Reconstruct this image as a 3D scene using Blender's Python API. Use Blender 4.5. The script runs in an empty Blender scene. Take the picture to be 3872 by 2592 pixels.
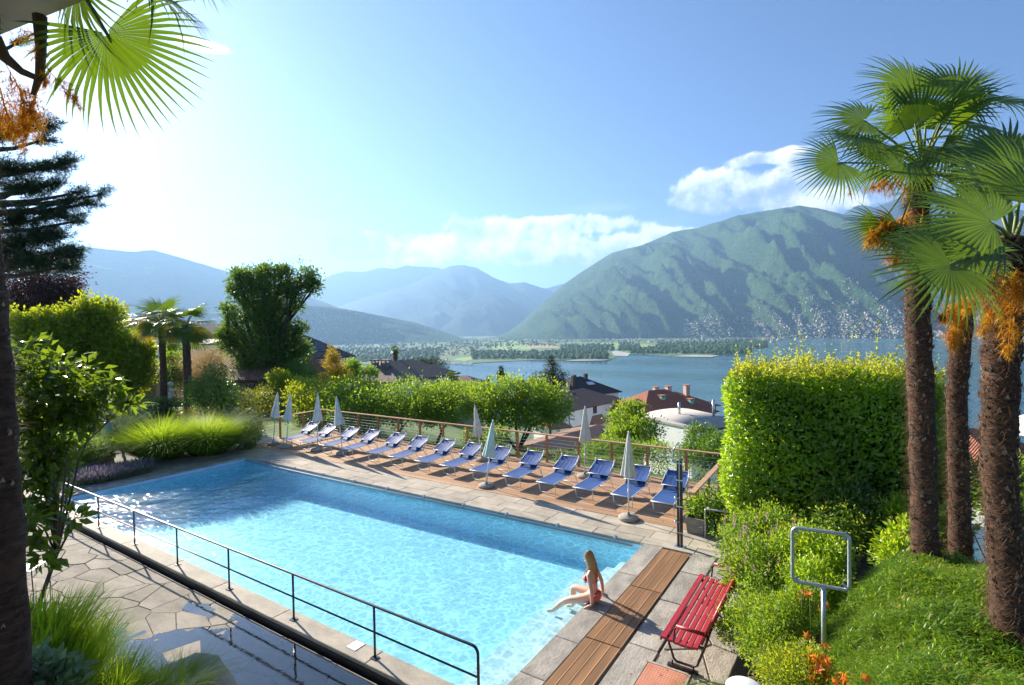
import bpy, math, random
import numpy as np
from mathutils import Vector, Matrix, noise as mnoise

S = bpy.context.scene
COL = S.collection
rad = math.radians
# ------------------------------------------------------------------ camera
PW, PH, FOC = 3872.0, 2592.0, 2001.0          # size of the photograph and its focal length in its own pixels
CX, CY = PW / 2, PH / 2
CAMH, YAW, HOR, ROLL = 4.6, rad(33.3), 1243.0, rad(-0.88)
PITCH = math.atan((HOR - CY) / FOC)
CAM = np.array([0, 0, CAMH])
_fw = np.array([-math.sin(YAW), math.cos(YAW), 0]); RT = np.array([math.cos(YAW), math.sin(YAW), 0]); _up = np.array([0, 0, 1.0])
FW = _fw * math.cos(PITCH) + _up * math.sin(PITCH)
UP = _up * math.cos(PITCH) - _fw * math.sin(PITCH)
_c, _s = math.cos(ROLL), math.sin(ROLL)

def ray(px, py):
    u, v = (px - CX) / FOC, (py - CY) / FOC
    return FW + RT * (u * _c + v * _s) - UP * (-u * _s + v * _c)
def gnd(px, py, z=0.0):
    d = ray(px, py); return CAM + d * ((z - CAMH) / d[2])
def at(px, py, depth):
    return CAM + ray(px, py) * depth
def ground_dir(px, depth):
    """plan position below/above the pixel column px at the given depth"""
    p = CAM + _fw * depth + RT * depth * ((px - CX) / FOC)
    return p[0], p[1]

cam = bpy.data.cameras.new('camera'); camo = bpy.data.objects.new('camera', cam); COL.objects.link(camo)
cam.sensor_width = 36; cam.lens = FOC / PW * 36; cam.clip_start = 0.05; cam.clip_end = 60000
_R = RT * _c + UP * _s; _U = UP * _c - RT * _s
camo.matrix_world = Matrix(((_R[0], _U[0], -FW[0], 0), (_R[1], _U[1], -FW[1], 0), (_R[2], _U[2], -FW[2], CAMH), (0, 0, 0, 1)))
S.camera = camo
S.render.engine = 'CYCLES'
S.cycles.use_denoising = True
S.cycles.max_bounces = 7; S.cycles.diffuse_bounces = 4; S.cycles.glossy_bounces = 3; S.cycles.transmission_bounces = 5
S.cycles.transparent_max_bounces = 10; S.cycles.volume_bounces = 0
S.cycles.sample_clamp_indirect = 6.0; S.cycles.sample_clamp_direct = 0
S.cycles.use_adaptive_sampling = True; S.cycles.adaptive_threshold = 0.015
S.view_settings.view_transform = 'Standard'; S.view_settings.look = 'None'
S.view_settings.exposure = EXPOSURE = 1.62; S.view_settings.gamma = 1; S.view_settings.use_curve_mapping = False

# ------------------------------------------------------------------ node helper
class NT:
    def __init__(self, tree): self.t = tree; self.n = tree.nodes; self.l = tree.links
    def node(self, kind, **kw):
        n = self.n.new(kind)
        for k, v in kw.items(): setattr(n, k, v)
        return n
    def put(self, sock, v):
        if v is None: return
        if hasattr(v, 'is_output'): self.l.new(v, sock)
        elif isinstance(v, (tuple, list)) and len(v) == 3 and sock.type == 'RGBA': sock.default_value = (*v, 1)
        else: sock.default_value = v
    def math(self, op, a, b=None, c=None, clamp=False):
        n = self.node('ShaderNodeMath', operation=op, use_clamp=clamp)
        for i, v in enumerate((a, b, c)): self.put(n.inputs[i], v)
        return n.outputs[0]
    def vmath(self, op, a, b=None, c=None):
        n = self.node('ShaderNodeVectorMath', operation=op)
        for i, v in enumerate((a, b)): self.put(n.inputs[i], v)
        if op == 'SCALE': self.put(n.inputs['Scale'], c)
        return n.outputs['Value'] if op in ('LENGTH', 'DOT_PRODUCT', 'DISTANCE') else n.outputs['Vector']
    def mix(self, f, a, b, blend='MIX'):
        n = self.node('ShaderNodeMix', data_type='RGBA', blend_type=blend)
        self.put(n.inputs[0], f); self.put(n.inputs[6], a); self.put(n.inputs[7], b)
        return n.outputs[2]
    def ramp(self, f, pts, interp='LINEAR'):
        n = self.node('ShaderNodeValToRGB'); r = n.color_ramp; r.interpolation = interp
        while len(r.elements) < len(pts): r.elements.new(0.5)
        for e, (p, c) in zip(r.elements, pts):
            e.position = p; e.color = (*c, 1) if isinstance(c, (tuple, list)) else (c, c, c, 1)
        self.put(n.inputs[0], f); return n.outputs[0]
    def maprange(self, v, a, b, c=0.0, d=1.0, smooth=True):
        n = self.node('ShaderNodeMapRange', interpolation_type='SMOOTHSTEP' if smooth else 'LINEAR')
        for i, x in enumerate((v, a, b, c, d)): self.put(n.inputs[i], x)
        return n.outputs[0]
    def noise(self, vec, scale, detail=4, rough=0.55, dist=0.0, w=None):
        n = self.node('ShaderNodeTexNoise')
        if w is not None: n.noise_dimensions = '4D'; self.put(n.inputs['W'], w)
        self.put(n.inputs['Vector'], vec); self.put(n.inputs['Scale'], scale); self.put(n.inputs['Detail'], detail)
        self.put(n.inputs['Roughness'], rough); self.put(n.inputs['Distortion'], dist)
        return n.outputs['Fac']
    def mapping(self, vec, scale=(1, 1, 1), rot=(0, 0, 0), loc=(0, 0, 0)):
        n = self.node('ShaderNodeMapping'); self.put(n.inputs[0], vec)
        n.inputs['Scale'].default_value = scale; n.inputs['Rotation'].default_value = rot; n.inputs['Location'].default_value = loc
        return n.outputs[0]
    def bump(self, h, strength=0.3, dist=0.02):
        n = self.node('ShaderNodeBump'); self.put(n.inputs['Height'], h)
        n.inputs['Strength'].default_value = strength; n.inputs['Distance'].default_value = dist
        return n.outputs['Normal']

# ------------------------------------------------------------------ sun and sky
SUN_EL = rad(24.4)
_sx, _sy = -4.602, 1.117; _sl = math.hypot(_sx, _sy); _sx /= _sl; _sy /= _sl
SUN = Vector((_sx * math.cos(SUN_EL), _sy * math.cos(SUN_EL), math.sin(SUN_EL)))
sl = bpy.data.lights.new('sun', 'SUN'); slo = bpy.data.objects.new('sun', sl); COL.objects.link(slo)
sl.energy = 5.0; sl.angle = rad(0.53); sl.color = (1.0, 0.90, 0.74)
slo.rotation_euler = SUN.to_track_quat('Z', 'Y').to_euler(); slo.location = (-40, 10, 60)

def build_world():
    w = bpy.data.worlds.new('World'); S.world = w; w.use_nodes = True
    t = NT(w.node_tree); t.n.clear()
    out = t.node('ShaderNodeOutputWorld'); bg = t.node('ShaderNodeBackground'); bg.inputs['Strength'].default_value = 0.064
    sky = t.node('ShaderNodeTexSky', sky_type='NISHITA', sun_disc=False)
    sky.sun_elevation = SUN_EL; sky.sun_rotation = math.atan2(_sx, _sy)
    sky.altitude = 2000; sky.air_density = 0.85; sky.dust_density = 1.6; sky.ozone_density = 3.2
    d = t.node('ShaderNodeTexCoord').outputs['Generated']
    sep = t.node('ShaderNodeSeparateXYZ'); t.put(sep.inputs[0], d); z = sep.outputs[2]
    # cumulus heaps: each is a soft ellipse around one direction, broken up by noise
    n1 = t.noise(d, 19, 8, 0.58)
    n2 = t.noise(t.vmath('ADD', d, (SUN.x * .012, SUN.y * .012, .012)), 19, 8, 0.58)
    def heaps(blobs, lo, hi):
        total = tone = None
        for (px, py, rx, ry, br) in blobs:
            c = ray(px, py); c = c / np.linalg.norm(c)
            ax = np.cross(c, (0, 0, 1)); ax /= np.linalg.norm(ax); ay = np.cross(ax, c)
            k = FOC * math.cos(math.atan((px - CX) / FOC))
            rel = t.vmath('SUBTRACT', d, tuple(c))
            u = t.math('MULTIPLY', t.vmath('DOT_PRODUCT', rel, tuple(ax)), k / rx)
            v = t.math('MULTIPLY', t.vmath('DOT_PRODUCT', rel, tuple(ay)), k / ry)
            vv = t.math('MULTIPLY', v, t.math('ADD', 1.0, t.math('MULTIPLY', t.math('LESS_THAN', v, 0.0), .5)))   # flat base
            q = t.math('SQRT', t.math('ADD', t.math('MULTIPLY', u, u), t.math('MULTIPLY', vv, vv)))
            front = t.math('GREATER_THAN', t.vmath('DOT_PRODUCT', d, tuple(c)), 0.5)
            m = t.math('MULTIPLY', t.maprange(q, 1.5, 0.25), front)
            tn = t.math('ADD', t.math('MULTIPLY', v, .32), br)
            if total is None: total, tone = m, t.math('MULTIPLY', tn, m)
            else: tone = t.math('ADD', tone, t.math('MULTIPLY', tn, m)); total = t.math('ADD', total, m)
        tone = t.math('DIVIDE', tone, t.math('ADD', total, .001))
        grow_ = t.math('MINIMUM', t.math('MULTIPLY', total, 3.0), 1.0)
        dens = t.math('ADD', t.math('MINIMUM', total, 1.1), t.math('MULTIPLY', t.math('MULTIPLY', t.math('SUBTRACT', n1, .5), 2.7), grow_))
        mask = t.maprange(dens, lo, hi)
        lit = t.math('ADD', tone, t.math('MULTIPLY', t.math('SUBTRACT', n1, n2), 1.7))  # painted cloud light: brighter tops, greyer undersides, sunward noise offset
        cc = t.ramp(lit, [(.2, (.26, .36, .52)), (.5, (.44, .53, .66)), (.7, (.74, .80, .87)), (.95, (1.08, 1.06, 1.04))])
        return mask, t.mix(1.0, cc, (CLOUD, CLOUD, CLOUD), 'MULTIPLY')
    CLOUD = 8.4
    white = heaps([(2850, 730, 235, 82, .46), (2690, 735, 105, 80, .62), (3080, 790, 170, 50, .85), (2460, 900, 100, 45, .78), (2570, 890, 70, 30, .72),
                   (1620, 945, 240, 62, .74), (1930, 885, 320, 70, .74), (1500, 985, 150, 46, .70), (2220, 850, 260, 40, .70), (2080, 985, 220, 60, .68), (2290, 955, 200, 55, .66), (1880, 960, 180, 55, .66), (760, 175, 90, 24, .95), (2930, 595, 110, 26, .7)], .36, .86)
    grey = heaps([(1310, 925, 75, 50, .18), (1410, 945, 80, 60, .2), (1775, 885, 80, 90, .12), (1090, 975, 40, 26, .3), (1350, 965, 95, 26, .28)], .40, .85)
    # thin general veil of high cloud, everywhere near the horizon
    flat = t.mapping(d, scale=(3, 3, 16))
    veil = t.math('MULTIPLY', t.maprange(t.noise(flat, 2.2, 6, .6, .4), .5, .78), t.math('MULTIPLY', t.maprange(z, .02, .07), t.maprange(z, .3, .1)))
    veil = t.math('MULTIPLY', veil, .5)
    blue = t.mix(1.0, sky.outputs[0], (.78, .87, 1.0), 'MULTIPLY')
    col = t.mix(veil, blue, (6.0, 6.4, 6.8))
    col = t.mix(t.math('MULTIPLY', white[0], .9), col, white[1])
    col = t.mix(t.math('MULTIPLY', grey[0], .85), col, grey[1])
    t.put(bg.inputs[0], col); t.l.new(bg.outputs[0], out.inputs[0])
build_world()
# ------------------------------------------------------------------ mesh and object tools
RNG = np.random.default_rng(7)
random.seed(7)

def tag(o, label=None, cat=None, group=None, kind=None):
    if label: o['label'] = label
    if cat: o['category'] = cat
    if group: o['group'] = group
    if kind: o['kind'] = kind
    return o
def empty(name, loc=(0, 0, 0), rz=0.0, label=None, cat=None, group=None):
    o = bpy.data.objects.new(name, None); COL.objects.link(o); o.empty_display_size = .2
    o.location = loc; o.rotation_euler = (0, 0, rz)
    return tag(o, label, cat, group)
def link(name, me, parent=None, loc=(0, 0, 0), rot=(0, 0, 0), scale=None):
    o = bpy.data.objects.new(name, me); COL.objects.link(o)
    o.parent = parent; o.location = loc; o.rotation_euler = rot
    if scale is not None: o.scale = scale if hasattr(scale, '__len__') else (scale,) * 3
    return o
def copy_tree(o, parent=None):
    kids = list(o.children)
    c = o.copy(); COL.objects.link(c); c.parent = parent
    for k in kids: copy_tree(k, c)
    return c

def mesh_np(name, V, F, mats, smooth=False, rnd=None, mi=None):
    """fast mesh from arrays; F is (n,3) or (n,4)"""
    me = bpy.data.meshes.new(name); V = np.asarray(V, np.float32); F = np.asarray(F, np.int32)
    n, k = F.shape
    me.vertices.add(len(V)); me.vertices.foreach_set('co', V.ravel())
    me.loops.add(n * k); me.loops.foreach_set('vertex_index', F.ravel())
    me.polygons.add(n); me.polygons.foreach_set('loop_start', np.arange(0, n * k, k, dtype=np.int32))
    if smooth: me.polygons.foreach_set('use_smooth', np.ones(n, bool))
    for m in (mats if isinstance(mats, (list, tuple)) else [mats]): me.materials.append(m)
    if mi is not None: me.polygons.foreach_set('material_index', np.asarray(mi, np.int32))
    if rnd is not None:
        a = me.attributes.new('rnd', 'FLOAT', 'FACE'); a.data.foreach_set('value', np.asarray(rnd, np.float32))
    me.update(calc_edges=True); return me

class MB:
    """collects boxes, tubes, lathes and prisms that become ONE mesh object"""
    def __init__(self): self.v = []; self.f = []; self.m = []; self.s = []; self.cm = 0
    def add(self, V, F, smooth=False):
        b = len(self.v); self.v.extend([tuple(map(float, p)) for p in V])
        for f in F: self.f.append(tuple(i + b for i in f)); self.m.append(self.cm); self.s.append(smooth)
        return self
    def box(self, x0, x1, y0, y1, z0, z1, bevel=0.0):
        if bevel <= 0:
            V = [(x, y, z) for z in (z0, z1) for (x, y) in ((x0, y0), (x1, y0), (x1, y1), (x0, y1))]
            return self.add(V, [(3, 2, 1, 0), (4, 5, 6, 7), (0, 1, 5, 4), (1, 2, 6, 5), (2, 3, 7, 6), (3, 0, 4, 7)])
        b = bevel
        r = lambda i, z: [(x0 + i, y0 + i, z), (x1 - i, y0 + i, z), (x1 - i, y1 - i, z), (x0 + i, y1 - i, z)]
        V = r(0, z0) + r(0, z1 - b) + r(b, z1)
        F = [(3, 2, 1, 0), (8, 9, 10, 11)]
        for k in (0, 4):
            for i in range(4): F.append((k + i, k + (i + 1) % 4, k + 4 + (i + 1) % 4, k + 4 + i))
        return self.add(V, F)
    def bar(self, a, b, w, h, up=(0, 0, 1)):
        """rectangular bar from a to b"""
        a, b = np.array(a, float), np.array(b, float); d = b - a; L = np.linalg.norm(d); d /= L
        up = np.array(up, float); sx = np.cross(d, up)
        if np.linalg.norm(sx) < 1e-4: sx = np.cross(d, (1, 0, 0))
        sx /= np.linalg.norm(sx); sz = np.cross(sx, d)
        V = [p + sx * i * w / 2 + sz * j * h / 2 for p in (a, b) for (i, j) in ((-1, -1), (1, -1), (1, 1), (-1, 1))]
        return self.add(V, [(0, 1, 2, 3), (7, 6, 5, 4), (0, 4, 5, 1), (1, 5, 6, 2), (2, 6, 7, 3), (3, 7, 4, 0)])
    def tube(self, pts, r, n=8, cap=True, jit=0.0, rng=random):
        pts = [np.array(p, float) for p in pts]; rs = r if hasattr(r, '__len__') else [r] * len(pts)
        V = []; ref = None
        for i, p in enumerate(pts):
            d = pts[min(i + 1, len(pts) - 1)] - pts[max(i - 1, 0)]; d = d / (np.linalg.norm(d) + 1e-9)
            if ref is None: ref = np.cross(d, (0, 0, 1) if abs(d[2]) < .9 else (1, 0, 0))
            ref = ref - d * ref.dot(d); ref /= np.linalg.norm(ref) + 1e-9; q = np.cross(d, ref)
            for k in range(n):
                a = 2 * math.pi * k / n; rr = rs[i] * (1 + (rng.uniform(-jit, jit) if jit else 0))
                V.append(p + (ref * math.cos(a) + q * math.sin(a)) * rr)
        F = []
        for i in range(len(pts) - 1):
            for k in range(n): F.append((i * n + k, i * n + (k + 1) % n, (i + 1) * n + (k + 1) % n, (i + 1) * n + k))
        if cap: F.append(tuple(range(n - 1, -1, -1))); F.append(tuple(range((len(pts) - 1) * n, len(pts) * n)))
        return self.add(V, F, True)
    def lathe(self, prof, n=20, c=(0, 0, 0), ripple=None):
        """prof: list of (r, z)"""
        V = []
        for i, (r, z) in enumerate(prof):
            for k in range(n):
                a = 2 * math.pi * k / n; rr = r * (ripple(i, a) if ripple else 1)
                V.append((c[0] + rr * math.cos(a), c[1] + rr * math.sin(a), c[2] + z))
        F = []
        for i in range(len(prof) - 1):
            for k in range(n): F.append((i * n + k, i * n + (k + 1) % n, (i + 1) * n + (k + 1) % n, (i + 1) * n + k))
        if prof[0][0] > 1e-6: F.append(tuple(range(n - 1, -1, -1)))
        if prof[-1][0] > 1e-6: F.append(tuple(range((len(prof) - 1) * n, len(prof) * n)))
        return self.add(V, F, True)
    def prism(self, poly, z0, z1, bevel=0.0):
        """vertical prism over a plan polygon (ccw)"""
        n = len(poly); c = np.mean(np.array(poly), axis=0)
        V = [(p[0], p[1], z0) for p in poly] + [(p[0], p[1], z1 - bevel) for p in poly]
        F = [tuple(range(n - 1, -1, -1))] + [(i, (i + 1) % n, n + (i + 1) % n, n + i) for i in range(n)]
        if bevel > 0:
            for p in poly:
                d = np.array(p) - c; L = np.linalg.norm(d) + 1e-9; V.append((*(c + d * (1 - bevel * 1.2 / L)), z1))
            F += [(n + i, n + (i + 1) % n, 2 * n + (i + 1) % n, 2 * n + i) for i in range(n)] + [tuple(range(2 * n, 3 * n))]
        else: F.append(tuple(range(n, 2 * n)))
        return self.add(V, F)
    def sheet(self, fn, nu, nv, smooth=True, both=0.0):
        V = [fn(i / nu, j / nv) for j in range(nv + 1) for i in range(nu + 1)]
        F = [(j * (nu + 1) + i, j * (nu + 1) + i + 1, (j + 1) * (nu + 1) + i + 1, (j + 1) * (nu + 1) + i) for j in range(nv) for i in range(nu)]
        return self.add(V, F, smooth)
    def mesh(self, name, mats):
        me = bpy.data.meshes.new(name); me.from_pydata(self.v, [], self.f)
        for m in (mats if isinstance(mats, (list, tuple)) else [mats]): me.materials.append(m)
        me.polygons.foreach_set('material_index', self.m); me.polygons.foreach_set('use_smooth', self.s)
        me.update(); return me
    def build(self, name, mats, parent=None, loc=(0, 0, 0), rot=(0, 0, 0)):
        return link(name, self.mesh(name, mats), parent, loc, rot)

# ------------------------------------------------------------------ materials
def principled(name):
    m = bpy.data.materials.new(name); m.use_nodes = True; t = NT(m.node_tree)
    return m, t, m.node_tree.nodes['Principled BSDF']
def mat(name, col, rough=.6, var=.25, scale=3.0, bump=0.0, bscale=None, metal=0.0, objvar=0.0, stretch=(1, 1, 1), detail=5, spec=.5, bdist=.01, speck=0.0, col2=None):
    """general surface: colour with large and fine variation, per-piece tone and fine relief"""
    m, t, p = principled(name)
    co = t.node('ShaderNodeTexCoord').outputs['Object']; info = t.node('ShaderNodeObjectInfo').outputs['Random']
    v = t.mapping(co, scale=stretch); w = t.math('MULTIPLY', info, 37.0)
    n1 = t.noise(v, scale, detail, .6, w=w)
    dark = tuple(c * (1 - var) for c in col); lite = tuple(min(1, c * (1 + var)) for c in (col2 or col))
    c = t.mix(t.maprange(n1, .3, .7), dark, lite)
    if speck:
        n3 = t.noise(v, scale * 25, 2, .7, w=w)
        c = t.mix(t.math('MULTIPLY', t.maprange(n3, .45, .7), speck), c, tuple(x * .35 for x in col))
    if objvar:
        f = t.math('ADD', 1 - objvar, t.math('MULTIPLY', info, 2 * objvar))
        vv = t.node('ShaderNodeCombineColor')
        for i in range(3): t.put(vv.inputs[i], f)
        c = t.mix(1.0, c, vv.outputs[0], 'MULTIPLY')
    t.put(p.inputs['Base Color'], c)
    t.put(p.inputs['Roughness'], t.math('ADD', rough - .08, t.math('MULTIPLY', n1, .16)))
    p.inputs['Metallic'].default_value = metal; p.inputs['Specular IOR Level'].default_value = spec
    if bump:
        nb = t.noise(v, bscale or scale * 6, 5, .65, w=w)
        t.put(p.inputs['Normal'], t.bump(nb, bump, bdist))
    return m
def leaf_mat(name, c0, c1, trans, tw=.45, rough=.42, spec=.5, dead=None):
    """leaf: colour varies leaf by leaf (attribute rnd), light passes through"""
    m = bpy.data.materials.new(name); m.use_nodes = True; t = NT(m.node_tree)
    p = m.node_tree.nodes['Principled BSDF']; out = m.node_tree.nodes['Material Output']
    a = t.node('ShaderNodeAttribute', attribute_name='rnd').outputs['Fac']
    pts = [(0.0, c0), (.93 if dead else 1.0, c1)] + ([(.96, dead)] if dead else [])
    c = t.ramp(a, pts); t.put(p.inputs['Base Color'], c)
    p.inputs['Roughness'].default_value = rough; p.inputs['Specular IOR Level'].default_value = spec
    tr = t.node('ShaderNodeBsdfTranslucent')
    tc = t.ramp(a, [(0.0, tuple(x * .75 for x in trans)), (1.0, trans)]); t.put(tr.inputs[0], tc)
    mx = t.node('ShaderNodeMixShader'); mx.inputs[0].default_value = tw
    t.l.new(p.outputs[0], mx.inputs[1]); t.l.new(tr.outputs[0], mx.inputs[2]); t.l.new(mx.outputs[0], out.inputs[0])
    return m
# ------------------------------------------------------------------ far landscape: lake, valley floor, mountains, town, haze
LZ = CAMH - 110.0                                   # lake level
DS = PW / 2342.0                                    # some outlines below were read in a 2342 px wide view

def forest_mat(name, c0, c1, meadow, scale=.004):
    m, t, p = principled(name)
    co = t.node('ShaderNodeTexCoord').outputs['Object']
    big = t.noise(co, scale, 6, .6); fine = t.noise(co, scale * 9, 5, .7)
    c = t.mix(t.maprange(fine, .32, .68), c0, c1)
    c = t.mix(t.math('MULTIPLY', t.maprange(big, .6, .72), .8), c, meadow)
    t.put(p.inputs['Base Color'], c); p.inputs['Roughness'].default_value = .9; p.inputs['Specular IOR Level'].default_value = .1
    t.put(p.inputs['Normal'], t.bump(fine, 1.0, 45.0))
    return m
M_forest = forest_mat('forest_slope', (.030, .082, .024), (.088, .170, .044), (.12, .19, .055))
M_forest_far = forest_mat('forest_far', (.022, .050, .022), (.045, .085, .032), (.09, .13, .06))

def lake_mat():
    m, t, p = principled('lake_water')
    co = t.node('ShaderNodeTexCoord').outputs['Object']
    streak = t.noise(t.mapping(co, scale=(.0006, .004, 1), rot=(0, 0, rad(20))), 1.0, 4, .6)
    t.put(p.inputs['Base Color'], t.mix(streak, (.05, .145, .20), (.07, .18, .235)))
    t.put(p.inputs['Roughness'], t.maprange(streak, .35, .65, .10, .30)); p.inputs['IOR'].default_value = 1.33
    rip = t.noise(t.mapping(co, scale=(.35, .35, 1)), 1.0, 3, .6)
    t.put(p.inputs['Normal'], t.bump(rip, .16, .3))
    return m
M_lake = lake_mat()
_q = 26000.0
mb = MB(); mb.add([(-_q, -2000, LZ), (_q, -2000, LZ), (_q, _q, LZ), (-_q, _q, LZ)], [(0, 1, 2, 3)])
tag(mb.build('lake', M_lake), kind='structure')

# valley floor: shoreline read from the photograph at lake level
shore = [(700, 1372), (1100, 1376), (1288, 1376), (1466, 1381), (1649, 1378), (1788, 1375), (2000, 1364), (2150, 1364), (2311, 1361), (2345, 1345), (2300, 1326), (2320, 1324),
         (2383, 1337), (2533, 1347), (2683, 1349), (2721, 1334), (2800, 1326), (2866, 1316), (2900, 1300), (2880, 1287), (2955, 1278), (3110, 1276), (3400, 1273), (3872, 1268), (4500, 1262)]
poly = [gnd(x, y, LZ)[:2] for x, y in shore]
poly += [(9000., 9000.), (9000., 24000.), (-24000., 24000.), (-24000., 2000.), (-6000., -400.)]
def valley_mat():
    m, t, p = principled('valley_floor')
    co = t.node('ShaderNodeTexCoord').outputs['Object']
    a = t.noise(co, .0035, 5, .6); b = t.noise(co, .02, 3, .6)
    v = t.node('ShaderNodeTexVoronoi', feature='F1'); t.put(v.inputs['Vector'], t.mapping(co, scale=(.006, .003, 1))); v.inputs['Scale'].default_value = 1
    c = t.mix(t.maprange(a, .4, .6), (.09, .17, .05), (.14, .22, .07)); c = t.mix(t.math('MULTIPLY', b, .5), c, (.06, .11, .045))
    c = t.mix(t.maprange(v.outputs['Color'], .7, .8), c, (.13, .20, .06))
    t.put(p.inputs['Base Color'], c); p.inputs['Roughness'].default_value = .95
    return m
mb = MB(); mb.prism(poly, LZ - 3, LZ + 1.5)
tag(mb.build('valley_floor', valley_mat()), kind='structure')
M_field = mat('field_grass', (.24, .38, .08), .9, .15, .01); M_wheat = mat('field_stubble', (.42, .33, .18), .9, .12, .01)
M_sand = mat('river_sand', (.42, .40, .35), .9, .12, .02)
def field(px, m, z=.5, name='field'):
    mb = MB(); mb.prism([gnd(x, y, LZ + 1.5)[:2] for x, y in px], LZ + 1.4, LZ + 1.5 + z); return tag(mb.build(name, m), kind='structure')
field([(1850, 1318), (1925, 1326), (2010, 1322), (2000, 1308), (1960, 1288), (1890, 1294)], M_field, .5)
field([(1970, 1308), (2010, 1317), (2120, 1316), (2090, 1306), (2040, 1301)], M_wheat, .7)
field([(2230, 1301), (2330, 1320), (2530, 1316), (2440, 1302), (2330, 1297)], M_field, .6)
field([(1715, 1362), (1760, 1366), (1790, 1360), (1780, 1350), (1730, 1355)], M_field, .6)
field([(2322, 1345), (2372, 1348), (2384, 1338), (2330, 1326), (2312, 1330)], M_sand, .4, 'sandbar')
field([(2540, 1349), (2690, 1351), (2720, 1345), (2620, 1343)], M_sand, .4, 'sandbar')
field([(2130, 1366), (2280, 1364), (2310, 1360), (2200, 1359)], M_sand, .4, 'sandbar')

HILLS = {}
def mountain(name, sky, d0, d1, f0, f1, m, seed, nu=150, nv=64, gully=.16, lam=900., prof=1.15, back=.45, slant=1.0):
    """ridge whose crest follows the skyline read from the photograph (px, py) at distances d0..d1 km, foot at f0..f1 km"""
    xs = np.array([p[0] for p in sky]); ys = np.array([p[1] for p in sky])
    V = []; rows = nv + 1; off = Vector((seed * 13.7, seed * 5.1, 0))
    grid = np.zeros((nu + 1, rows, 3))
    for i in range(nu + 1):
        k = i / nu; px = xs[0] + (xs[-1] - xs[0]) * k; py = np.interp(px, xs, ys)
        d = ray(px, py); hl = math.hypot(d[0], d[1]); ux, uy, el = d[0] / hl, d[1] / hl, d[2] / hl
        D = (d0 + (d1 - d0) * k) * 1000; Ft = (f0 + (f1 - f0) * k) * 1000
        D += 500 * mnoise.noise(Vector((k * 5, seed, 3.3)))
        top = CAMH + el * D; hr = max(top - LZ, 5.0)
        jag = 1 + .006 * mnoise.fractal(Vector((px * .02, seed, 0)), .8, 2.0, 4)
        lat = math.atan2(ux, uy) * D
        for j in range(rows):
            t = j / nv * (1 + back); dist = Ft + (D - Ft) * t
            if t <= 1: h = hr * (t ** prof)
            else: h = hr * (1 - ((t - 1) / back) ** 1.5 * .75)
            if t < 1:
                q = Vector((lat / lam + slant * t * 1.3, t * .9, 0)) + off
                r = 1 - abs(mnoise.noise(q + Vector((mnoise.noise(q * 1.7) * .35, 0, 0)))) * 2
                r2 = 1 - abs(mnoise.noise(q * 2.7)) * 2
                r3 = mnoise.fractal(q * 4.5, .8, 2.0, 6)
                h += hr * gully * math.sin(math.pi * min(t, 1) ** .8) ** .8 * (r - .45 + .6 * (r2 - .4) + .5 * r3) * .8
                h = min(h, hr * (t * 1.0 + .0) * (dist / D) ** -.0 if t > .97 else 1e9)
                h = min(h, (CAMH + el * dist * .995) - LZ if t > .5 else 1e9)     # crest stays the skyline
            h *= jag if t > .8 else 1
            if t < .06: h -= 6 * (1 - t / .06)
            grid[i, j] = (ux * dist, uy * dist, LZ + max(h, -8))
    V = grid.reshape(-1, 3)
    a = np.arange(nu)[:, None] * rows + np.arange(nv)[None, :]; a = a.ravel()
    F = np.stack([a, a + rows, a + rows + 1, a + 1], 1)
    o = link(name, mesh_np(name, V, F, m, True)); tag(o, kind='structure'); HILLS[name] = grid
    return grid
dd = lambda pts: [(x * DS, y * DS) for x, y in pts]
G_right = mountain('mountain_slope', dd([(1120, 774), (1150, 766), (1175, 752), (1195, 735), (1215, 715), (1290, 650), (1340, 615), (1400, 578), (1470, 560), (1540, 530), (1600, 520), (1690, 492), (1760, 480), (1830, 470),
     (1880, 478), (1920, 488), (1960, 497), (2050, 505), (2150, 520), (2342, 530), (2700, 560)]), 7.6, 6.6, 5.0, 4.35, M_forest, 1, 360, 140, .36, 950., 1.1, slant=1.6)
mountain('far_peak', dd([(1880, 520), (1925, 490), (1960, 467), (2000, 472), (2060, 450), (2200, 460), (2342, 480), (2600, 520)]), 10, 9.5, 7.4, 7, M_forest_far, 9, 60, 30)
mountain('central_mountain', dd([(700, 735), (780, 700), (820, 685), (880, 668), (940, 650), (990, 625), (1030, 608), (1060, 605), (1090, 612), (1130, 635), (1165, 648), (1200, 645), (1230, 655), (1270, 668), (1330, 700), (1400, 745)]),
     12.5, 12.0, 8.2, 8.6, M_forest_far, 2, 120, 60, .16, 1500.)
mountain('foothill', dd([(940, 772), (980, 752), (1020, 722), (1060, 690), (1110, 668), (1150, 676), (1200, 705), (1260, 752), (1290, 770)]), 9.6, 9.6, 8.0, 8.0, M_forest_far, 12, 60, 40, .16, 700.)
mountain('far_range', dd([(560, 700), (640, 660), (700, 650), (735, 640), (760, 628), (790, 620), (830, 622), (870, 612), (900, 615), (930, 607), (960, 610), (1000, 612), (1100, 640), (1250, 660), (1290, 648), (1340, 655), (1400, 690)]),
     13.8, 13.8, 12.8, 12.9, M_forest_far, 3, 110, 36, .12, 2200.)
mountain('left_mountain', dd([(-500, 600), (-200, 580), (0, 590), (140, 568), (180, 562), (230, 568), (300, 575), (350, 571), (400, 585), (450, 600), (520, 620), (560, 632), (600, 645), (680, 670), (740, 690), (800, 715), (900, 738), (990, 754), (1060, 774)]),
     6.6, 8.2, 4.2, 6.6, M_forest_far, 4, 170, 64, .15, 1100.)
mountain('low_hill', dd([(-600, 735), (0, 728), (250, 735), (480, 715), (600, 706), (700, 697), (760, 702), (820, 712), (880, 724), (950, 738), (1010, 757), (1060, 775), (1090, 784)]), 4.6, 5.4, 3.9, 4.6, M_forest, 5, 110, 40, .22, 420., 1.0)

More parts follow.
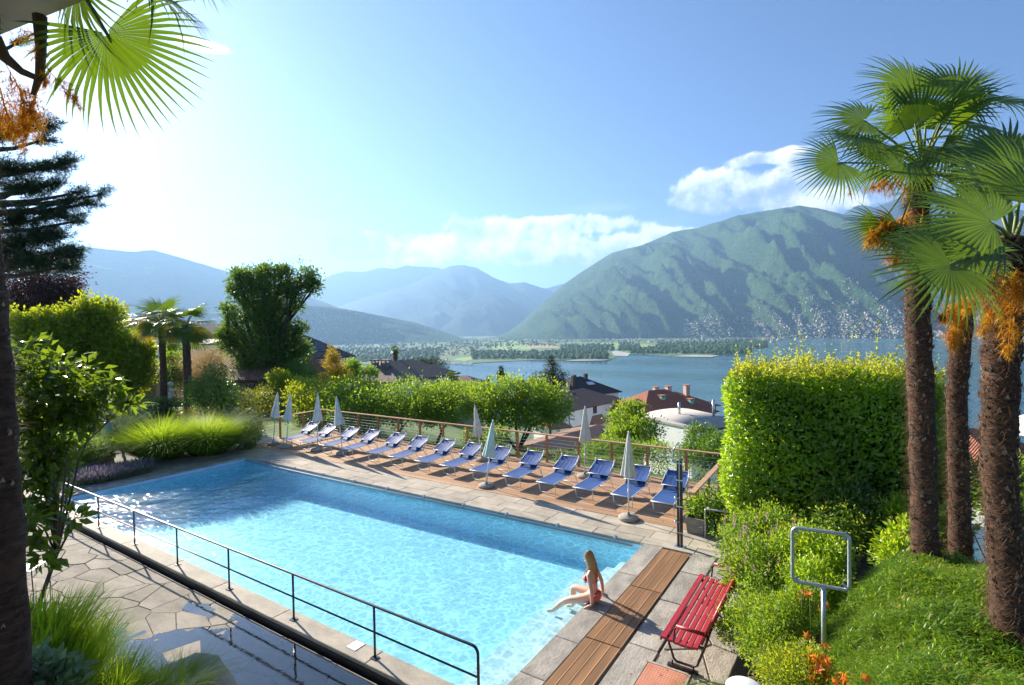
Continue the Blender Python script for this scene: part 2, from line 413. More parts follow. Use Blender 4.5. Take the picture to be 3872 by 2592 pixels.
# town: small houses on the plain and on the lower slopes
M_tw = [mat('town_render_white', (.52, .49, .44), .8, .06, .2), mat('town_render_cream', (.62, .53, .40), .8, .06, .2), mat('town_render_pink', (.62, .42, .33), .8, .06, .2)]
M_tr = mat('town_roof', (.34, .17, .11), .85, .2, .2); M_tr2 = mat('town_roof_grey', (.35, .34, .33), .85, .2, .2)
def house_verts(w, d, h, r):
    V = [(x, y, z) for z in (-6, h) for (x, y) in ((-w, -d), (w, -d), (w, d), (-w, d))]
    F = [(0, 1, 5, 4), (1, 2, 6, 5), (2, 3, 7, 6), (3, 0, 4, 7)]; mi = [0] * 4
    if r > 0:
        o = .6; V += [(-w - o, -d - o, h), (w + o, -d - o, h), (w + o, d + o, h), (-w - o, d + o, h), (-w * .5, 0, h + r), (w * .5, 0, h + r)]
        F += [(8, 9, 13, 12), (10, 11, 12, 13), (9, 10, 13, 13), (11, 8, 12, 12)]; mi += [1] * 4
    else: F += [(4, 5, 6, 7), (4, 5, 6, 7)]; mi += [1, 1]
    return np.array(V, float), F, mi
TOWN_KINDS = []
for (w, d, h, r, a, b) in ((7, 5, 6, 2.5, 0, 0), (9, 6, 8, 3, 1, 0), (8, 7, 10, 2.5, 2, 0), (14, 7, 15, 0, 0, 1), (10, 6, 7, 3, 0, 0), (18, 8, 12, 0, 1, 1), (6, 5, 6, 2.2, 0, 1)):
    TOWN_KINDS.append((house_verts(w, d, h, r), a, b))
def town_meshes():
    out = []
    for i, ((V, F, mi), a, b) in enumerate(TOWN_KINDS):
        me = bpy.data.meshes.new('town_house'); me.from_pydata([tuple(v) for v in V], [], [tuple(dict.fromkeys(f)) for f in F[:8 if len(V) > 8 else 5]])
        me.materials.append(M_tw[a]); me.materials.append(M_tr if b == 0 else M_tr2)
        me.polygons.foreach_set('material_index', mi[:len(me.polygons)]); me.update(); out.append(me)
    return out
TMESH = town_meshes()
spots = []                                           # (x, y, z, weight)
rg = np.random.default_rng(21)
def plain_spots(n, x0, x1, y0, y1, kinds):
    for _ in range(n):
        px, py = rg.uniform(x0, x1), rg.uniform(y0, y1); p = gnd(px, py, LZ + 1.5)
        if mnoise.noise(Vector((px * .012, py * .05, 2))) > -.25: spots.append((p[0], p[1], LZ + 1.5, rg.choice(kinds)))
def slope_spots(n, grid, i0, i1, t0, t1, kinds):
    nu, nv = grid.shape[0], grid.shape[1]
    for _ in range(n * 4):
        a, b = rg.uniform(i0, i1) * (nu - 1), rg.uniform(t0, t1) ** 1.0 * (nv - 1)
        dens = mnoise.noise(Vector((a * .07, b * .16, 5))) + mnoise.noise(Vector((a * .25, b * .5, 9))) * .5
        if dens < -.3: continue
        p = grid[int(a), int(b)] * (1 - a % 1) + grid[min(int(a) + 1, nu - 1), int(b)] * (a % 1)
        p2 = grid[int(a), min(int(b) + 1, nv - 1)]; p = p + (p2 - grid[int(a), int(b)]) * (b % 1)
        spots.append((p[0], p[1], p[2] + 1, rg.choice(kinds))); n -= 1
        if n <= 0: break
plain_spots(420, 2080, 2960, 1268, 1296, [0, 1, 3, 4, 5, 2]); plain_spots(120, 2480, 2960, 1262, 1285, [0, 1, 2, 3]); plain_spots(520, 1180, 2120, 1268, 1308, [0, 1, 4, 6, 2])
plain_spots(130, 1640, 1960, 1316, 1345, [1, 0, 4, 2]); plain_spots(160, 2960, 3900, 1262, 1271, [0, 1, 3, 5]); plain_spots(80, 2100, 2900, 1266, 1276, [3, 5, 3]); plain_spots(900, 2050, 2960, 1261, 1284, [0, 1, 3, 4, 5, 2]); plain_spots(260, 2900, 3900, 1258, 1270, [0, 1, 3, 5])
slope_spots(900, G_right, .30, .62, .02, .13, [0, 1, 4, 6, 0]); slope_spots(600, G_right, .34, .98, .02, .12, [0, 1, 2, 4, 3]); slope_spots(4200, G_right, .28, .98, .0, .058, [0, 1, 2, 4, 3]); slope_spots(160, G_right, .5, .9, .11, .15, [0, 4, 6])
slope_spots(420, HILLS['low_hill'], .35, .95, .04, .6, [0, 1, 4, 6]); slope_spots(60, HILLS['left_mountain'], .45, .8, .1, .25, [0, 4, 6])
spots.sort(key=lambda s: math.hypot(s[0], s[1]))
grp = 'far houses of the town beyond the lake'
near, rest = spots[:300], spots[300:]
# the 300 that show largest are single things
for (x, y, z, k) in near:
    o = link('town_house', TMESH[int(k)], None, (x, y, z), (0, 0, rg.uniform(0, 3.14)), .62)
    tag(o, 'tiny pale house among many others in the town beyond the lake', 'house', grp)
V, F, MI = [], [], []; nb = 0
for (x, y, z, k) in rest:
    (hv, hf, hm), a, b = TOWN_KINDS[int(k)]; r = rg.uniform(0, 3.14); c, s = math.cos(r), math.sin(r)
    hv = hv * .46; q = np.stack([hv[:, 0] * c - hv[:, 1] * s + x, hv[:, 0] * s + hv[:, 1] * c + y, hv[:, 2] + z], 1)
    V.append(q); F += [tuple(i + nb for i in f) for f in hf]; MI += [(a if m == 0 else (3 if b == 0 else 4)) for m in hm]; nb += len(hv)
o = link('distant_town', mesh_np('distant_town', np.concatenate(V), F, M_tw + [M_tr, M_tr2], mi=MI))
tag(o, 'mass of tiny white houses spread over the far valley and mountainside', 'town', kind='stuff')
o = link('apartment_tower', TMESH[3], None, tuple(gnd(2661, 1287, LZ + 1.5)), (0, 0, .4), (1, 1.3, 2.6)); tag(o, 'pale apartment tower standing taller than the town around it', 'tower block')
o = link('church_tower', TMESH[6], None, tuple(gnd(2285, 1270, LZ + 1.5)), (0, 0, .2), (.5, .6, 4.5)); tag(o, 'slender pale tower at the foot of the big mountain', 'tower')

# woods on the delta: rounded crowns in their thousands
def woods(name, label, regions, n, size, m):
    base = np.array([(1, 0, 0), (-1, 0, 0), (0, 1, 0), (0, -1, 0), (0, 0, 1.25), (.6, .6, .75), (-.6, .6, .75), (.6, -.6, .75), (-.6, -.6, .75), (.7, .7, -.2), (-.7, .7, -.2), (.7, -.7, -.2), (-.7, -.7, -.2)])
    tri = [(4, 5, 6), (4, 6, 8), (4, 8, 7), (4, 7, 5), (5, 2, 6), (6, 1, 8), (8, 3, 7), (7, 0, 5), (0, 9, 5), (5, 9, 2), (2, 10, 6), (6, 10, 1), (1, 12, 8), (8, 12, 3), (3, 11, 7), (7, 11, 0)]
    tri = np.array(tri); V, F, R = [], [], []; nb = 0
    for (x0, x1, y0, y1, w) in regions:
        for _ in range(int(n * w)):
            px, py = rg.uniform(x0, x1), rg.uniform(y0, y1)
            p = gnd(px, py, LZ + 1.5); s = size * rg.uniform(.6, 1.4)
            q = base * (s, s, s * rg.uniform(.8, 1.4)) * rg.uniform(.7, 1.25, (13, 1)) + (p[0], p[1], p[2] + s * .5)
            V.append(q); F.append(tri + nb); nb += 13; R.append(np.full(16, rg.random()))
    o = link(name, mesh_np(name, np.concatenate(V), np.concatenate(F), m, False, np.concatenate(R)))
    tag(o, label, 'woods', kind='stuff'); return o
M_wood = leaf_mat('far_foliage', (.040, .095, .030), (.105, .180, .050), (.16, .26, .04), .25, .8, .1)
woods('delta_wood', 'green belt of woodland along the far lake shore', [(1180, 1660, 1335, 1372, 1.0), (1180, 1700, 1318, 1336, .5), (1780, 2300, 1332, 1360, 1.0), (2120, 2320, 1306, 1330, .5), (2390, 2840, 1318, 1340, 1.0),
    (2480, 2900, 1296, 1318, .7), (1500, 2150, 1280, 1300, .4), (2340, 2420, 1300, 1330, .2), (1300, 1900, 1300, 1320, .3), (2740, 2900, 1285, 1318, .4)], 620, 6.5, M_wood)
woods('town_trees', 'dark trees scattered between the far houses', [(1180, 2100, 1268, 1312, 1.0), (2080, 2960, 1264, 1296, .8), (2960, 3872, 1263, 1270, .3)], 700, 5.5, M_wood)
# marina: a fan of moored boats
M_boat = mat('boat_white', (.8, .8, .78), .4, .05, 1)
mb = MB(); mb.add([(-4, -1.2, 0), (2, -1.3, 0), (4.5, 0, .2), (2, 1.3, 0), (-4, 1.2, 0), (-4, -1.4, 1.4), (2, -1.5, 1.4), (5, 0, 1.7), (2, 1.5, 1.4), (-4, 1.4, 1.4)],
                  [(5, 6, 7, 8, 9), (0, 1, 6, 5), (1, 2, 7, 6), (2, 3, 8, 7), (3, 4, 9, 8), (4, 0, 5, 9)]); mb.box(-2, 1.5, -.9, .9, 1.4, 2.4); mb.tube([(0, 0, 2.4), (0, 0, 9)], .12, 5)
bm_ = mb.mesh('moored_boat', M_boat)
for i in range(60):
    px = rg.uniform(1655, 1790); py = 1370 + (px - 1655) * .035 + rg.uniform(-3, 4.5)
    o = link('moored_boat', bm_, None, tuple(gnd(px, py + 4, LZ - .1)), (0, 0, rg.choice([.3, 1.9]) + rg.uniform(-.1, .1)), 1.4)
    tag(o, 'tiny white boat moored in the far marina', 'boat', 'boats moored in the far marina')

def haze_box():
    m = bpy.data.materials.new('haze_air'); m.use_nodes = True; t = NT(m.node_tree); t.n.clear()
    out = t.node('ShaderNodeOutputMaterial'); v = t.node('ShaderNodeVolumePrincipled')
    v.inputs['Color'].default_value = (.34, .60, 1.0, 1); v.inputs['Density'].default_value = HAZE; v.inputs['Anisotropy'].default_value = .35
    t.l.new(v.outputs[0], out.inputs['Volume'])
    mb = MB(); mb.box(-24500, 14500, -1500, 24500, LZ - 12, 2050); o = mb.build('haze', m)
    tag(o, 'pale blue haze filling the valley air', 'haze', kind='stuff')
HAZE = 8.6e-5
haze_box()
# ------------------------------------------------------------------ the hillside the garden lies on
PX0, PX1, PY0, PY1 = -18.95, -3.81, 5.2, 10.8          # pool
def sst(a, b, x):
    t = min(1, max(0, (x - a) / (b - a))); return t * t * (3 - 2 * t)
def ground_z(x, y):
    w = x * _fw[0] + y * _fw[1]; a = x * RT[0] + y * RT[1]
    z = -.10
    if -23 < x < -1.9 and 1.0 < y < 12.4: z = -.35
    dx = max(-30 - x, 0, x + 2.6); dy = max(0, y - 16.2)
    far = math.hypot(dx * .8, dy)
    s = .35 * a + .17 * (w - 16)
    if a < -20: s = .35 * -20 + .12 * (a + 20) + .17 * (w - 16)
    drop = max(-2.5, s) + 1.2
    if y > 16.2 or x > -2.6:
        z -= max(drop, 0) * sst(0, 8, far) * sst(12.5, 17, y + max(0, x) * .4) + 1.0 * sst(.2, 3, dy) * sst(-26, -20, x)
    # bank that rises to the right of the bench, towards the house the picture is taken from
    r = sst(-1.75, 1.0, x) * 2.0 * (1 - sst(7.2, 10.4, y) * .8) * (1 - sst(12, 18, y)); z += r
    # and the planted bank below the balcony on the left
    if w > .5:
        k = a / w
        z += 2.15 * sst(-.50, -.66, k) * sst(5.7, 4.3, w) * (1 if y > -3 else 0)
    return z
M_lawn = mat('lawn', (.10, .19, .035), .95, .35, .8, .4, 18, col2=(.13, .21, .04))
xs = np.concatenate([-np.geomspace(900, 46, 26), np.arange(-45, -20, .8), np.arange(-20, 12, .4), np.arange(12, 30, 1.0), np.geomspace(30, 900, 26)])
ys = np.concatenate([np.array([-60, -30, -12]), np.arange(-5, 20, .4), np.arange(20, 46, 1.0), np.geomspace(46, 900, 34)])
Z = np.array([[ground_z(x, y) for x in xs] for y in ys]); X, Y = np.meshgrid(xs, ys)
V = np.stack([X, Y, Z], 2).reshape(-1, 3); nx = len(xs)
F = []
for j in range(len(ys) - 1):
    for i in range(nx - 1):
        if xs[i + 1] > -20.3 and xs[i] < -2.5 and ys[j + 1] > 4.9 and ys[j] < 11.4: continue      # the pool pit
        F.append((j * nx + i, j * nx + i + 1, (j + 1) * nx + i + 1, (j + 1) * nx + i))
M_soil = mat('garden_soil', (.045, .036, .022), .95, .3, 3, .5, 25)
F = np.array(F); cx = V[F].mean(1); mi = ((cx[:, 0] > -1.95) & (cx[:, 1] < 12.5) & (cx[:, 0] < 12)) | ((cx[:, 1] < 2.6) & (cx[:, 0] > -9) & (cx[:, 0] < 0))
tag(link('ground', mesh_np('ground', V, F, [M_lawn, M_soil], True, mi=mi.astype(int))), kind='structure')
# ------------------------------------------------------------------ pool, copings, terrace
WZ = -0.13
M_liner = mat('pool_liner', (.60, .86, .93), .5, .05, .8, col2=(.58, .85, .92))
M_poolstep = mat('pool_step_white', (.74, .80, .82), .5, .04, 1.0)
M_band = mat('pool_waterline_tile', (.50, .66, .76), .35, .06, 2.0)
M_gneiss = mat('gneiss', (.42, .37, .30), .75, .22, 2.2, .55, 22, objvar=.13, stretch=(1, 2.2, 1), speck=.35, bdist=.014, spec=.25)
M_gneiss_grey = mat('gneiss_grey', (.37, .335, .29), .8, .30, 3.0, .9, 18, objvar=.14, stretch=(1.6, .8, 1), speck=.5, bdist=.012)
M_paver = mat('concrete_paver', (.43, .37, .29), .85, .2, 1.5, .25, 60, objvar=.09, speck=.12, bdist=.004)
M_flag = mat('flagstone', (.30, .265, .215), .85, .26, 1.6, .8, 14, spec=.2, objvar=.16, stretch=(1, 2.6, 1), speck=.15, bdist=.014)
M_mortar = mat('mortar', (.24, .22, .185), .95, .25, 3, .3, 40)
M_bed = mat('concrete_bed', (.22, .21, .19), .95, .2, 2, .3, 30)
M_black = mat('shade_black', (.018, .018, .020), .5, .2, 4)  # near-black stands in for shade in the pool edge and board gaps
M_rail = mat('dark_paint_steel', (.035, .045, .060), .35, .1, 8, spec=.6)
M_steel = mat('stainless_steel', (.62, .63, .64), .28, .08, 10, metal=1.0)
M_galv = mat('galvanised_steel', (.50, .53, .57), .42, .12, 12, .1, 60, metal=.75)

def clip(poly, nx, ny, c):
    out = []; n = len(poly)
    for i in range(n):
        p, q = poly[i], poly[(i + 1) % n]; dp, dq = nx * p[0] + ny * p[1] - c, nx * q[0] + ny * q[1] - c
        if dp <= 0: out.append(p)
        if dp * dq < 0: t = dp / (dp - dq); out.append((p[0] + (q[0] - p[0]) * t, p[1] + (q[1] - p[1]) * t))
    return out
def voronoi(pts, bound, gap=.012, sx=1.0):
    cells = []
    for i, a in enumerate(pts):
        poly = list(bound)
        for j, b in enumerate(pts):
            if i == j: continue
            dx, dy = (b[0] - a[0]) * sx * sx, b[1] - a[1]; L = math.hypot(dx, dy)
            if L > 6: continue
            mx, my = (a[0] + b[0]) / 2, (a[1] + b[1]) / 2
            poly = clip(poly, dx / L, dy / L, (mx * dx + my * dy) / L - gap)
            if len(poly) < 3: break
        if len(poly) >= 3: cells.append(poly)
    return cells

pool = empty('swimming_pool', ((PX0 + PX1) / 2, (PY0 + PY1) / 2, 0), 0, 'long rectangular swimming pool with bright blue water and stone coping', 'pool')
PO = np.array(pool.location)
def pbuild(mb, name, m, **k):
    o = mb.build(name, m, pool, tuple(-PO), **k); return o
# basin
zl, zr = -.86, -.72
mb = MB(); W = .30
xs_, xe_ = PX0, PX1
mb.add([(PX0, PY0, zl), (PX1, PY0, zr), (PX1, PY1, zr), (PX0, PY1, zl)], [(0, 1, 2, 3)])
mb.add([(PX0, PY0, zl), (PX1, PY0, zr), (PX1, PY0, -.2), (PX0, PY0, -.2)], [(3, 2, 1, 0)])
mb.add([(PX0, PY1, zl), (PX1, PY1, zr), (PX1, PY1, -.2), (PX0, PY1, -.2)], [(0, 1, 2, 3)])
mb.add([(PX0, PY0, zl), (PX0, PY1, zl), (PX0, PY1, -.2), (PX0, PY0, -.2)], [(0, 1, 2, 3)])
mb.add([(PX1, PY0, zr), (PX1, PY1, zr), (PX1, PY1, -.2), (PX1, PY0, -.2)], [(3, 2, 1, 0)])
basin = pbuild(mb, 'basin', M_liner)
mb = MB()
for (a, b) in (((PX0, PY0), (PX1, PY0)), ((PX1, PY0), (PX1, PY1)), ((PX1, PY1), (PX0, PY1)), ((PX0, PY1), (PX0, PY0))):
    mb.add([(*a, -.2), (*b, -.2), (*b, -.055), (*a, -.055)], [(0, 1, 2, 3)])
pbuild(mb, 'waterline_band', M_band)
for i in range(4):                                       # white steps under water along the right end
    x1 = PX1 - .001 - (0 if i == 0 else .24 + .30 * (i - 1)); dpt = .24 if i == 0 else .30
    mb = MB(); mb.box(x1 - dpt, x1 - .002, PY0 + .002, PY1 - .75, zr - .05, (-.158 if i == 0 else -.19 - .14 * i), .015); stp = pbuild(mb, 'step', M_poolstep)
# water body: real wavelets on the surface
def pool_water():
    m = bpy.data.materials.new('pool_water'); m.use_nodes = True; t = NT(m.node_tree); t.n.clear()
    out = t.node('ShaderNodeOutputMaterial')
    co = t.node('ShaderNodeTexCoord').outputs['Object']
    rip = t.noise(t.mapping(co, scale=(1, 1.5, 1), rot=(0, 0, .4)), 5.5, 3, .55, .6)
    nrm = t.bump(rip, .55, .035)
    # caustic light painted into the transmission tint as a net of bright lines
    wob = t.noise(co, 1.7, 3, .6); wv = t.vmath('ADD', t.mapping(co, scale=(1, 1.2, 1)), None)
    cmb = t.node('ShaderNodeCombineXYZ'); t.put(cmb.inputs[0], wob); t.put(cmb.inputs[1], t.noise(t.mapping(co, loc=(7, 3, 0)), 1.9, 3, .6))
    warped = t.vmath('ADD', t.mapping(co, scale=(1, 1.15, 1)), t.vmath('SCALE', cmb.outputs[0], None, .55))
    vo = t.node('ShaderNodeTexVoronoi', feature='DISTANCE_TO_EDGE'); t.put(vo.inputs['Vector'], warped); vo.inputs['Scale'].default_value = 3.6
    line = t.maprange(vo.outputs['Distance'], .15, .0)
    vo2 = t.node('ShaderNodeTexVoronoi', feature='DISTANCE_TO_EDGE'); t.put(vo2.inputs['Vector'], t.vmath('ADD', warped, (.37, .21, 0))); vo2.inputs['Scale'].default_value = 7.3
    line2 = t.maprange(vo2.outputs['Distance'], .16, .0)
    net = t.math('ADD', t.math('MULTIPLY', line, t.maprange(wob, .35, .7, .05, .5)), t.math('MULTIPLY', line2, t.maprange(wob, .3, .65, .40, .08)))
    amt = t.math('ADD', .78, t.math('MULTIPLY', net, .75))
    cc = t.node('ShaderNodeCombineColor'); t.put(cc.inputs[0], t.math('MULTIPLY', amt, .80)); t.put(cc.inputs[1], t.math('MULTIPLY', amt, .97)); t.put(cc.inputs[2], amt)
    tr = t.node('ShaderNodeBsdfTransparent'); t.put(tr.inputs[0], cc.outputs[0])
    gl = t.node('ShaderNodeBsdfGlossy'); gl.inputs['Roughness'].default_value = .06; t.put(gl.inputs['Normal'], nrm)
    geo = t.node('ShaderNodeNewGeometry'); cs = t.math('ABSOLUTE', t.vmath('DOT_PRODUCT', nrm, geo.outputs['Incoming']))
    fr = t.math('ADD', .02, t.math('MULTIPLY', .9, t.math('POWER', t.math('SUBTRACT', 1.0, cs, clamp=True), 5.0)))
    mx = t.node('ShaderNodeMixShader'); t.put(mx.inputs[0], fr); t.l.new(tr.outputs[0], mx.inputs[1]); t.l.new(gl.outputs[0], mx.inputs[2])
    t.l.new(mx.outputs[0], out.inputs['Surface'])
    ab = t.node('ShaderNodeVolumeAbsorption'); ab.inputs[0].default_value = (.10, .72, .97, 1); ab.inputs[1].default_value = .11
    t.l.new(ab.outputs[0], out.inputs['Volume'])
    nx, ny = 300, 112; e = .03
    gx = np.linspace(PX0 - e, PX1 + e, nx + 1); gy = np.linspace(PY0 - e, PY1 + e, ny + 1); X, Y = np.meshgrid(gx, gy)
    Zw = np.zeros_like(X); r = np.random.default_rng(3)
    for k in range(26):
        a = r.uniform(-1.2, 1.2) + 2.4; lam = r.uniform(.28, 1.4); Zw += .0016 * lam ** .8 * np.sin((X * math.cos(a) + Y * math.sin(a)) * 2 * math.pi / lam + r.uniform(0, 6.28) + .8 * np.sin(X * .7 + k) * np.cos(Y * .9 + k))
    V = np.stack([X, Y, Zw + WZ], 2).reshape(-1, 3); n0 = len(V)
    a = (np.arange(ny)[:, None] * (nx + 1) + np.arange(nx)[None, :]).ravel()
    F = [tuple(q) for q in np.stack([a, a + 1, a + nx + 2, a + nx + 1], 1)]
    V = [tuple(v) for v in V] + [(PX0 - e, PY0 - e, -1.1), (PX1 + e, PY0 - e, -1.1), (PX1 + e, PY1 + e, -1.1), (PX0 - e, PY1 + e, -1.1)]
    bot = list(range(nx + 1)); top = list(range(ny * (nx + 1), (ny + 1) * (nx + 1))); lef = list(range(0, (ny + 1) * (nx + 1), nx + 1)); rig = [i + nx for i in lef]
    F += [tuple([n0, n0 + 1] + bot[::-1]), tuple([n0 + 2, n0 + 3] + top), tuple([n0 + 3, n0] + lef), tuple([n0 + 1, n0 + 2] + rig[::-1]), (n0 + 3, n0 + 2, n0 + 1, n0)]
    me = bpy.data.meshes.new('pool_water'); me.from_pydata(V, [], F); me.materials.append(m); me.polygons.foreach_set('use_smooth', np.ones(len(F), bool)); me.update()
    o = link('pool_water', me); tag(o, kind='structure')
pool_water()

def slab_row(parent, name, m, x0, x1, y0, y1, z0, z1, along, step, jit=.12, gap=.008, off=(0, 0, 0), bevel=.008, cut=None):
    """a row of stone slabs, each its own piece"""
    a, b = (x0, x1) if along == 'x' else (y0, y1); p = a; objs = []
    while p < b - .05:
        q = min(b, p + step * random.uniform(1 - jit, 1 + jit))
        if b - q < step * .35: q = b
        mb = MB(); dz = random.uniform(-.003, .003)
        if along == 'x': mb.box(p + gap / 2, q - gap / 2, y0 + gap / 2, y1 - gap / 2, z0, z1 + dz, bevel)
        else: mb.box(x0 + gap / 2, x1 - gap / 2, p + gap / 2, q - gap / 2, z0, z1 + dz, bevel)
        objs.append(mb.build(name, m, parent, tuple(-np.array(off)))); p = q
    return objs
# concrete beds under all stone around the pool
bed = MB()
bed.box(-30, -2.0, PY1 + .02, 12.05, -.6, -.045); bed.box(PX1 + .02, -2.0, 4.9, PY1 + .02, -.6, -.045); bed.box(-26, PX0 - .02, 4.2, PY1 + .02, -.6, -.045); bed.box(PX0 - .02, PX1 + .02, 4.9, PY0 - .02, -.6, -.045)
tag(bed.build('paving_bed', M_bed), kind='structure')
slab_row(pool, 'coping_stone', M_gneiss, PX0 - .05, -2.2, PY1, PY1 + .35, -.055, 0, 'x', 1.18, .1, off=PO)
slab_row(pool, 'coping_stone', M_gneiss, PX0 - .05, PX1 + .0, PY0 - .34, PY0, -.055, .0, 'x', 1.9, .25, off=PO)
slab_row(pool, 'coping_stone', M_gneiss_grey, PX0 - .55, PX0, PY0 - .34, PY1 + .35, -.055, .0, 'y', 1.4, .2, off=PO)
slab_row(pool, 'coping_stone', M_gneiss_grey, PX1, -3.405, 4.86, PY1, -.055, .0, 'y', 1.12, .15, off=PO)
# steel gutter rail with brackets under the far coping
mb = MB(); mb.tube([(PX0 + .1, PY1 - .07, -.085), (-4.05, PY1 - .07, -.085)], .022, 8); pbuild(mb, 'gutter_rail', mat('grey_pipe', (.30, .31, .31), .7, .1, 5, spec=.2))
for (cx_, cy_) in ((245, 820), (472, 870), (718, 925), (998, 985), (1297, 1048), (1623, 1118), (1972, 1195)):
    p = gnd(900 + cx_ / 2.34, 1400 + cy_ / 2.34, 0)
    mb = MB(); mb.box(p[0] - .025, p[0] + .025, PY1 - .075, PY1 + .0, -.062, -.055); mb.box(p[0] - .025, p[0] + .025, PY1 - .012, PY1 - .004, -.10, .004); mb.box(p[0] - .025, p[0] + .025, PY1 - .012, PY1 + .07, .004, .010); pbuild(mb, 'bracket', M_steel)
for (cx_, cy_) in ((1915, 1225), (2370, 1310), (2830, 1410), (3275, 1500)):     # further right
    p = gnd(900 + cx_ / 2.34, 1400 + cy_ / 2.34, 0)
for px in (1915, 2109, 2328):
    p = gnd(px, 1729 + (px - 900) * .2085, 0)
    mb = MB(); mb.box(p[0] - .025, p[0] + .025, PY1 - .075, PY1 + .0, -.062, -.055); mb.box(p[0] - .025, p[0] + .025, PY1 - .012, PY1 - .004, -.10, .004); mb.box(p[0] - .025, p[0] + .025, PY1 - .012, PY1 + .07, .004, .010); pbuild(mb, 'bracket', M_steel)
# skimmer lid on the near coping
p = gnd(1345, 2443, 0); mb = MB(); mb.box(p[0] - .10, p[0] + .10, p[1] - .10, p[1] + .10, -.01, .009, .004)
tag(mb.build('skimmer_lid', mat('lid_white', (.70, .68, .62), .5, .05, 5)), 'small square white lid set in the stone edge beside the railing', 'lid')

# paving between pool and deck
pave = empty('paving', (0, 11.5, 0)); tag(pave, kind='structure')
for r, (ya, yb) in enumerate(((PY1 + .352, PY1 + .78), (PY1 + .78, 12.0))):
    slab_row(pave, 'paver', M_paver, -22.6 + .3 * r, -2.15, ya, yb, -.05, -.004, 'x', .82, .02, .008, (0, 11.5, 0), .004)
for r in range(4): slab_row(pave, 'paver', M_paver, -22.6, -20.75, 12.0 + .42 * r, 12.42 + .42 * r, -.05, -.004, 'x', .82, .02, .008, (0, 11.5, 0), .004)
for r in range(7): slab_row(pave, 'paver', M_gneiss_grey, -22.4 + .37 * (r % 2), PX0 - .556, 4.86 + .93 * r, 4.86 + .93 * (r + 1) - .04 * (r == 6), -.05, -.006, 'x', .9, .2, .012, (0, 11.5, 0), .006)
# right-hand granite paving: a long line of slabs by the boards, irregular stones under the bench
for y0_, y1_ in ((4.86, 6.0), (6.0, 7.25), (7.25, 8.7), (8.7, 9.9), (9.9, PY1)):
    mb = MB(); mb.box(-2.80, -2.36 + random.uniform(-.03, .03), y0_ + .01, y1_ - .01, -.05, random.uniform(-.004, .002), .006); mb.build('paver', M_gneiss_grey, pave, (0, -11.5, 0))
pts = [(-2.1 + random.uniform(-.28, .3), 6.9 + i * .46 + random.uniform(-.15, .15)) for i in range(10)] + [(-1.5 + random.uniform(-.1, .2), 6.6 + i * .8) for i in range(6)]
for c in voronoi(pts, [(-2.33, 6.60), (-1.35, 6.60), (-1.35, PY1), (-2.31, PY1)], .014):
    mb = MB(); mb.prism(c, -.05, random.uniform(-.006, .002), .006); mb.build('paver', M_gneiss_grey, pave, (0, -11.5, 0))
tag(MB().box(-2.35, -1.3, 4.0, PY1, -.5, -.022).build('joint_mortar', mat('pale_mortar', (.40, .38, .30), .95, .15, 3, .2, 30)), kind='structure')
pts = [(-2.1 + random.uniform(-.28, .3), 4.4 + i * .5) for i in range(4)]
for c in voronoi(pts, [(-1.86, 4.0), (-1.3, 4.0), (-1.3, 6.58), (-1.86, 6.58)], .014):
    mb = MB(); mb.prism(c, -.05, -.002, .006); mb.build('paver', M_gneiss_grey, pave, (0, -11.5, 0))
# salmon steel hatch
hp = empty('access_hatch', (-2.15, 6.2, 0), 0, 'salmon pink patterned metal floor hatch in front of the red bench', 'hatch')
M_salmon = mat('salmon_plate', (.62, .27, .17), .6, .15, 4, .5, 90, bdist=.003)
mb = MB(); mb.box(-.26, .27, -.9, .75, -.05, .004, .004)
mb.build('plate', M_salmon, hp)
mb = MB()
for i in range(14):
    for j in range(44): mb.box(-.24 + i * .036, -.24 + i * .036 + .02, -.88 + j * .037, -.88 + j * .037 + .012, .003, .0065)
tag(mb.build('raised_pattern', M_salmon, hp), kind='stuff')
mb = MB(); mb.box(-.30, -.265, -.9, .79, -.05, .008); mb.box(.275, .305, -.9, .79, -.05, .008); mb.box(-.30, .305, .755, .79, -.05, .0075); mb.build('frame', M_gneiss_grey, hp)
mb = MB(); mb.bar((-.05, .12, .012), (.12, .06, .012), .012, .012); mb.build('handle', M_salmon, hp)

# flagstone terrace on the near side, a little lower than the coping
TZ = -.13
terr = empty('terrace', (-10, 3, TZ)); tag(terr, kind='structure')
tag(MB().box(-21, -4.0, 1.2, 4.80, -.6, TZ - .022).build('terrace_bed', M_mortar), kind='structure')
rr = random.Random(5); pts = []
for i in range(29):
    for j in range(9): pts.append((-20.6 + i * .59 + rr.uniform(-.42, .42) + .3 * (j % 2), 1.35 + j * .41 + rr.uniform(-.24, .24)))
pts = [p for p in pts if -20.9 < p[0] < -4.1 and 1.25 < p[1] < 4.78]
rr2 = random.Random(11)
for c in voronoi(pts, [(-21, 1.25), (-4.0, 1.25), (-4.0, 4.79), (-21, 4.79)], .005, .8):
    tilt = rr2.uniform(-.006, .006); mb = MB(); mb.prism(c, TZ - .05, TZ + tilt, .007)
    mb.build('flagstone', M_flag, terr, (10, -3, -TZ))
tag(MB().box(-21, -3.9, 4.79, 4.862, -.6, -.42).build('gutter', M_black), kind='structure')  # floor of the edge gap, its shade put into the colour
tag(MB().box(-21, -3.9, 4.855, 4.863, -.5, -.056).build('shade_face', M_black), kind='structure')  # faces of the narrow gap, blackened in place of shade
tag(MB().box(-21, -3.9, 4.792, 4.80, -.6, TZ - .06).build('shade_face', M_black), kind='structure')
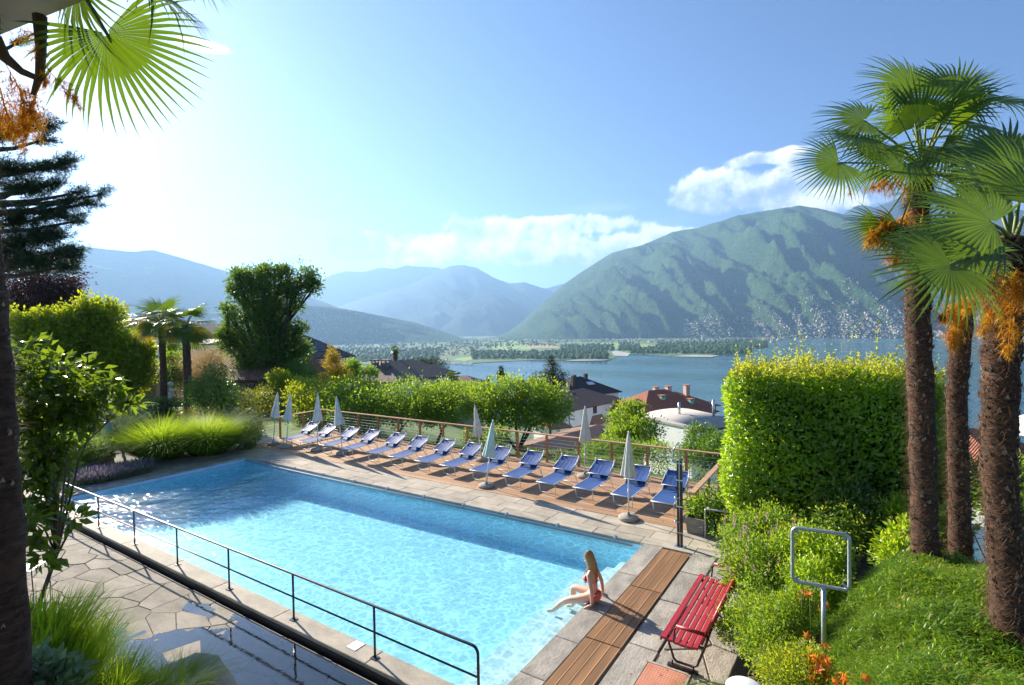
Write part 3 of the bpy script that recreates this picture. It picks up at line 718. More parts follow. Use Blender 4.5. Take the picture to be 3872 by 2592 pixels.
# rain puddle standing on the terrace
def puddle(name, label, fn, x0, x1, y0, y1, z, st=.05):
    m, t, p = principled(name + '_water'); t.n.clear(); out = t.node('ShaderNodeOutputMaterial')
    co = t.node('ShaderNodeTexCoord').outputs['Object']; nb = t.bump(t.noise(co, 9, 3, .6), .12, .01)
    tr = t.node('ShaderNodeBsdfTransparent'); tr.inputs[0].default_value = (.42, .44, .48, 1)
    gl = t.node('ShaderNodeBsdfGlossy'); gl.inputs['Roughness'].default_value = .03; t.put(gl.inputs['Normal'], nb)
    fr = t.node('ShaderNodeFresnel'); fr.inputs[0].default_value = 1.5; t.put(fr.inputs['Normal'], nb)
    mx = t.node('ShaderNodeMixShader'); t.put(mx.inputs[0], t.math('MINIMUM', t.math('MULTIPLY', fr.outputs[0], 2.2), .85)); t.l.new(tr.outputs[0], mx.inputs[1]); t.l.new(gl.outputs[0], mx.inputs[2]); t.l.new(mx.outputs[0], out.inputs[0])
    V, F = [], []; idx = {}
    nx_, ny_ = int((x1 - x0) / st), int((y1 - y0) / st)
    def vid(i, j):
        if (i, j) not in idx: idx[(i, j)] = len(V); V.append((x0 + i * st, y0 + j * st, z))
        return idx[(i, j)]
    for i in range(nx_):
        for j in range(ny_):
            if fn(x0 + (i + .5) * st, y0 + (j + .5) * st) > 0: F.append((vid(i, j), vid(i + 1, j), vid(i + 1, j + 1), vid(i, j + 1)))
    me = bpy.data.meshes.new(name); me.from_pydata(V, [], F); me.materials.append(m); me.update(); tag(link(name, me), kind='structure')
puddle('puddle', '', lambda x, y: .30 * (x + 9.15) + .9 * (4.2 - y) * .12 + .5 * mnoise.noise(Vector((x * 1.5, y * 1.9, 0))) + .35 * mnoise.noise(Vector((x * 5, y * 5, 4))) - .02, -10, -4.0, 1.3, 4.78, TZ + .0045, .05)
# ------------------------------------------------------------------ deck, fence, loungers, parasols and other furniture
M_wood = mat('deck_wood', (.45, .265, .15), .7, .22, 2.5, .25, 30, objvar=.16, stretch=(.25, 6, 6), bdist=.004)
M_duck = mat('duckboard_wood', (.43, .25, .13), .65, .2, 2.5, .2, 30, objvar=.12, stretch=(6, .25, 6), bdist=.003)
M_post = mat('fence_wood', (.42, .19, .085), .6, .2, 4, .15, 40, objvar=.1, stretch=(4, 4, .6), bdist=.003)
M_cap = mat('cap_wood', (.52, .30, .17), .55, .2, 3, .15, 40, stretch=(.4, 4, 4), bdist=.003)
M_cable = mat('steel_cable', (.66, .66, .64), .35, .05, 10, metal=.6)
DECKY0, DECKY1, DX0, DX1 = 12.0, 15.78, -20.75, -3.05
deck = empty('wooden_deck', (-12, 13.9, 0), 0, 'long wooden sun deck of orange brown planks beside the pool', 'deck')
step_ = (DECKY1 - DECKY0) / 27
for r in range(27):
    y = DECKY0 + r * step_; x = DX0; first = True
    while x < DX1 - .05:
        L = random.uniform(3.2, 4.4) if not first else random.uniform(1.2, 4.2); first = False
        x2 = min(DX1, x + L)
        if DX1 - x2 < .8: x2 = DX1
        mb = MB(); mb.box(x + .002, x2 - .002, y + .003, y + step_ - .003, -.03, .004 + random.uniform(-.001, .001), .004); mb.build('plank', M_wood, deck, (12, -13.9, 0)); x = x2
mb = MB(); mb.box(DX0, DX1, DECKY0 + .004, DECKY1, -.28, -.05); mb.build('substructure', mat('deck_joists', (.10, .06, .035), .9, .2, 3), deck, (12, -13.9, 0))
mb = MB(); mb.box(DX1 + .002, DX1 + .035, DECKY0, DECKY1, -.3, .002); mb.build('fascia', M_post, deck, (12, -13.9, 0))

fence = empty('deck_fence', (-12, 15.7, 0), 0, 'wooden post fence with steel cables around the sun deck', 'fence'); FO = np.array(fence.location)
posts = [(-21.0 + .0, 15.7)] + [(x, 15.7) for x in (-19.75, -18.5, -17.25, -16.05, -14.82, -13.6, -12.4, -11.25, -10.14, -8.95, -7.75, -6.58, -5.42, -4.25, -3.12)] + [(-20.92, y) for y in (14.65, 13.5, 12.35)] + [(-3.08, y) for y in (14.5, 13.35, 12.25)]
pm = MB().box(-.033, .033, -.033, .033, -.25, .932).mesh('post', M_post)
for (x, y) in posts: link('post', pm, fence, (x - FO[0], y - FO[1], 0))
for (a, b) in (((-21.02, 15.7), (-3.05, 15.7)), ((-20.82, 11.78), (-20.99, 15.63)), ((-3.05, 11.62), (-3.08, 15.63))):
    mb = MB(); mb.bar((a[0], a[1], .948), (b[0], b[1], .948), .12, .034); mb.build('cap_rail', M_cap, fence, tuple(-FO))
for k in range(7):
    z = .10 + k * .118
    for (a, b) in (((-21.0, 15.7), (-3.12, 15.7)), ((-20.92, 12.35), (-21.0, 15.7)), ((-3.08, 12.25), (-3.1, 15.7))):
        n = 15 if a[1] == b[1] else 3
        pts = [(a[0] + (b[0] - a[0]) * i / n, a[1] + (b[1] - a[1]) * i / n, z) for i in range(n + 1)]
        mb = MB(); mb.tube(pts, .0055, 6); mb.build('cable', M_cable, fence, tuple(-FO))

# ---- pool handrail
hr = empty('pool_handrail', (-11.5, 5.02, 0), 0, 'dark blue steel handrail with two rails along the near pool edge', 'railing'); HO = np.array(hr.location)
ends = [(-19.5, 5.02, .745)]
mb = MB(); xr = -3.86
arc = [(xr - .09 + .09 * math.sin(a), 5.02, .745 - .09 + .09 * math.cos(a)) for a in np.linspace(0, math.pi / 2, 7)]
mb.tube([(-19.5, 5.02, .745)] + [(-19.5 + i * .6, 5.02, .745) for i in range(1, 26)] + arc + [(xr, 5.02, 0)], .019, 10); mb.build('top_rail', M_rail, hr, tuple(-HO))
mb = MB(); mb.tube([(-19.5, 5.02, .37), (xr, 5.02, .37)], .013, 8); mb.build('middle_rail', M_rail, hr, tuple(-HO))
for x in (-19.15, -17.2, -15.2, -13.27, -11.35, -9.45, -7.55, -5.68):
    mb = MB(); mb.tube([(x, 5.02, .0), (x, 5.02, .735)], .017, 8); mb.build('post', M_rail, hr, tuple(-HO))
    mb = MB(); mb.box(x - .055, x + .055, 4.975, 5.065, 0.003, .012)
    for sx in (-.04, .04): mb.lathe([(.009, .012), (.009, .022), (.0, .023)], 6, (x + sx, 5.02, 0))
    mb.build('base_plate', M_rail, hr, tuple(-HO))

# ---- loungers
M_sling = mat('blue_sling', (.012, .072, .27), .6, .12, 3, .2, 300, spec=.5, bdist=.001)
M_sling.node_tree.nodes['Principled BSDF'].inputs['Sheen Weight'].default_value = .04
M_alu = mat('white_aluminium', (.74, .75, .76), .35, .05, 6, spec=.6)
def sag_sheet(y0, z0, y1, z1, w, sag, wr=0.0, nu=10, nv=14, thick=.004):
    mb = MB(); ph = random.uniform(0, 6)
    def fn(u, v, o=0):
        x = (u - .5) * w; e = 1 - (2 * u - 1) ** 2
        z = z0 + (z1 - z0) * v - sag * e * (.3 + .7 * math.sin(math.pi * v)) + wr * math.sin(u * 31 + ph + math.sin(v * 3)) * e; return (x, y0 + (y1 - y0) * v, z + o)
    mb.sheet(lambda u, v: fn(u, v), nu, nv); mb.sheet(lambda u, v: fn(1 - u, v, -thick), nu, nv); return mb
def lounger():
    t = empty('sun_lounger', (0, 0, 0))
    w = .56; tb = .013
    mb = MB()
    for s in (-1, 1): mb.tube([(s * w / 2, 0, .33), (s * w / 2, 1.22, .365)], tb, 8)
    mb.tube([(-w / 2, 0.01, .33), (w / 2, .01, .33)], tb, 8); mb.tube([(-w / 2, 1.2, .363), (w / 2, 1.2, .363)], tb, 8)
    mb.build('seat_frame', M_alu, t)
    mb = MB()
    for s in (-1, 1):
        mb.tube([(s * w / 2, .98, .37), (s * (w / 2 + .005), 1.47, .77)], .014, 8); mb.tube([(s * (w / 2 + .028), 1.12, .40), (s * (w / 2 + .03), 1.34, .66)], .010, 6)
        mb.lathe([(.02, -.045), (.024, -.02), (.024, .02), (.018, .045)], 8, (s * (w / 2 + .006), 1.47, .775))
    mb.tube([(-w / 2, 1.47, .77), (w / 2, 1.47, .77)], .012, 8); mb.build('back_frame', M_alu, t)
    for s in (-1, 1):
        mb = MB(); mb.tube([(s * (w / 2 - .02), .10, .33), (s * (w / 2 - .04), .16, .012)], .011, 7); mb.build('leg', M_alu, t)
        mb = MB(); mb.tube([(s * (w / 2 - .02), 1.18, .36), (s * (w / 2 - .03), 1.45, .012)], .011, 7); mb.tube([(s * (w / 2 + .01), 1.22, .57), (s * (w / 2 - .01), 1.34, .15)], .008, 6); mb.build('leg', M_alu, t)
    for y in (.16, 1.45): mb = MB(); mb.tube([(-w / 2 + .03, y, .022), (w / 2 - .03, y, .022)], .010, 7); mb.build('stretcher', M_alu, t)
    sag_sheet(.015, .338, 1.19, .368, w - .02, .012).build('seat', M_sling, t)
    sag_sheet(1.0, .385, 1.462, .765, w - .02, .025, .004).build('backrest', M_sling, t)
    sh = sag_sheet(.95, .50, 1.33, .67, w + .035, .03, .006, 14, 10); shade = sh.build('sun_shade', M_sling, t)
    mb = MB()
    for s in (-1, 1): mb.tube([(s * (w / 2 + .022), .95, .50), (s * (w / 2 + .022), 1.33, .67), (s * (w / 2 + .012), 1.40, .735)], .009, 6)
    mb.tube([(-w / 2 - .02, .95, .50), (w / 2 + .02, .95, .50)], .007, 6); mb.build('shade_frame', M_alu, shade)
    return t
L0 = lounger()
LX = [-19.15, -18.05, -16.73, -15.54, -14.24, -13.08, -11.89, -10.80, -9.6, -8.39, -7.23, -6.13, -5.03, -3.98]
ORD = ['first', 'second', 'third', 'fourth', 'fifth', 'sixth', 'seventh', 'eighth', 'ninth', 'tenth', 'eleventh', 'twelfth', 'thirteenth', 'fourteenth']
for i, x in enumerate(LX):
    o = L0 if i == 0 else copy_tree(L0)
    o.location = (x, 12.56 + random.uniform(-.04, .04), .004); o.rotation_euler = (0, 0, random.uniform(-.03, .03) + (.03 if i < 3 else 0))
    tag(o, 'blue sling sun lounger, ' + ('leftmost of the row beside the corner parasols' if i == 0 else 'last of the row, right behind the shower' if i == 13 else ORD[i] + ' from the left end of the row'), 'sun lounger', 'blue loungers in a row on the deck')

# ---- closed parasols
M_canvas = mat('parasol_canvas', (.60, .62, .57), .8, .10, 6, .15, 200, bdist=.002)
M_canvas2 = mat('parasol_canvas_green', (.46, .58, .53), .8, .12, 6, .15, 200, bdist=.002)
M_canvas3 = mat('parasol_canvas_cream', (.66, .61, .50), .8, .10, 6, .15, 200, bdist=.002)
M_conc = mat('parasol_concrete', (.34, .31, .26), .85, .15, 6, .3, 60, speck=.2)
def parasol(h, m, seed):
    r = random.Random(seed); t = empty('parasol')
    prof = [(.016, h - .02), (.035, h - .05), (.060, h - .22), (.095, h - .50), (.130, h - .75), (.160, h - .97), (.168, h - 1.03)]
    ph = r.uniform(0, 6)
    def rip(i, a): k = min(1, i / 5); return 1 + k * (.16 * math.sin(8 * a + ph) + .07 * math.sin(13 * a + ph * 2) + .08 * math.sin(3 * a + i * .15))
    V = []; n = 48; mb = MB()
    for i, (rr_, z) in enumerate(prof):
        for k in range(n):
            a = 2 * math.pi * k / n; q = rr_ * rip(i, a); zz = z + (.03 * math.sin(8 * a + ph + 1) + r.uniform(-.008, .008) if i == len(prof) - 1 else 0); V.append((q * math.cos(a), q * math.sin(a), zz))
    F = [(i * n + k, i * n + (k + 1) % n, (i + 1) * n + (k + 1) % n, (i + 1) * n + k) for i in range(len(prof) - 1) for k in range(n)]
    V += [(x * .86, y * .86, z + .01) for (x, y, z) in V[-n:]]; j = len(prof) * n
    F += [((len(prof) - 1) * n + k, (len(prof) - 1) * n + (k + 1) % n, j + (k + 1) % n, j + k) for k in range(n)]
    mb.add(V, F, True); mb.build('canopy', m, t)
    mb = MB(); mb.lathe([(.0, h + .05), (.016, h + .04), (.020, h + .01), (.022, h - .03)][::-1], 10); mb.build('finial', M_alu, t)
    mb = MB(); mb.tube([(0, 0, .08), (0, 0, h - .02)], .0165, 10); pole = mb.build('pole', M_alu, t)
    mb = MB(); mb.lathe([(.022, .62), (.024, .66), (.022, .72)], 10); mb.tube([(.02, 0, .68), (.045, 0, .68)], .008, 6); mb.build('clamp', M_alu, pole)
    mb = MB(); mb.lathe([(.225, .0), (.240, .02), (.238, .06), (.20, .09), (.05, .105), (.03, .16), (.024, .17)], 28); b = mb.build('base', M_conc, t)
    for s in (-1, 1):
        mb = MB(); mb.tube([(s * .11 + dx, dy * .05, .09 + .035 * hh) for (dx, dy, hh) in ((0, -1, 0), (0, -.8, .8), (0, 0, 1), (0, .8, .8), (0, 1, 0))], .006, 6); mb.build('handle', M_alu, b)
    return t
PS = [(-20.05, 12.6, 2.17, 23, M_canvas, 'slim closed white parasol, leftmost by the fence end'), (-19.04, 12.52, 2.15, 22, M_canvas, 'closed white parasol second from the left, before the corner fence'),
      (-17.5, 12.83, 2.22, 7, M_canvas, 'closed white parasol between the second and third loungers'), (-16.14, 12.93, 2.19, -19, M_canvas, 'closed white parasol leaning left beside the third lounger'),
      (-11.02, 14.75, 1.98, -24, M_canvas3, 'closed cream parasol standing behind the loungers near the deck middle'), (-9.07, 12.33, 1.98, 30, M_canvas2, 'closed pale green parasol at the deck edge before the ninth lounger'),
      (-7.04, 14.66, 2.20, 5, M_canvas3, 'closed cream parasol behind the loungers in front of the white house'), (-4.61, 11.97, 2.12, 4, M_canvas3, 'large closed white parasol at the deck edge beside the shower')]
for i, (x, y, h, lean, m, lab) in enumerate(PS):
    o = parasol(h - .05, m, i + 3); o.location = (x, y, .004); o.rotation_euler = (0, 0, random.uniform(0, 6)); tag(o, lab, 'parasol', 'closed parasols on the deck')
    w = -x * .549 + y * .836; ang = math.atan(lean / FOC * w / h)                     # lean sideways as in the picture
    q = Matrix.Rotation(ang, 4, Vector((-RT[1], RT[0], 0)).cross(Vector((0, 0, 1))).cross(Vector((0, 0, 1))) if False else Vector((_fw[0], _fw[1], 0)))
    o.rotation_mode = 'QUATERNION'; o.rotation_quaternion = q.to_quaternion() @ Matrix.Rotation(random.uniform(0, 6), 3, 'Z').to_quaternion()
    for c in o.children:
        if c.name.startswith('base'): c.rotation_mode = 'QUATERNION'; c.rotation_quaternion = o.rotation_quaternion.inverted()

# ---- shower
sh = empty('pool_shower', (-3.12, 11.02, 0), 0, 'tall dark shower column with steel pipe and shower head', 'shower')
M_dark = mat('anthracite_metal', (.030, .034, .036), .4, .15, 6, spec=.5); M_chrome = mat('chrome', (.8, .8, .82), .12, .02, 10, metal=1.0)
for s in (-1, 1): mb = MB(); mb.box(s * .032 - .021, s * .032 + .021, -.03, .03, .01, 1.80, .004); mb.build('column', M_dark, sh)
mb = MB(); mb.box(-.10, .10, -.07, .07, .002, .012, .002); mb.build('base_plate', M_steel, sh)
mb = MB(); mb.tube([(0, -.03, .25), (0, -.03, 2.16), (0, -.04, 2.19), (0, -.10, 2.20), (0, -.46, 2.12)], .010, 8); pipe = mb.build('riser_pipe', M_steel, sh)
mb = MB(); mb.lathe([(.02, 2.13), (.026, 2.10), (.018, 2.06), (.016, 1.98), (.020, 1.93), (.045, 1.90), (.050, 1.875), (.02, 1.872)][::-1], 14, (0, -.47, 0)); mb.build('shower_head', M_chrome, sh)
for z in (.52, 1.02): mb = MB(); mb.lathe([(.03, -.03), (.035, 0), (.03, .03)], 12, (-.075, -.03, z)); mb.tube([(-.05, -.03, z), (.0, -.03, z)], .012, 8); mb.build('valve', M_chrome, sh)
for z in (.3, .85, 1.4, 1.75): mb = MB(); mb.box(-.07, .07, -.042, -.036, z - .012, z + .012); mb.build('clip', M_steel, sh)

# ---- duckboards along the right pool end
for s, (ya, yb) in enumerate(((8.90, 10.72), (7.05, 8.885), (5.20, 7.035), (3.35, 5.185))):
    t = empty('duckboard', (-3.115, (ya + yb) / 2, 0), 0, ['grooved wooden duckboard section furthest away, next to the shower foot', 'grooved wooden duckboard section right behind the sitting woman', 'grooved wooden duckboard section in front of the pink hatch', 'grooved wooden duckboard section nearest the bottom picture edge'][s], 'duckboard', 'duckboards along the pool end')
    for k in range(4):
        x0 = -.275 + k * .1385; wd = .124; ng = 7; L = (yb - ya) / 2 - .006
        prof = [(x0, -.03)]
        for g in range(ng): a = x0 + wd * g / ng; prof += [(a + .001, .004), (a + wd / ng - .008, .004), (a + wd / ng - .007, -.006), (a + wd / ng - .0005, -.006)]
        prof[-1] = (x0 + wd, .004); prof[-2] = (x0 + wd - .003, .004); prof += [(x0 + wd, -.03)]
        n = len(prof); V = [(x, -L, z) for x, z in prof] + [(x, L, z) for x, z in prof]
        mb = MB(); mb.add(V, [(i, i + 1, n + i + 1, n + i) for i in range(n - 1)] + [tuple(range(n)), tuple(range(2 * n - 1, n - 1, -1))][::1]); mb.build('board', M_duck, t)
    mb = MB()
    mb.box(-.274, .262, -(yb - ya) / 2 + .02, (yb - ya) / 2 - .02, -.040, -.031); mb.build('gap_shade', M_black, t)  # added dark sheet that paints the shade between the boards

# ---- red bench
M_red = mat('red_paint', (.40, .022, .030), .38, .12, 4, .05, 40, spec=.5); M_brown = mat('bench_steel', (.075, .055, .050), .4, .15, 8, metal=.5)
bn = empty('park_bench', (-1.95, 7.98, 0), 0, 'red slatted park bench with steel tube legs under the flowering shrub', 'bench')
Ly = 1.06
for k in range(6):
    x = -.235 + k * .082; z = .425 - .03 * math.sin(math.pi * k / 6)
    mb = MB(); mb.box(x - .031, x + .031, -Ly, Ly, z - .014, z + .014, .005); mb.build('seat_slat', M_red, bn)
mb = MB(); mb.box(-.285, -.268, -Ly, Ly, .385, .435, .003); mb.build('seat_slat', M_red, bn)
for k in range(3):
    h = .53 + k * .125; x = .275 + k * .05
    mb = MB(); mb.bar((x, -Ly, h), (x, Ly, h), .10, .026, up=(.93, 0, -.37)); mb.build('back_slat', M_red, bn)
mb = MB(); mb.tube([(.41, -Ly, .845), (.41, Ly, .845)], .03, 8); mb.build('back_slat', M_red, bn)
for s in (-1, 1):
    yy = s * (Ly - .12)
    mb = MB(); mb.tube([(-.22, yy, .40), (-.20, yy, .30), (-.14, yy, .12), (-.10, yy, .085), (.12, yy, .085), (.17, yy, .12), (.25, yy, .34), (.30, yy, .50), (.40, yy, .84)], .017, 8)
    mb.tube([(-.22, yy, .40), (.26, yy, .38)], .013, 7); mb.tube([(-.16, yy, .085), (-.16, yy, .02)], .014, 6); mb.tube([(.12, yy, .085), (.12, yy, .02)], .014, 6); mb.build('leg_frame', M_brown, bn)
    mb = MB(); mb.bar((-.22, yy, .018), (.18, yy, .018), .06, .030); mb.build('foot', M_brown, bn)
    ya = s * (Ly + .02)
    mb = MB(); mb.tube([(-.06, ya, .645), (.30, ya, .645)], .025, 10); mb.build('armrest', M_red, bn)
    mb = MB(); mb.tube([(-.10, ya, .42), (-.09, ya, .52), (-.085, ya, .60), (-.05, ya, .64), (.0, ya, .645)], .013, 8); mb.tube([(.28, ya, .64), (.33, ya, .62)], .012, 6); mb.build('armrest_support', M_brown, bn)

# ---- empty sign frame
p = at(3102, 2463, 5.5); c = at(3102, 2108, 5.5); zf = c[2] - p[2]
sg = empty('sign_frame', (p[0], p[1], p[2] - .15), YAW - .45, 'empty grey metal sign frame on a post in the flower bed', 'sign frame')
zf += .15; hw, hh, rr_ = .255, .285, .05; pts = []
for (cx_, cz_, a0) in ((hw - rr_, hh - rr_, 0), (-hw + rr_, hh - rr_, 90), (-hw + rr_, -hh + rr_, 180), (hw - rr_, -hh + rr_, 270)):
    for a in np.linspace(a0, a0 + 90, 6): pts.append((cx_ + rr_ * math.cos(rad(a)), 0, zf + cz_ + rr_ * math.sin(rad(a))))
mb = MB(); mb.tube(pts + [pts[0]], .0185, 10, cap=False); mb.build('frame', M_galv, sg)
for (sx, sz) in ((1, 1), (-1, 1), (-1, -1), (1, -1)): mb = MB(); mb.bar((sx * (hw - .02), -.004, zf + sz * (hh - .02)), (sx * (hw - .06), -.004, zf + sz * (hh - .06)), .025, .004, (0, 1, 0)); mb.build('lug', M_galv, sg)
mb = MB(); mb.tube([(.03, .0, 0), (.03, 0, zf - hh)], .023, 12); mb.build('post', M_galv, sg)

# ---- concrete planter and grey pipe frame at the deck end
pl = empty('concrete_planter', (-3.02, 12.0, 0), 0, 'square washed concrete planter with a vine at the deck end', 'planter')
mb = MB(); V = []
for (zz, s) in ((0.0, .17), (.36, .21), (.36, .18), (.30, .175)):
    V += [(-s, -s, zz), (s, -s, zz), (s, s, zz), (-s, s, zz)]
F = [(3, 2, 1, 0)] + [(k * 4 + i, k * 4 + (i + 1) % 4, k * 4 + 4 + (i + 1) % 4, k * 4 + 4 + i) for k in range(3) for i in range(4)] + [(12, 13, 14, 15)]
mb.add(V, F); mb.build('trough', mat('washed_concrete', (.27, .25, .22), .9, .2, 8, .7, 60, speck=.5), pl)
pf = empty('pipe_barrier', (-2.78, 11.74, 0), .0, 'grey metal pipe barrier overgrown by a climber beside the planter', 'barrier')
mb = MB(); mb.tube([(0, 0, -.1), (0, 0, .62), (.02, 0, .64), (1.0, .05, .64)], .02, 8); mb.build('pipe', M_galv, pf)
# ---- eave of the balcony roof, top left
ev = MB(); M_eave = mat('eave_render', (.50, .47, .46), .8, .05, 2)
a, b = at(-60, 150, 1.5), at(360, -12, 1.5); d = (b - a); n = np.array([-d[1], d[0], 0]); n /= np.linalg.norm(n); n = n if n[1] < 0 else -n
a = a - d * 3; b = b + d * 4; z = (a[2] + b[2]) / 2
a[2] = b[2] = 0
e0 = at(0, 133, 1.5); e1 = at(330, 0, 1.55)
z = 6.5; q0 = gnd(0, 133, z); q1 = gnd(330, -2, z); d = q1 - q0; q0 = q0 - d * 6; q1 = q1 + d * 8; n = np.array([-d[1], d[0], 0]); n = n / np.linalg.norm(n)
if n @ np.array([0, 1, 0]) > 0 and q0 @ n > 0: n = -n if (np.array([0, 0, 0]) - q0) @ n < 0 else n
n = n if (-q0) @ n > 0 else -n
c0, c1 = q0 + n * 6, q1 + n * 6
V = [q0, q1, c1, c0]; V = V + [v + np.array([0, 0, .22]) for v in V]
ev.add(V, [(0, 1, 2, 3), (7, 6, 5, 4), (0, 4, 5, 1), (1, 5, 6, 2), (2, 6, 7, 3), (3, 7, 4, 0)])
tag(ev.build('balcony_eave', M_eave), 'pale grey underside of a roof eave in the top left corner', 'eave')
# ------------------------------------------------------------------ plants
def unit(v): return v / (np.linalg.norm(v, axis=-1, keepdims=True) + 1e-9)
def leaf_arrays(P, A, N, L, W, fold=.12):
    """diamond leaves folded along the midrib: 4 vertices, 2 triangles each"""
    n = len(P); A = unit(A); Sd = unit(np.cross(A, N)); N2 = np.cross(Sd, A)
    L = np.broadcast_to(L, n)[:, None]; W = np.broadcast_to(W, n)[:, None]
    mid = P + A * L * .45 + N2 * W * fold
    V = np.stack([P, mid - Sd * W / 2, P + A * L - N2 * L * .12, mid + Sd * W / 2], 1).reshape(-1, 3)
    b = np.arange(n)[:, None] * 4
    F = np.concatenate([b + np.array([[0, 1, 2]]), b + np.array([[0, 2, 3]])], 1).reshape(-1, 3)
    return V, F
class Leaves:
    def __init__(self): self.V = []; self.F = []; self.R = []; self.n = 0
    def add(self, V, F, R): self.V.append(V); self.F.append(F + self.n); self.R.append(R); self.n += len(V)
    def leaves(self, P, A, N, L, W, rng, fold=.12, r=None):
        V, F = leaf_arrays(P, A, N, L, W, fold); r = rng.random(len(P)) if r is None else r
        self.add(V, F, np.repeat(r, 2))
    def build(self, name, m, parent=None, loc=(0, 0, 0)):
        V = np.concatenate(self.V) - np.array(loc) * 0; return link(name, mesh_np(name, V, np.concatenate(self.F), m, False, np.concatenate(self.R)), parent, loc)
def rand_dir(rng, n):
    v = rng.normal(size=(n, 3)); return unit(v)
def lobe_leaves(LV, lobes, n, size, rng, aspect=.5, clump=14, spread=.16, up=.25, droop=.0, shell=(.62, 1.02), origin=None):
    """leaves in clumps spread over and inside ellipsoid lobes [(centre, radii)]"""
    area = np.array([np.mean(np.array(r)) ** 2 for c, r in lobes]); area = area / area.sum()
    for (c, r), w in zip(lobes, area):
        c, r = np.array(c), np.array(r); k = max(3, int(n * w / clump)); d = rand_dir(rng, k)
        rr = rng.uniform(shell[0], shell[1], (k, 1)); bump = 1 + .22 * np.sin(d[:, :1] * 5 + c[0]) * np.cos(d[:, 1:2] * 4 + c[1]) + .14 * np.sin(d[:, 2:] * 9 + d[:, :1] * 6) + rng.normal(size=(k, 1)) * .07
        cc = c + d * r * rr * bump; tone = rng.random(k)
        idx = np.repeat(np.arange(k), clump); m = len(idx); sp = spread * r.mean() if spread < 1 else spread - 1
        off = rng.normal(size=(m, 3)) * sp; P = cc[idx] + off
        out = unit(off) * .8 + d[idx] * .7 + rand_dir(rng, m) * .8; out[:, 2] += up - droop
        N = unit(d[idx] * .6 + rand_dir(rng, m) * .7 + np.array([0, 0, .7]))
        L = size * rng.uniform(.65, 1.3, m)
        LV.leaves(P, out, N, L, L * aspect, rng, r=np.clip(tone[idx] * .55 + rng.random(m) * .45, 0, .999))
def pxl(px, py, rx, ry, depth, dz=1.0):
    """lobe whose outline in the photograph is an ellipse; its depth extent is dz times its width"""
    c = at(px, py, depth); w, h = rx / FOC * depth, ry / FOC * depth
    return (c, (w, w * dz if False else w, h))
def limbs(mb, base, lobes, r0, rng, fork=.35, n=7):
    """trunk that forks into limbs reaching the lobes"""
    base = np.array(base, float); cen = np.mean([np.array(c) for c, r in lobes], axis=0)
    top = base + (cen - base) * fork + np.array([rng.normal() * .1, rng.normal() * .1, 0])
    mb.tube([base - [0, 0, .3], base + (top - base) * .5 + rng.normal(size=3) * r0 * .4, top], [r0 * 1.25, r0, r0 * .8], n)
    for c, r in lobes:
        c = np.array(c); m = top + (c - top) * .5 + rng.normal(size=3) * np.linalg.norm(c - top) * .07; m[2] += .05 * np.linalg.norm(c - top)
        mb.tube([top - [0, 0, r0 * .4], m, c], [r0 * .55, r0 * .36, r0 * .12], 6)
        for _ in range(3):
            e = c + rand_dir(rng, 1)[0] * np.array(r) * .8; mb.tube([m + (c - m) * rng.uniform(.2, .8), e], [r0 * .18, r0 * .05], 5)

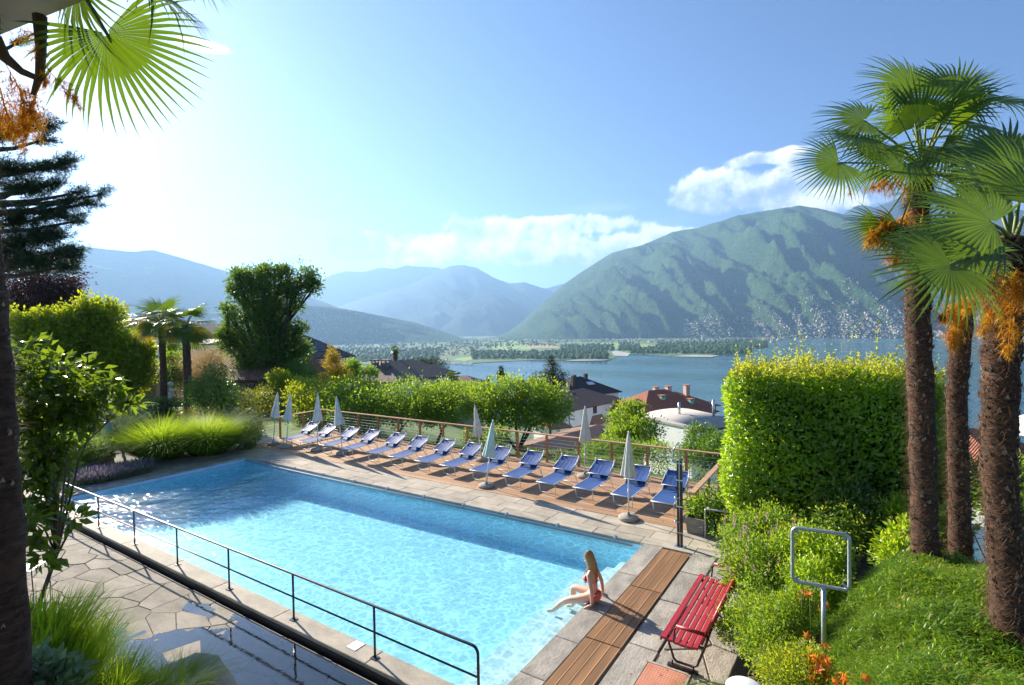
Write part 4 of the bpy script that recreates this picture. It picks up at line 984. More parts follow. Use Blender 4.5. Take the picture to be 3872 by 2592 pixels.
M_bark = mat('bark', (.12, .085, .06), .9, .3, 6, .7, 20, stretch=(3, 3, .6))
M_bark_d = mat('bark_dark', (.055, .040, .030), .95, .3, 6, .7, 20, stretch=(3, 3, .6))
LM = dict(
    green=leaf_mat('leaf_green', (0.066, 0.144, 0.018), (0.138, 0.240, 0.026), (0.408, 0.624, 0.036), .48),
    dark=leaf_mat('leaf_dark', (0.046, 0.108, 0.022), (0.108, 0.189, 0.030), (0.243, 0.432, 0.027), .40, .36),
    lime=leaf_mat('leaf_lime', (0.115, 0.196, 0.016), (0.230, 0.299, 0.021), (0.632, 0.713, 0.023), .5, .4),
    laurel=leaf_mat('leaf_laurel', (0.098, 0.215, 0.016), (0.208, 0.351, 0.023), (0.624, 0.858, 0.026), .46, .28, .6),
    shoot=leaf_mat('leaf_young', (0.242, 0.352, 0.033), (0.352, 0.374, 0.044), (0.770, 0.770, 0.066), .5, .35, .5, (0.440, 0.220, 0.055)),
    olive=leaf_mat('leaf_olive', (.10, .135, .020), (.19, .20, .030), (.42, .46, .04), .45, dead=(.28, .16, .06)),
    gloss=leaf_mat('leaf_glossy', (0.049, 0.119, 0.022), (0.098, 0.196, 0.031), (0.280, 0.476, 0.028), .35, .24, .8),
    silver=leaf_mat('leaf_silver', (0.132, 0.165, 0.099), (0.242, 0.264, 0.176), (0.242, 0.308, 0.132), .35, .6),
    purple=leaf_mat('leaf_copper', (.036, .016, .018), (.085, .036, .032), (.16, .06, .03), .3, .4),
    pine=leaf_mat('pine_needles', (.018, .046, .024), (.045, .078, .032), (.06, .12, .03), .2, .5),
    yellow=leaf_mat('leaf_golden', (.30, .22, .016), (.42, .31, .022), (.7, .5, .02), .4, .5),
    tan=leaf_mat('leaf_tan', (.30, .22, .10), (.40, .30, .14), (.6, .42, .14), .45, .6),
    grass=leaf_mat('grass_blades', (0.115, 0.230, 0.014), (0.218, 0.345, 0.023), (0.575, 0.759, 0.034), .52, .6, .2),
    palm=leaf_mat('palm_leaf', (0.033, 0.088, 0.015), (0.069, 0.144, 0.018), (0.188, 0.312, 0.010), .40, .32, .6),
    palmold=leaf_mat('palm_leaf_old', (.45, .28, .02), (.55, .36, .03), (.8, .5, .02), .45, .5),
    cover=leaf_mat('ground_cover', (0.094, 0.196, 0.017), (0.196, 0.304, 0.026), (0.493, 0.696, 0.029), .42, .45, dead=(0.493, 0.275, 0.087)),
    big=leaf_mat('leaf_big', (.030, .075, .014), (.085, .145, .020), (.28, .40, .02), .46, .35, .5, (.46, .13, .03)),
    hosta=leaf_mat('leaf_variegated', (.07, .14, .07), (.30, .36, .22), (.25, .4, .12), .35, .4),
    lav=leaf_mat('lavender_flower', (.20, .17, .24), (.34, .29, .36), (.3, .25, .3), .3, .7),
    pink=leaf_mat('pink_flower', (.60, .33, .40), (.72, .46, .52), (.7, .4, .45), .35, .6),
    orange=leaf_mat('lily_petal', (.80, .17, .02), (.88, .28, .04), (.95, .35, .03), .4, .5))

def shrub(name, label, cat, lobes, n, size, m, base=None, seed=0, aspect=.5, clump=12, spread=.17, trunk=.05, droop=0., group=None, m2=None, bark=None, stem='stem', fol='foliage', shell=(.62, 1.02), up=.25, fork=.35):
    rng = np.random.default_rng(seed + 100)
    if base is None:
        lo = min(lobes, key=lambda l: l[0][2]); x, y = lo[0][0], lo[0][1]; base = np.array([x, y, ground_z(x, y)])
    base = np.array(base, float); t = empty(name, tuple(base), 0, label, cat, group)
    loc = [(np.array(c) - base, r) for c, r in lobes]
    LV = Leaves(); lobe_leaves(LV, loc, n, size, rng, aspect, clump, spread, up, droop, shell); LV.build(fol, LM[m], t)
    if m2:
        LV = Leaves(); top = [(np.array(c) + [0, 0, r[2] * .25], np.array(r) * .9) for c, r in loc]; lobe_leaves(LV, top, max(60, n // 8), size * .9, rng, aspect, 6, spread, .6, 0, (.9, 1.1)); LV.build('shoots_and_lit_leaves', LM[m2], t)  # top leaves; the chestnut's olive ones paint sunlight on its crown
    if trunk:
        mb = MB(); limbs(mb, (0, 0, 0), loc, trunk, rng, fork); mb.build(stem, bark or M_bark, t)
    return t

def blades(LV, P, D, L, W, rng, bend=.5, seg=4, tone=None):
    """arching grass blades: P bases, D start directions"""
    n = len(P); D = unit(D); side = unit(np.cross(D, np.array([0, 0, 1.0])) + 1e-4); hor = D.copy(); hor[:, 2] = 0; hor = unit(hor + rng.normal(size=(n, 3)) * [.15, .15, 0])
    L = np.broadcast_to(L, n)[:, None]; W = np.broadcast_to(W, n)[:, None]; bend = np.broadcast_to(bend, n)[:, None]
    rows = []
    for k in range(seg + 1):
        t = k / seg; c = P + D * L * t + hor * L * bend * t * t * .8 - np.array([0, 0, 1.0]) * L * bend * t ** 2.4 * .7
        w = W * (1 - t ** 1.6) * .5
        if k < seg: rows += [c - side * w, c + side * w]
        else: rows += [c]
    V = np.stack(rows, 1); nv = V.shape[1]; b = np.arange(n)[:, None] * nv; T = []
    for k in range(seg - 1): T += [(2 * k, 2 * k + 1, 2 * k + 3), (2 * k, 2 * k + 3, 2 * k + 2)]
    T += [(2 * seg - 2, 2 * seg - 1, 2 * seg)]
    F = (b[:, :, None] + np.array(T)[None]).reshape(-1, 3)
    r = rng.random(n) if tone is None else tone
    LV.add(V.reshape(-1, 3), F, np.repeat(r, len(T)))

# ---- fan palm
def frond_mesh(seed, R=.55, n=36, half=118, droop=.42, fused=.42, m='palm', cup=.15):
    rg = np.random.default_rng(seed); V, F, RR = [], [], []; dth = 2 * half / n
    for i in range(n):
        th = rad(-half + dth * (i + .5)); L = R * (1 - .13 * (abs(th) / rad(half)) ** 2) * rg.uniform(.94, 1.03); b = len(V); dz = droop * rg.uniform(.6, 1.5) + (.5 if rg.random() < .10 else 0)
        hw = math.tan(rad(dth) / 2); tw = rg.uniform(-.03, .03)
        for k, fr in enumerate((.03, .22, fused, .62, .82, 1.0)):
            r = L * fr; w = r * hw if fr <= fused else L * fused * hw * (1 - ((fr - fused) / (1 - fused)) ** 1.4) * .92
            a = th + tw * max(0, fr - fused); z = -dz * R * max(0, fr - .3) ** 2 + cup * r * (1 - math.cos(th)) * .35
            rib = -.30 * w if k < 5 else 0
            dx, dy = math.sin(a), math.cos(a); px_, py_ = math.cos(a), -math.sin(a)
            rr = r * (1 - .25 * dz * max(0, fr - .5))
            for s, e in ((-1, 0), (0, rib), (1, 0)):
                if k == 5 and s != 0: continue
                V.append((dx * rr + px_ * w * s, dy * rr + py_ * w * s, z + e + .012))
        for k in range(4):
            o = b + k * 3; F += [(o, o + 3, o + 4), (o, o + 4, o + 1), (o + 1, o + 4, o + 5), (o + 1, o + 5, o + 2)]
        o = b + 12; F += [(o, o + 3, o + 1), (o + 1, o + 3, o + 2)]; RR += [rg.random()] * 18
    return mesh_np('frond', V, F, LM[m], False, RR)
FR = [frond_mesh(i) for i in range(5)]; FR_OLD = frond_mesh(9, m='palmold', droop=.4); FR_STIFF = [frond_mesh(20 + i, droop=.06, cup=.05) for i in range(2)]
M_pet = mat('petiole', (.12, .17, .04), .5, .2, 6)
_Ri, _Ui = np.array(_R), np.array(_U)
def frond(parent, base, crown, hub, axis, normal, size, me):
    """one leaf: petiole from the crown to the hub, blade along axis"""
    a = unit(np.array(axis, float)); nn = np.array(normal, float); nn = unit(nn - a * nn.dot(a)); x = np.cross(a, nn)
    M = Matrix(((x[0], a[0], nn[0]), (x[1], a[1], nn[1]), (x[2], a[2], nn[2])))
    o = link('frond', me, parent); o.rotation_mode = 'QUATERNION'; o.rotation_quaternion = M.to_quaternion(); o.location = tuple(np.array(hub) - base); o.scale = (size / .55,) * 3
    mid = (np.array(crown) + hub) / 2 + [0, 0, .06 * size]; mb = MB(); mb.tube([np.array(crown) - base, mid - base, np.array(hub) - base, np.array(hub) - base + a * .08 * size], [.018 * size / .55, .012 * size / .55, .009 * size / .55, .005], 5)
    mb.build('petiole', M_pet, parent); return o
def img_frond(parent, base, crown, px, py, depth, ang, size_px, tip=.0, face=.75, me=None):
    """frond whose hub shows at (px, py); blade points at the image angle ang (deg, up = 90), tip = lean to (-) or from (+) the camera"""
    hub = at(px, py, depth); a = _Ri * math.cos(rad(ang)) + _Ui * math.sin(rad(ang)) + FW * tip
    nrm = -FW * face + np.array([0, 0, 1.0]) * (1 - face) * 1.6
    return frond(parent, base, crown, hub, a, nrm, size_px / FOC * depth, me)
def rand_fronds(parent, base, crown, n, size, rng, lo=-35, hi=75, pet=.9, meshes=FR):
    for i in range(n):
        az = 2 * math.pi * (i * .382 + rng.uniform(-.04, .04)); el = rad(lo + (hi - lo) * ((i + .5) / n) + rng.uniform(-8, 8))
        d = np.array([math.cos(az) * math.cos(el), math.sin(az) * math.cos(el), math.sin(el)]); hub = np.array(crown) + d * size * pet * rng.uniform(.8, 1.1)
        ax = d.copy(); ax[2] -= .35; nrm = np.array([-d[0] * math.sin(el), -d[1] * math.sin(el), math.cos(el)]) + [0, 0, .2]
        frond(parent, base, crown, hub, ax, nrm, size * rng.uniform(.85, 1.1), meshes[rng.integers(len(meshes))])
def fibre_mat():
    m, t, p = principled('palm_fibre'); co = t.node('ShaderNodeTexCoord').outputs['Object']
    n1 = t.noise(t.mapping(co, scale=(9, 9, 40)), 1, 5, .7); n2 = t.noise(co, 7, 3, .6)
    c = t.ramp(n1, [(.30, (.016, .009, .006)), (.52, (.085, .042, .024)), (.78, (.24, .14, .085))]); t.put(p.inputs['Base Color'], t.mix(t.maprange(n2, .45, .7), c, (.13, .062, .034)))
    p.inputs['Roughness'].default_value = .9; t.put(p.inputs['Normal'], t.bump(n1, 1.0, .03)); return m
M_fibre = fibre_mat(); M_hair = leaf_mat('fibre_hair', (.036, .019, .012), (.24, .14, .085), (.2, .12, .07), .2, .8, .1); M_stub = leaf_mat('leaf_stub', (.30, .22, .16), (.55, .47, .38), (.4, .3, .2), .1, .6)
def palm_trunk(parent, base, pts, radii, rng, hair=2600, stubs=160, hl=.07):
    """shaggy trunk: tapered stem, old leaf bases, loose fibres"""
    base = np.array(base); pts = [np.array(p) - base for p in pts]; P, R = [], []; segs = 40
    tt = np.linspace(0, len(pts) - 1, segs + 1)
    for k, t in enumerate(tt):
        i = min(int(t), len(pts) - 2); f = t - i; f2 = f * f * (3 - 2 * f) if False else f; P.append(pts[i] * (1 - f2) + pts[i + 1] * f2); R.append((radii[i] * (1 - f) + radii[i + 1] * f) * (1 + .05 * math.sin(k * 2.1) + rng.uniform(-.05, .05)))
    mb = MB(); mb.tube(P, R, 20, jit=.05); mb.build('trunk', M_fibre, parent)
    P = np.array(P); R = np.array(R)
    def surf(n):
        t = rng.uniform(0, segs - .01, n); i = t.astype(int); f = (t - i)[:, None]; c = P[i] * (1 - f) + P[i + 1] * f; r = R[i] * (1 - f[:, 0]) + R[i + 1] * f[:, 0]; a = rng.uniform(0, 2 * math.pi, n)
        d = np.stack([np.cos(a), np.sin(a), np.zeros(n)], 1); return c + d * r[:, None], d
    LV = Leaves(); q, d = surf(hair); tang = np.stack([-d[:, 1], d[:, 0], np.zeros(hair)], 1) * rng.choice([-1, 1], (hair, 1))
    blades(LV, q - d * .01, d * .45 + tang * rng.uniform(.2, 1.2, (hair, 1)) + [0, 0, .25] * rng.normal(size=(hair, 1)), hl * rng.uniform(.5, 1.5, hair), hl * .05, rng, .35, 3)
    o = LV.build('trunk_fibres', M_hair, parent); tag(o, kind='stuff')
    LV = Leaves(); q, d = surf(stubs); LV.leaves(q - d * .012, d * .7 + [0, 0, .9], d, hl * .62 * rng.uniform(.6, 1.3, stubs), hl * .34, rng, .3)
    o = LV.build('leaf_bases', M_stub, parent); tag(o, kind='stuff')
M_infl = leaf_mat('palm_flower', (.58, .26, .02), (.72, .40, .04), (.8, .4, .03), .3, .6, .2)
def inflorescence(parent, base, p0, p1, size, rng, n=26):
    """branched yellow flower cluster hanging from p0 to p1"""
    base = np.array(base); p0, p1 = np.array(p0, float), np.array(p1, float); LV = Leaves(); ax = p1 - p0
    ts = rng.uniform(.15, 1, n); c = p0 + ax * ts[:, None] + np.array([0, 0, -.1]) * size * ts[:, None] ** 2
    br = rand_dir(rng, n) * .8 + unit(ax) * .7
    Ls = size * .5 * (1.15 - ts) * rng.uniform(.7, 1.2, n)
    blades(LV, np.array([p0 - base]), np.array([ax]), np.array([np.linalg.norm(ax)]), .03 * size, rng, .1, 4)
    blades(LV, c - base, br, Ls, .020 * size, rng, .3, 4)
    k = 24; idx = np.repeat(np.arange(n), k); t = rng.uniform(.1, 1, len(idx))[:, None]
    q = c[idx] + unit(br)[idx] * Ls[idx][:, None] * t - np.array([0, 0, 1.0]) * Ls[idx][:, None] * .2 * t ** 2
    blades(LV, q - base, rand_dir(rng, len(idx)) + unit(br)[idx] * .6, size * .16 * rng.uniform(.5, 1.2, len(idx)), .014 * size, rng, .2, 2)
    LV.build('flower_cluster', M_infl, parent)
def small_palm(name, label, px, crown_py, depth, size_px, nf, seed, base_z=None, trunk_r=.16, group=None, old=0):
    rng = np.random.default_rng(seed); c = at(px, crown_py, depth); gx, gy = c[0], c[1]; bz = ground_z(gx, gy) if base_z is None else base_z
    base = np.array([gx, gy, bz]); t = empty(name, tuple(base), 0, label, 'palm', group)
    palm_trunk(t, base, [base - [0, 0, .2], base + (c - base) * .5 + [.05, 0, 0], c], [trunk_r * 1.15, trunk_r, trunk_r], rng, 500, 60, .09)
    sz = size_px / FOC * depth; rand_fronds(t, base, c, nf, sz * .62, rng, -40, 70, .75)
    for k in range(old): frond(t, base, c, c + (-_Ri * (.9 if k == 0 else -.5) - [0, 0, .45]) * sz * .5, -_Ri * (1 if k == 0 else -1) - np.array([0, 0, .6]), -FW, sz * .5, FR_OLD)
    return t
# ------------------------------------------------------------------ the plants of this garden
def dy(px, y): return y / (_fw[1] + RT[1] * (px - CX) / FOC)          # depth at which the column px reaches the plan line y
rng = np.random.default_rng(77)
# the three palms on the right
def right_palm(name, label, foot, crown, fat, seed):
    b = np.array(foot); t = empty(name, tuple(b), 0, label, 'palm', 'fan palms on the right bank'); return t, b
cA, fA = at(3470, 780, 6.3), at(3503, 2235, 6.3)
pA, bA = right_palm('fan_palm', 'tall shaggy fan palm, leftmost of the three on the right bank', fA, cA, .16, 1)
palm_trunk(pA, bA, [bA - [0, 0, .3], at(3490, 1700, 6.3), at(3470, 1200, 6.3), cA, at(3490, 650, 6.3)], [.14, .13, .128, .12, .09], rng, 8000, 420, .10)
for (x, y, d, ang, s, tip, face) in ((3270, 459, 6.1, 168, 205, .1, .7), (3251, 522, 6.0, 184, 215, -.2, .55), (3170, 616, 5.8, 208, 190, -.1, .8), (3436, 337, 6.3, 128, 225, .2, .75), (3510, 340, 6.5, 86, 170, .4, .7),
        (3604, 370, 6.2, 54, 235, .1, .75), (3376, 408, 6.2, 150, 130, -.5, .9), (3740, 386, 6.6, 12, 250, .2, .5), (3330, 560, 5.9, 235, 190, -.4, .6), (3660, 480, 6.0, -12, 220, -.2, .5), (3560, 560, 5.7, -60, 220, -.5, .7), (3430, 620, 5.6, 250, 190, -.5, .75),
        (3400, 860, 5.9, 215, 170, -.3, .7), (3330, 850, 6.0, 240, 150, -.1, .8), (3620, 700, 6.0, 5, 200, -.2, .6)):
    img_frond(pA, bA, at(3490, 640, 6.3), x, y, d, ang, s, tip, face, FR[int(rng.integers(5))])
rand_fronds(pA, bA, at(3490, 620, 6.3), 9, .62, rng, -5, 80, 1.0)
inflorescence(pA, bA, at(3440, 700, 6.2), at(3300, 690, 5.9), .46, rng, 34); inflorescence(pA, bA, at(3450, 800, 6.2), at(3290, 880, 5.9), .75, rng, 46); inflorescence(pA, bA, at(3440, 760, 6.1), at(3380, 960, 5.8), .7, rng, 40); inflorescence(pA, bA, at(3420, 690, 6.2), at(3200, 720, 5.9), .30, rng, 12)
cC, fC = at(3800, 1050, 4.4), at(3845, 2600, 4.4)
pC, bC = right_palm('fan_palm', 'thick shaggy fan palm nearest the camera at the right picture edge', fC, cC, .17, 2)
palm_trunk(pC, bC, [bC - [0, 0, .3], at(3810, 2200, 4.4), at(3775, 1750, 4.4), at(3785, 1350, 4.4), cC, at(3830, 900, 4.4)], [.16, .118, .112, .125, .12, .09], rng, 9500, 520, .09)
crC = at(3830, 930, 4.4)
for (x, y, d, ang, s, tip, face) in ((3750, 847, 4.2, 148, 330, .1, .75), (3588, 1004, 4.0, 205, 310, -.25, .7), (3543, 932, 4.3, 182, 210, .1, .6), (3654, 877, 4.4, 195, 260, .1, .55), (3690, 960, 4.1, 262, 210, -.2, .75), (3900, 780, 4.3, 40, 330, .1, .7),
        (3860, 720, 4.6, 95, 300, .2, .6), (3620, 780, 4.7, 160, 250, .2, .5), (3950, 980, 4.2, -30, 280, -.1, .6), (3740, 700, 5.0, 120, 260, .3, .5), (3800, 600, 5.2, 60, 280, .3, .5)):
    img_frond(pC, bC, crC, x, y, d, ang, s, tip, face, FR[int(rng.integers(5))])
for (a, b, s) in (((3790, 1040), (3600, 1060), .26), ((3800, 1060), (3720, 1230), .22), ((3830, 1080), (3810, 1330), .20), ((3790, 1010), (3860, 1120), .2), ((3760, 1030), (3650, 1150), .22)):
    inflorescence(pC, bC, at(*a, 4.25), at(*b, 4.05), s * 1.9, rng, 36)
cB, fB = at(3640, 1150, 6.5), at(3640, 2290, 6.5)
pB, bB = right_palm('fan_palm', 'slim shaggy fan palm, the middle one of the three on the right bank', fB, cB, .14, 3)
palm_trunk(pB, bB, [bB - [0, 0, .3], at(3628, 1900, 6.5), at(3618, 1500, 6.5), cB], [.135, .108, .105, .11], rng, 6000, 300, .09)
rand_fronds(pB, bB, at(3645, 1080, 6.5), 9, .5, rng, 0, 70, .9)
inflorescence(pB, bB, at(3640, 1110, 6.4), at(3600, 1290, 6.2), .6, rng, 50); inflorescence(pB, bB, at(3650, 1120, 6.4), at(3560, 1190, 6.2), .5, rng, 40)

# palm at the left picture edge: trunk, hanging fan and flower stalks
fL = at(25, 2720, 3.0); bL = np.array([fL[0], fL[1], ground_z(fL[0], fL[1])]); pL = empty('fan_palm', tuple(bL), 0, 'dark shaggy palm trunk at the left picture edge with a backlit fan above', 'palm')
palm_trunk(pL, bL, [bL - [0, 0, .3], at(-12, 2000, 3.0), at(-45, 1300, 3.05), at(-110, 500, 3.1), at(-60, -250, 3.1)], [.13, .115, .10, .09, .10], rng, 4200, 160)
crL = at(150, -260, 3.1)
for (x, y, d, ang, s, tip, face) in ((405, 130, 3.0, 291, 400, .1, .8), (520, -60, 2.9, 330, 330, .1, .3), (300, -60, 3.1, 250, 330, .2, .6), (640, -160, 3.0, 320, 260, .1, .4)):
    img_frond(pL, bL, crL, x, y, d, ang, s, tip, face, FR[int(rng.integers(5))])
for (a, b, s) in (((130, 60), (170, 300), .25), ((150, 330), (80, 480), .32), ((20, 240), (120, 420), .30), ((170, 250), (300, 400), .24), ((0, 330), (40, 500), .34), ((140, 420), (90, 560), .22)):
    inflorescence(pL, bL, at(*a, 3.0), at(*b, 3.0), s, rng, 24)
mb = MB(); mb.tube([at(150, 60, 3.0) - bL, at(155, 200, 3.0) - bL, at(150, 290, 3.0) - bL, at(125, 360, 3.0) - bL], [.035, .025, .022, .012], 7); mb.build('flower_stalk', M_bark, pL); mb = MB(); mb.tube([at(-20, 150, 3.0) - bL, at(20, 220, 3.0) - bL, at(80, 270, 3.0) - bL, at(150, 300, 3.0) - bL], [.04, .03, .02, .015], 7); mb.build('flower_stalk', M_bark, pL); mb = MB(); mb.tube([at(-60, -250, 3.1) - bL, crL - bL], [.12, .1], 8); mb.build('trunk_top', M_fibre, pL)

# the two palms on the lawn and far ones
small_palm('fan_palm', 'left one of two slim palms on the lawn, with a yellow dead fan', 610, 1222, 30.5, 128, 18, 31, -.1, .17, 'palms on the lawn', 1)
small_palm('fan_palm', 'right one of two slim palms on the lawn behind the tall grass', 702, 1240, 29.5, 122, 17, 32, -.1, .20, 'palms on the lawn', 2)
small_palm('fan_palm', 'tall far palm rising above the low white house with chimneys', 1494, 1325, 75, 24, 16, 33, None, .3)
small_palm('fan_palm', 'dark bushy palm right of the umbrella pine', 1712, 1425, 62, 34, 18, 34, None, .35)
small_palm('fan_palm', 'small far palm beside the dark cypress by the lake', 1847, 1432, 75, 18, 14, 35, None, .2)
small_palm('fan_palm', 'lone far palm against the lake between white house and barrel roof', 2415, 1522, 120, 20, 16, 36, None, .25)

# hedge: big clipped laurel block
def hedge(name, label, c, half, rot, z0, z1, n, size, m, seed, rnd=.35, m2=None, top=0, cat='hedge', loosen=.05, legs=0, shoots=0):
    rng = np.random.default_rng(seed); base = np.array([c[0], c[1], z0]); t = empty(name, tuple(base), rot, label, cat); h = z1 - z0
    LV = Leaves(); hx, hy = half
    def sample(n):
        d = rand_dir(rng, n); p = 5.0; k = (np.abs(d[:, 0]) ** p + np.abs(d[:, 1]) ** p + np.abs(d[:, 2]) ** p) ** (-1 / p); s = d * k[:, None]
        q = s * [hx, hy, h / 2] + [0, 0, h / 2]; nn = unit(np.sign(s) * np.abs(s) ** (p - 1) / np.array([hx, hy, h / 2])); return q, nn
    # even cover of the faces: weight by area through rejection on a box
    fa = [(hy * h, 0), (hx * h, 1), (hx * hy * 2, 2)]; P, N = [], []
    tot = sum(a for a, _ in fa)
    for a, ax in fa:
        k = int(n * a / tot); u = rng.uniform(-1, 1, (k, 3)); u[:, ax] = rng.choice([-1, 1], k)
        p = 7.0; sc = (np.abs(u) ** p).sum(1) ** (-1 / p); s = u * sc[:, None]; P.append(s * [hx, hy, h / 2] + [0, 0, h / 2]); N.append(unit(np.sign(s) * np.abs(s) ** (p - 1) / np.array([hx, hy, h / 2])))
    P = np.concatenate(P); N = np.concatenate(N); k = len(P)
    wav = .06 * np.sin(P[:, :1] * 3.1 + P[:, 2:] * 2.3) + .04 * np.sin(P[:, 1:2] * 4.3 + P[:, 2:] * 3.7)
    P = P + N * (wav - rng.random((k, 1)) ** 2 * rnd + rng.normal(size=(k, 1)) * loosen * .5)
    A = N * .55 + rand_dir(rng, k) * .8 + [0, 0, .35]; L = size * rng.uniform(.65, 1.25, k)
    LV.leaves(P, A, unit(N + rand_dir(rng, k) * .5 + [0, 0, .4]), L, L * .42, rng, r=np.clip(.5 + .5 * np.sin(P[:, 0] * 2 + P[:, 2] * 3) * .5 + rng.normal(size=k) * .25, 0, .999)); LV.build('foliage', LM[m], t)
    if shoots:
        LV = Leaves(); sx = rng.uniform(-.92, .92, shoots) * hx; sy = rng.uniform(-.9, .9, shoots) * hy; hh = rng.uniform(.12, .30, shoots) * (1 + 1.3 * (rng.random(shoots) < .12)) * (1 + .6 * np.exp(-((sx - hx * .45) / .5) ** 2) + .5 * np.exp(-((sx + hx * .25) / .4) ** 2))
        idx = np.repeat(np.arange(shoots), 12); q = rng.random(len(idx)); lean = rng.normal(size=(shoots, 3)) * .15
        P = np.stack([sx[idx], sy[idx], h + hh[idx] * q - .05], 1) + lean[idx] * (hh[idx] * q)[:, None]
        LV.leaves(P, rand_dir(rng, len(idx)) + [0, 0, .7], rand_dir(rng, len(idx)) + [0, 0, .5], size * .75 * (1.2 - .5 * q), size * .3, rng); LV.build('shoots_and_lit_leaves', LM[m2], t)
    if legs:
        mb = MB()
        for i in range(legs): x = -hx * .7 + 1.4 * hx * i / max(1, legs - 1); mb.tube([(x, rng.uniform(-.3, .3), -.8), (x + .1, 0, h * .3)], [.06, .04], 7)
        mb.build('stem', M_bark_d, t)
    # woody interior with larger, darker leaves
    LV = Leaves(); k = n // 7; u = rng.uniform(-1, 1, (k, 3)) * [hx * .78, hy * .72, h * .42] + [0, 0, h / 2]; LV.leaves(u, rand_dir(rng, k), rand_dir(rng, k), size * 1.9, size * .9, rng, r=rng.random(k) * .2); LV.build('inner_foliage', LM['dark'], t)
    mb = MB()
    for i in range(26): a = rng.uniform(-.8, .8, 2) * (hx, hy); mb.tube([(a[0] * .7, a[1] * .6, 0), (a[0], a[1], h * .8)], [.03, .012], 5)
    mb.build('branches', M_bark_d, t); return t
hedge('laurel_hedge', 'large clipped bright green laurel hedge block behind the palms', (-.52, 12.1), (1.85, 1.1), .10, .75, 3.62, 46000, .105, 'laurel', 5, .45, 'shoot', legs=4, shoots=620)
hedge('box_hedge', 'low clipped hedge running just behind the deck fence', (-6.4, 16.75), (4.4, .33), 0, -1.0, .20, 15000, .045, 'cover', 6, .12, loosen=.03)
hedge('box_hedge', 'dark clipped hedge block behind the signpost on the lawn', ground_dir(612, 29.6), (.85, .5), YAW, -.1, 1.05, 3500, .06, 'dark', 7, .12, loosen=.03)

# shrubs and trees behind the deck, left to right
def row(px, py, rx, ry, y): return pxl(px, py, rx, ry, dy(px, y))
shrub('olive_shrub', 'yellowish loose shrub behind the deck corner, left of the parasols', 'shrub', [row(960, 1530, 75, 50, 17.6), row(1060, 1505, 80, 52, 18.2), row(1020, 1570, 90, 40, 17.5)], 7000, .13, 'olive', None, 1, .45, trunk=.07)
shrub('elder_shrub', 'sunlit yellow-green shrub behind the corner parasols', 'shrub', [row(1170, 1492, 80, 50, 18.0), row(1250, 1505, 70, 55, 17.8), row(1210, 1545, 100, 45, 17.6)], 7500, .14, 'lime', None, 2, .5, trunk=.07)
shrub('elder_shrub', 'broad leafy shrub behind the fence under the low white house', 'shrub', [row(1340, 1490, 90, 62, 18.0), row(1430, 1520, 80, 55, 17.8), row(1370, 1560, 110, 45, 17.6)], 9000, .13, 'green', None, 3, .5, trunk=.07, m2='lime')
shrub('dense_shrub', 'dark dense shrub in the middle behind the deck fence', 'shrub', [row(1545, 1500, 85, 62, 18.0), row(1600, 1545, 80, 50, 17.7), row(1500, 1560, 70, 45, 17.6)], 9000, .11, 'green', None, 4, .5, trunk=.07)
shrub('dense_shrub', 'rounded shrub left of the twisted garden tree', 'shrub', [row(1665, 1510, 80, 55, 18.2), row(1720, 1545, 70, 50, 17.9), row(1640, 1560, 80, 40, 17.8)], 8000, .11, 'green', None, 5, .5, trunk=.07, m2='lime')
shrub('garden_tree', 'broad low garden tree with dark twisted trunks beside the white house', 'tree', [row(1830, 1515, 75, 52, 19.0), row(1930, 1490, 90, 55, 19.2), row(2030, 1505, 85, 58, 19.4), row(2100, 1545, 60, 52, 19.2), row(1900, 1560, 90, 40, 18.8), row(2010, 1575, 80, 36, 18.9)],
      17000, .12, 'green', (*ground_dir(1950, dy(1950, 18.6)), -1.6), 6, .48, trunk=.10, m2='lime', bark=M_bark_d)
shrub('low_shrub', 'small shrub at the fence below the garden tree', 'shrub', [row(1800, 1655, 50, 38, 16.7), row(1880, 1650, 45, 30, 16.6)], 2600, .09, 'green', None, 7, .5, trunk=.03)
shrub('silver_shrub', 'grey-green shrub outside the left end of the deck fence', 'shrub', [row(985, 1600, 60, 34, 16.8), row(1050, 1610, 50, 30, 16.6)], 3500, .08, 'silver', None, 8, .4, trunk=.04)
shrub('leafy_tree', 'bright leafy tree right of the white house wall', 'tree', [pxl(2370, 1590, 62, 60, 40), pxl(2420, 1640, 70, 55, 38), pxl(2340, 1660, 55, 45, 38), pxl(2400, 1545 , 35, 25, 40)], 9000, .20, 'green', None, 9, .5, trunk=.15, m2='lime')
shrub('leafy_tree', 'dark leafy tree in front of the barrel-roofed house', 'tree', [pxl(2650, 1660, 55, 52, 30), pxl(2710, 1690, 60, 45, 28), pxl(2600, 1720, 45, 40, 28), pxl(2680, 1730, 60, 40, 27)], 9000, .14, 'dark', None, 10, .45, trunk=.12)
shrub('leafy_shrub', 'green shrub between the deck fence and the garage roof', 'shrub', [pxl(2300, 1690, 55, 35, 24), pxl(2240, 1700, 45, 30, 24), pxl(2480, 1710, 70, 32, 24), pxl(2400, 1700, 50, 30, 24)], 6000, .10, 'green', None, 11, .5, trunk=.06)
shrub('cedar', 'far blue-green cedar standing in front of the lake', 'tree', [pxl(2090, 1395, 30, 28, 62), pxl(2060, 1430, 45, 20, 62), pxl(2115, 1430, 30, 24, 62), pxl(2080, 1460, 55, 25, 62), pxl(2020, 1440, 22, 14, 62), pxl(2088, 1370, 14, 18, 62)], 8000, .22, 'pine', None, 12, .3, trunk=.2, droop=.3, spread=.2)
shrub('cypress', 'small dark far cypress by the lake', 'tree', [pxl(1895, 1425, 13, 22, 80), pxl(1895, 1402, 8, 16, 80)], 1800, .22, 'pine', None, 13, .35, trunk=.15, shell=(.5, 1))
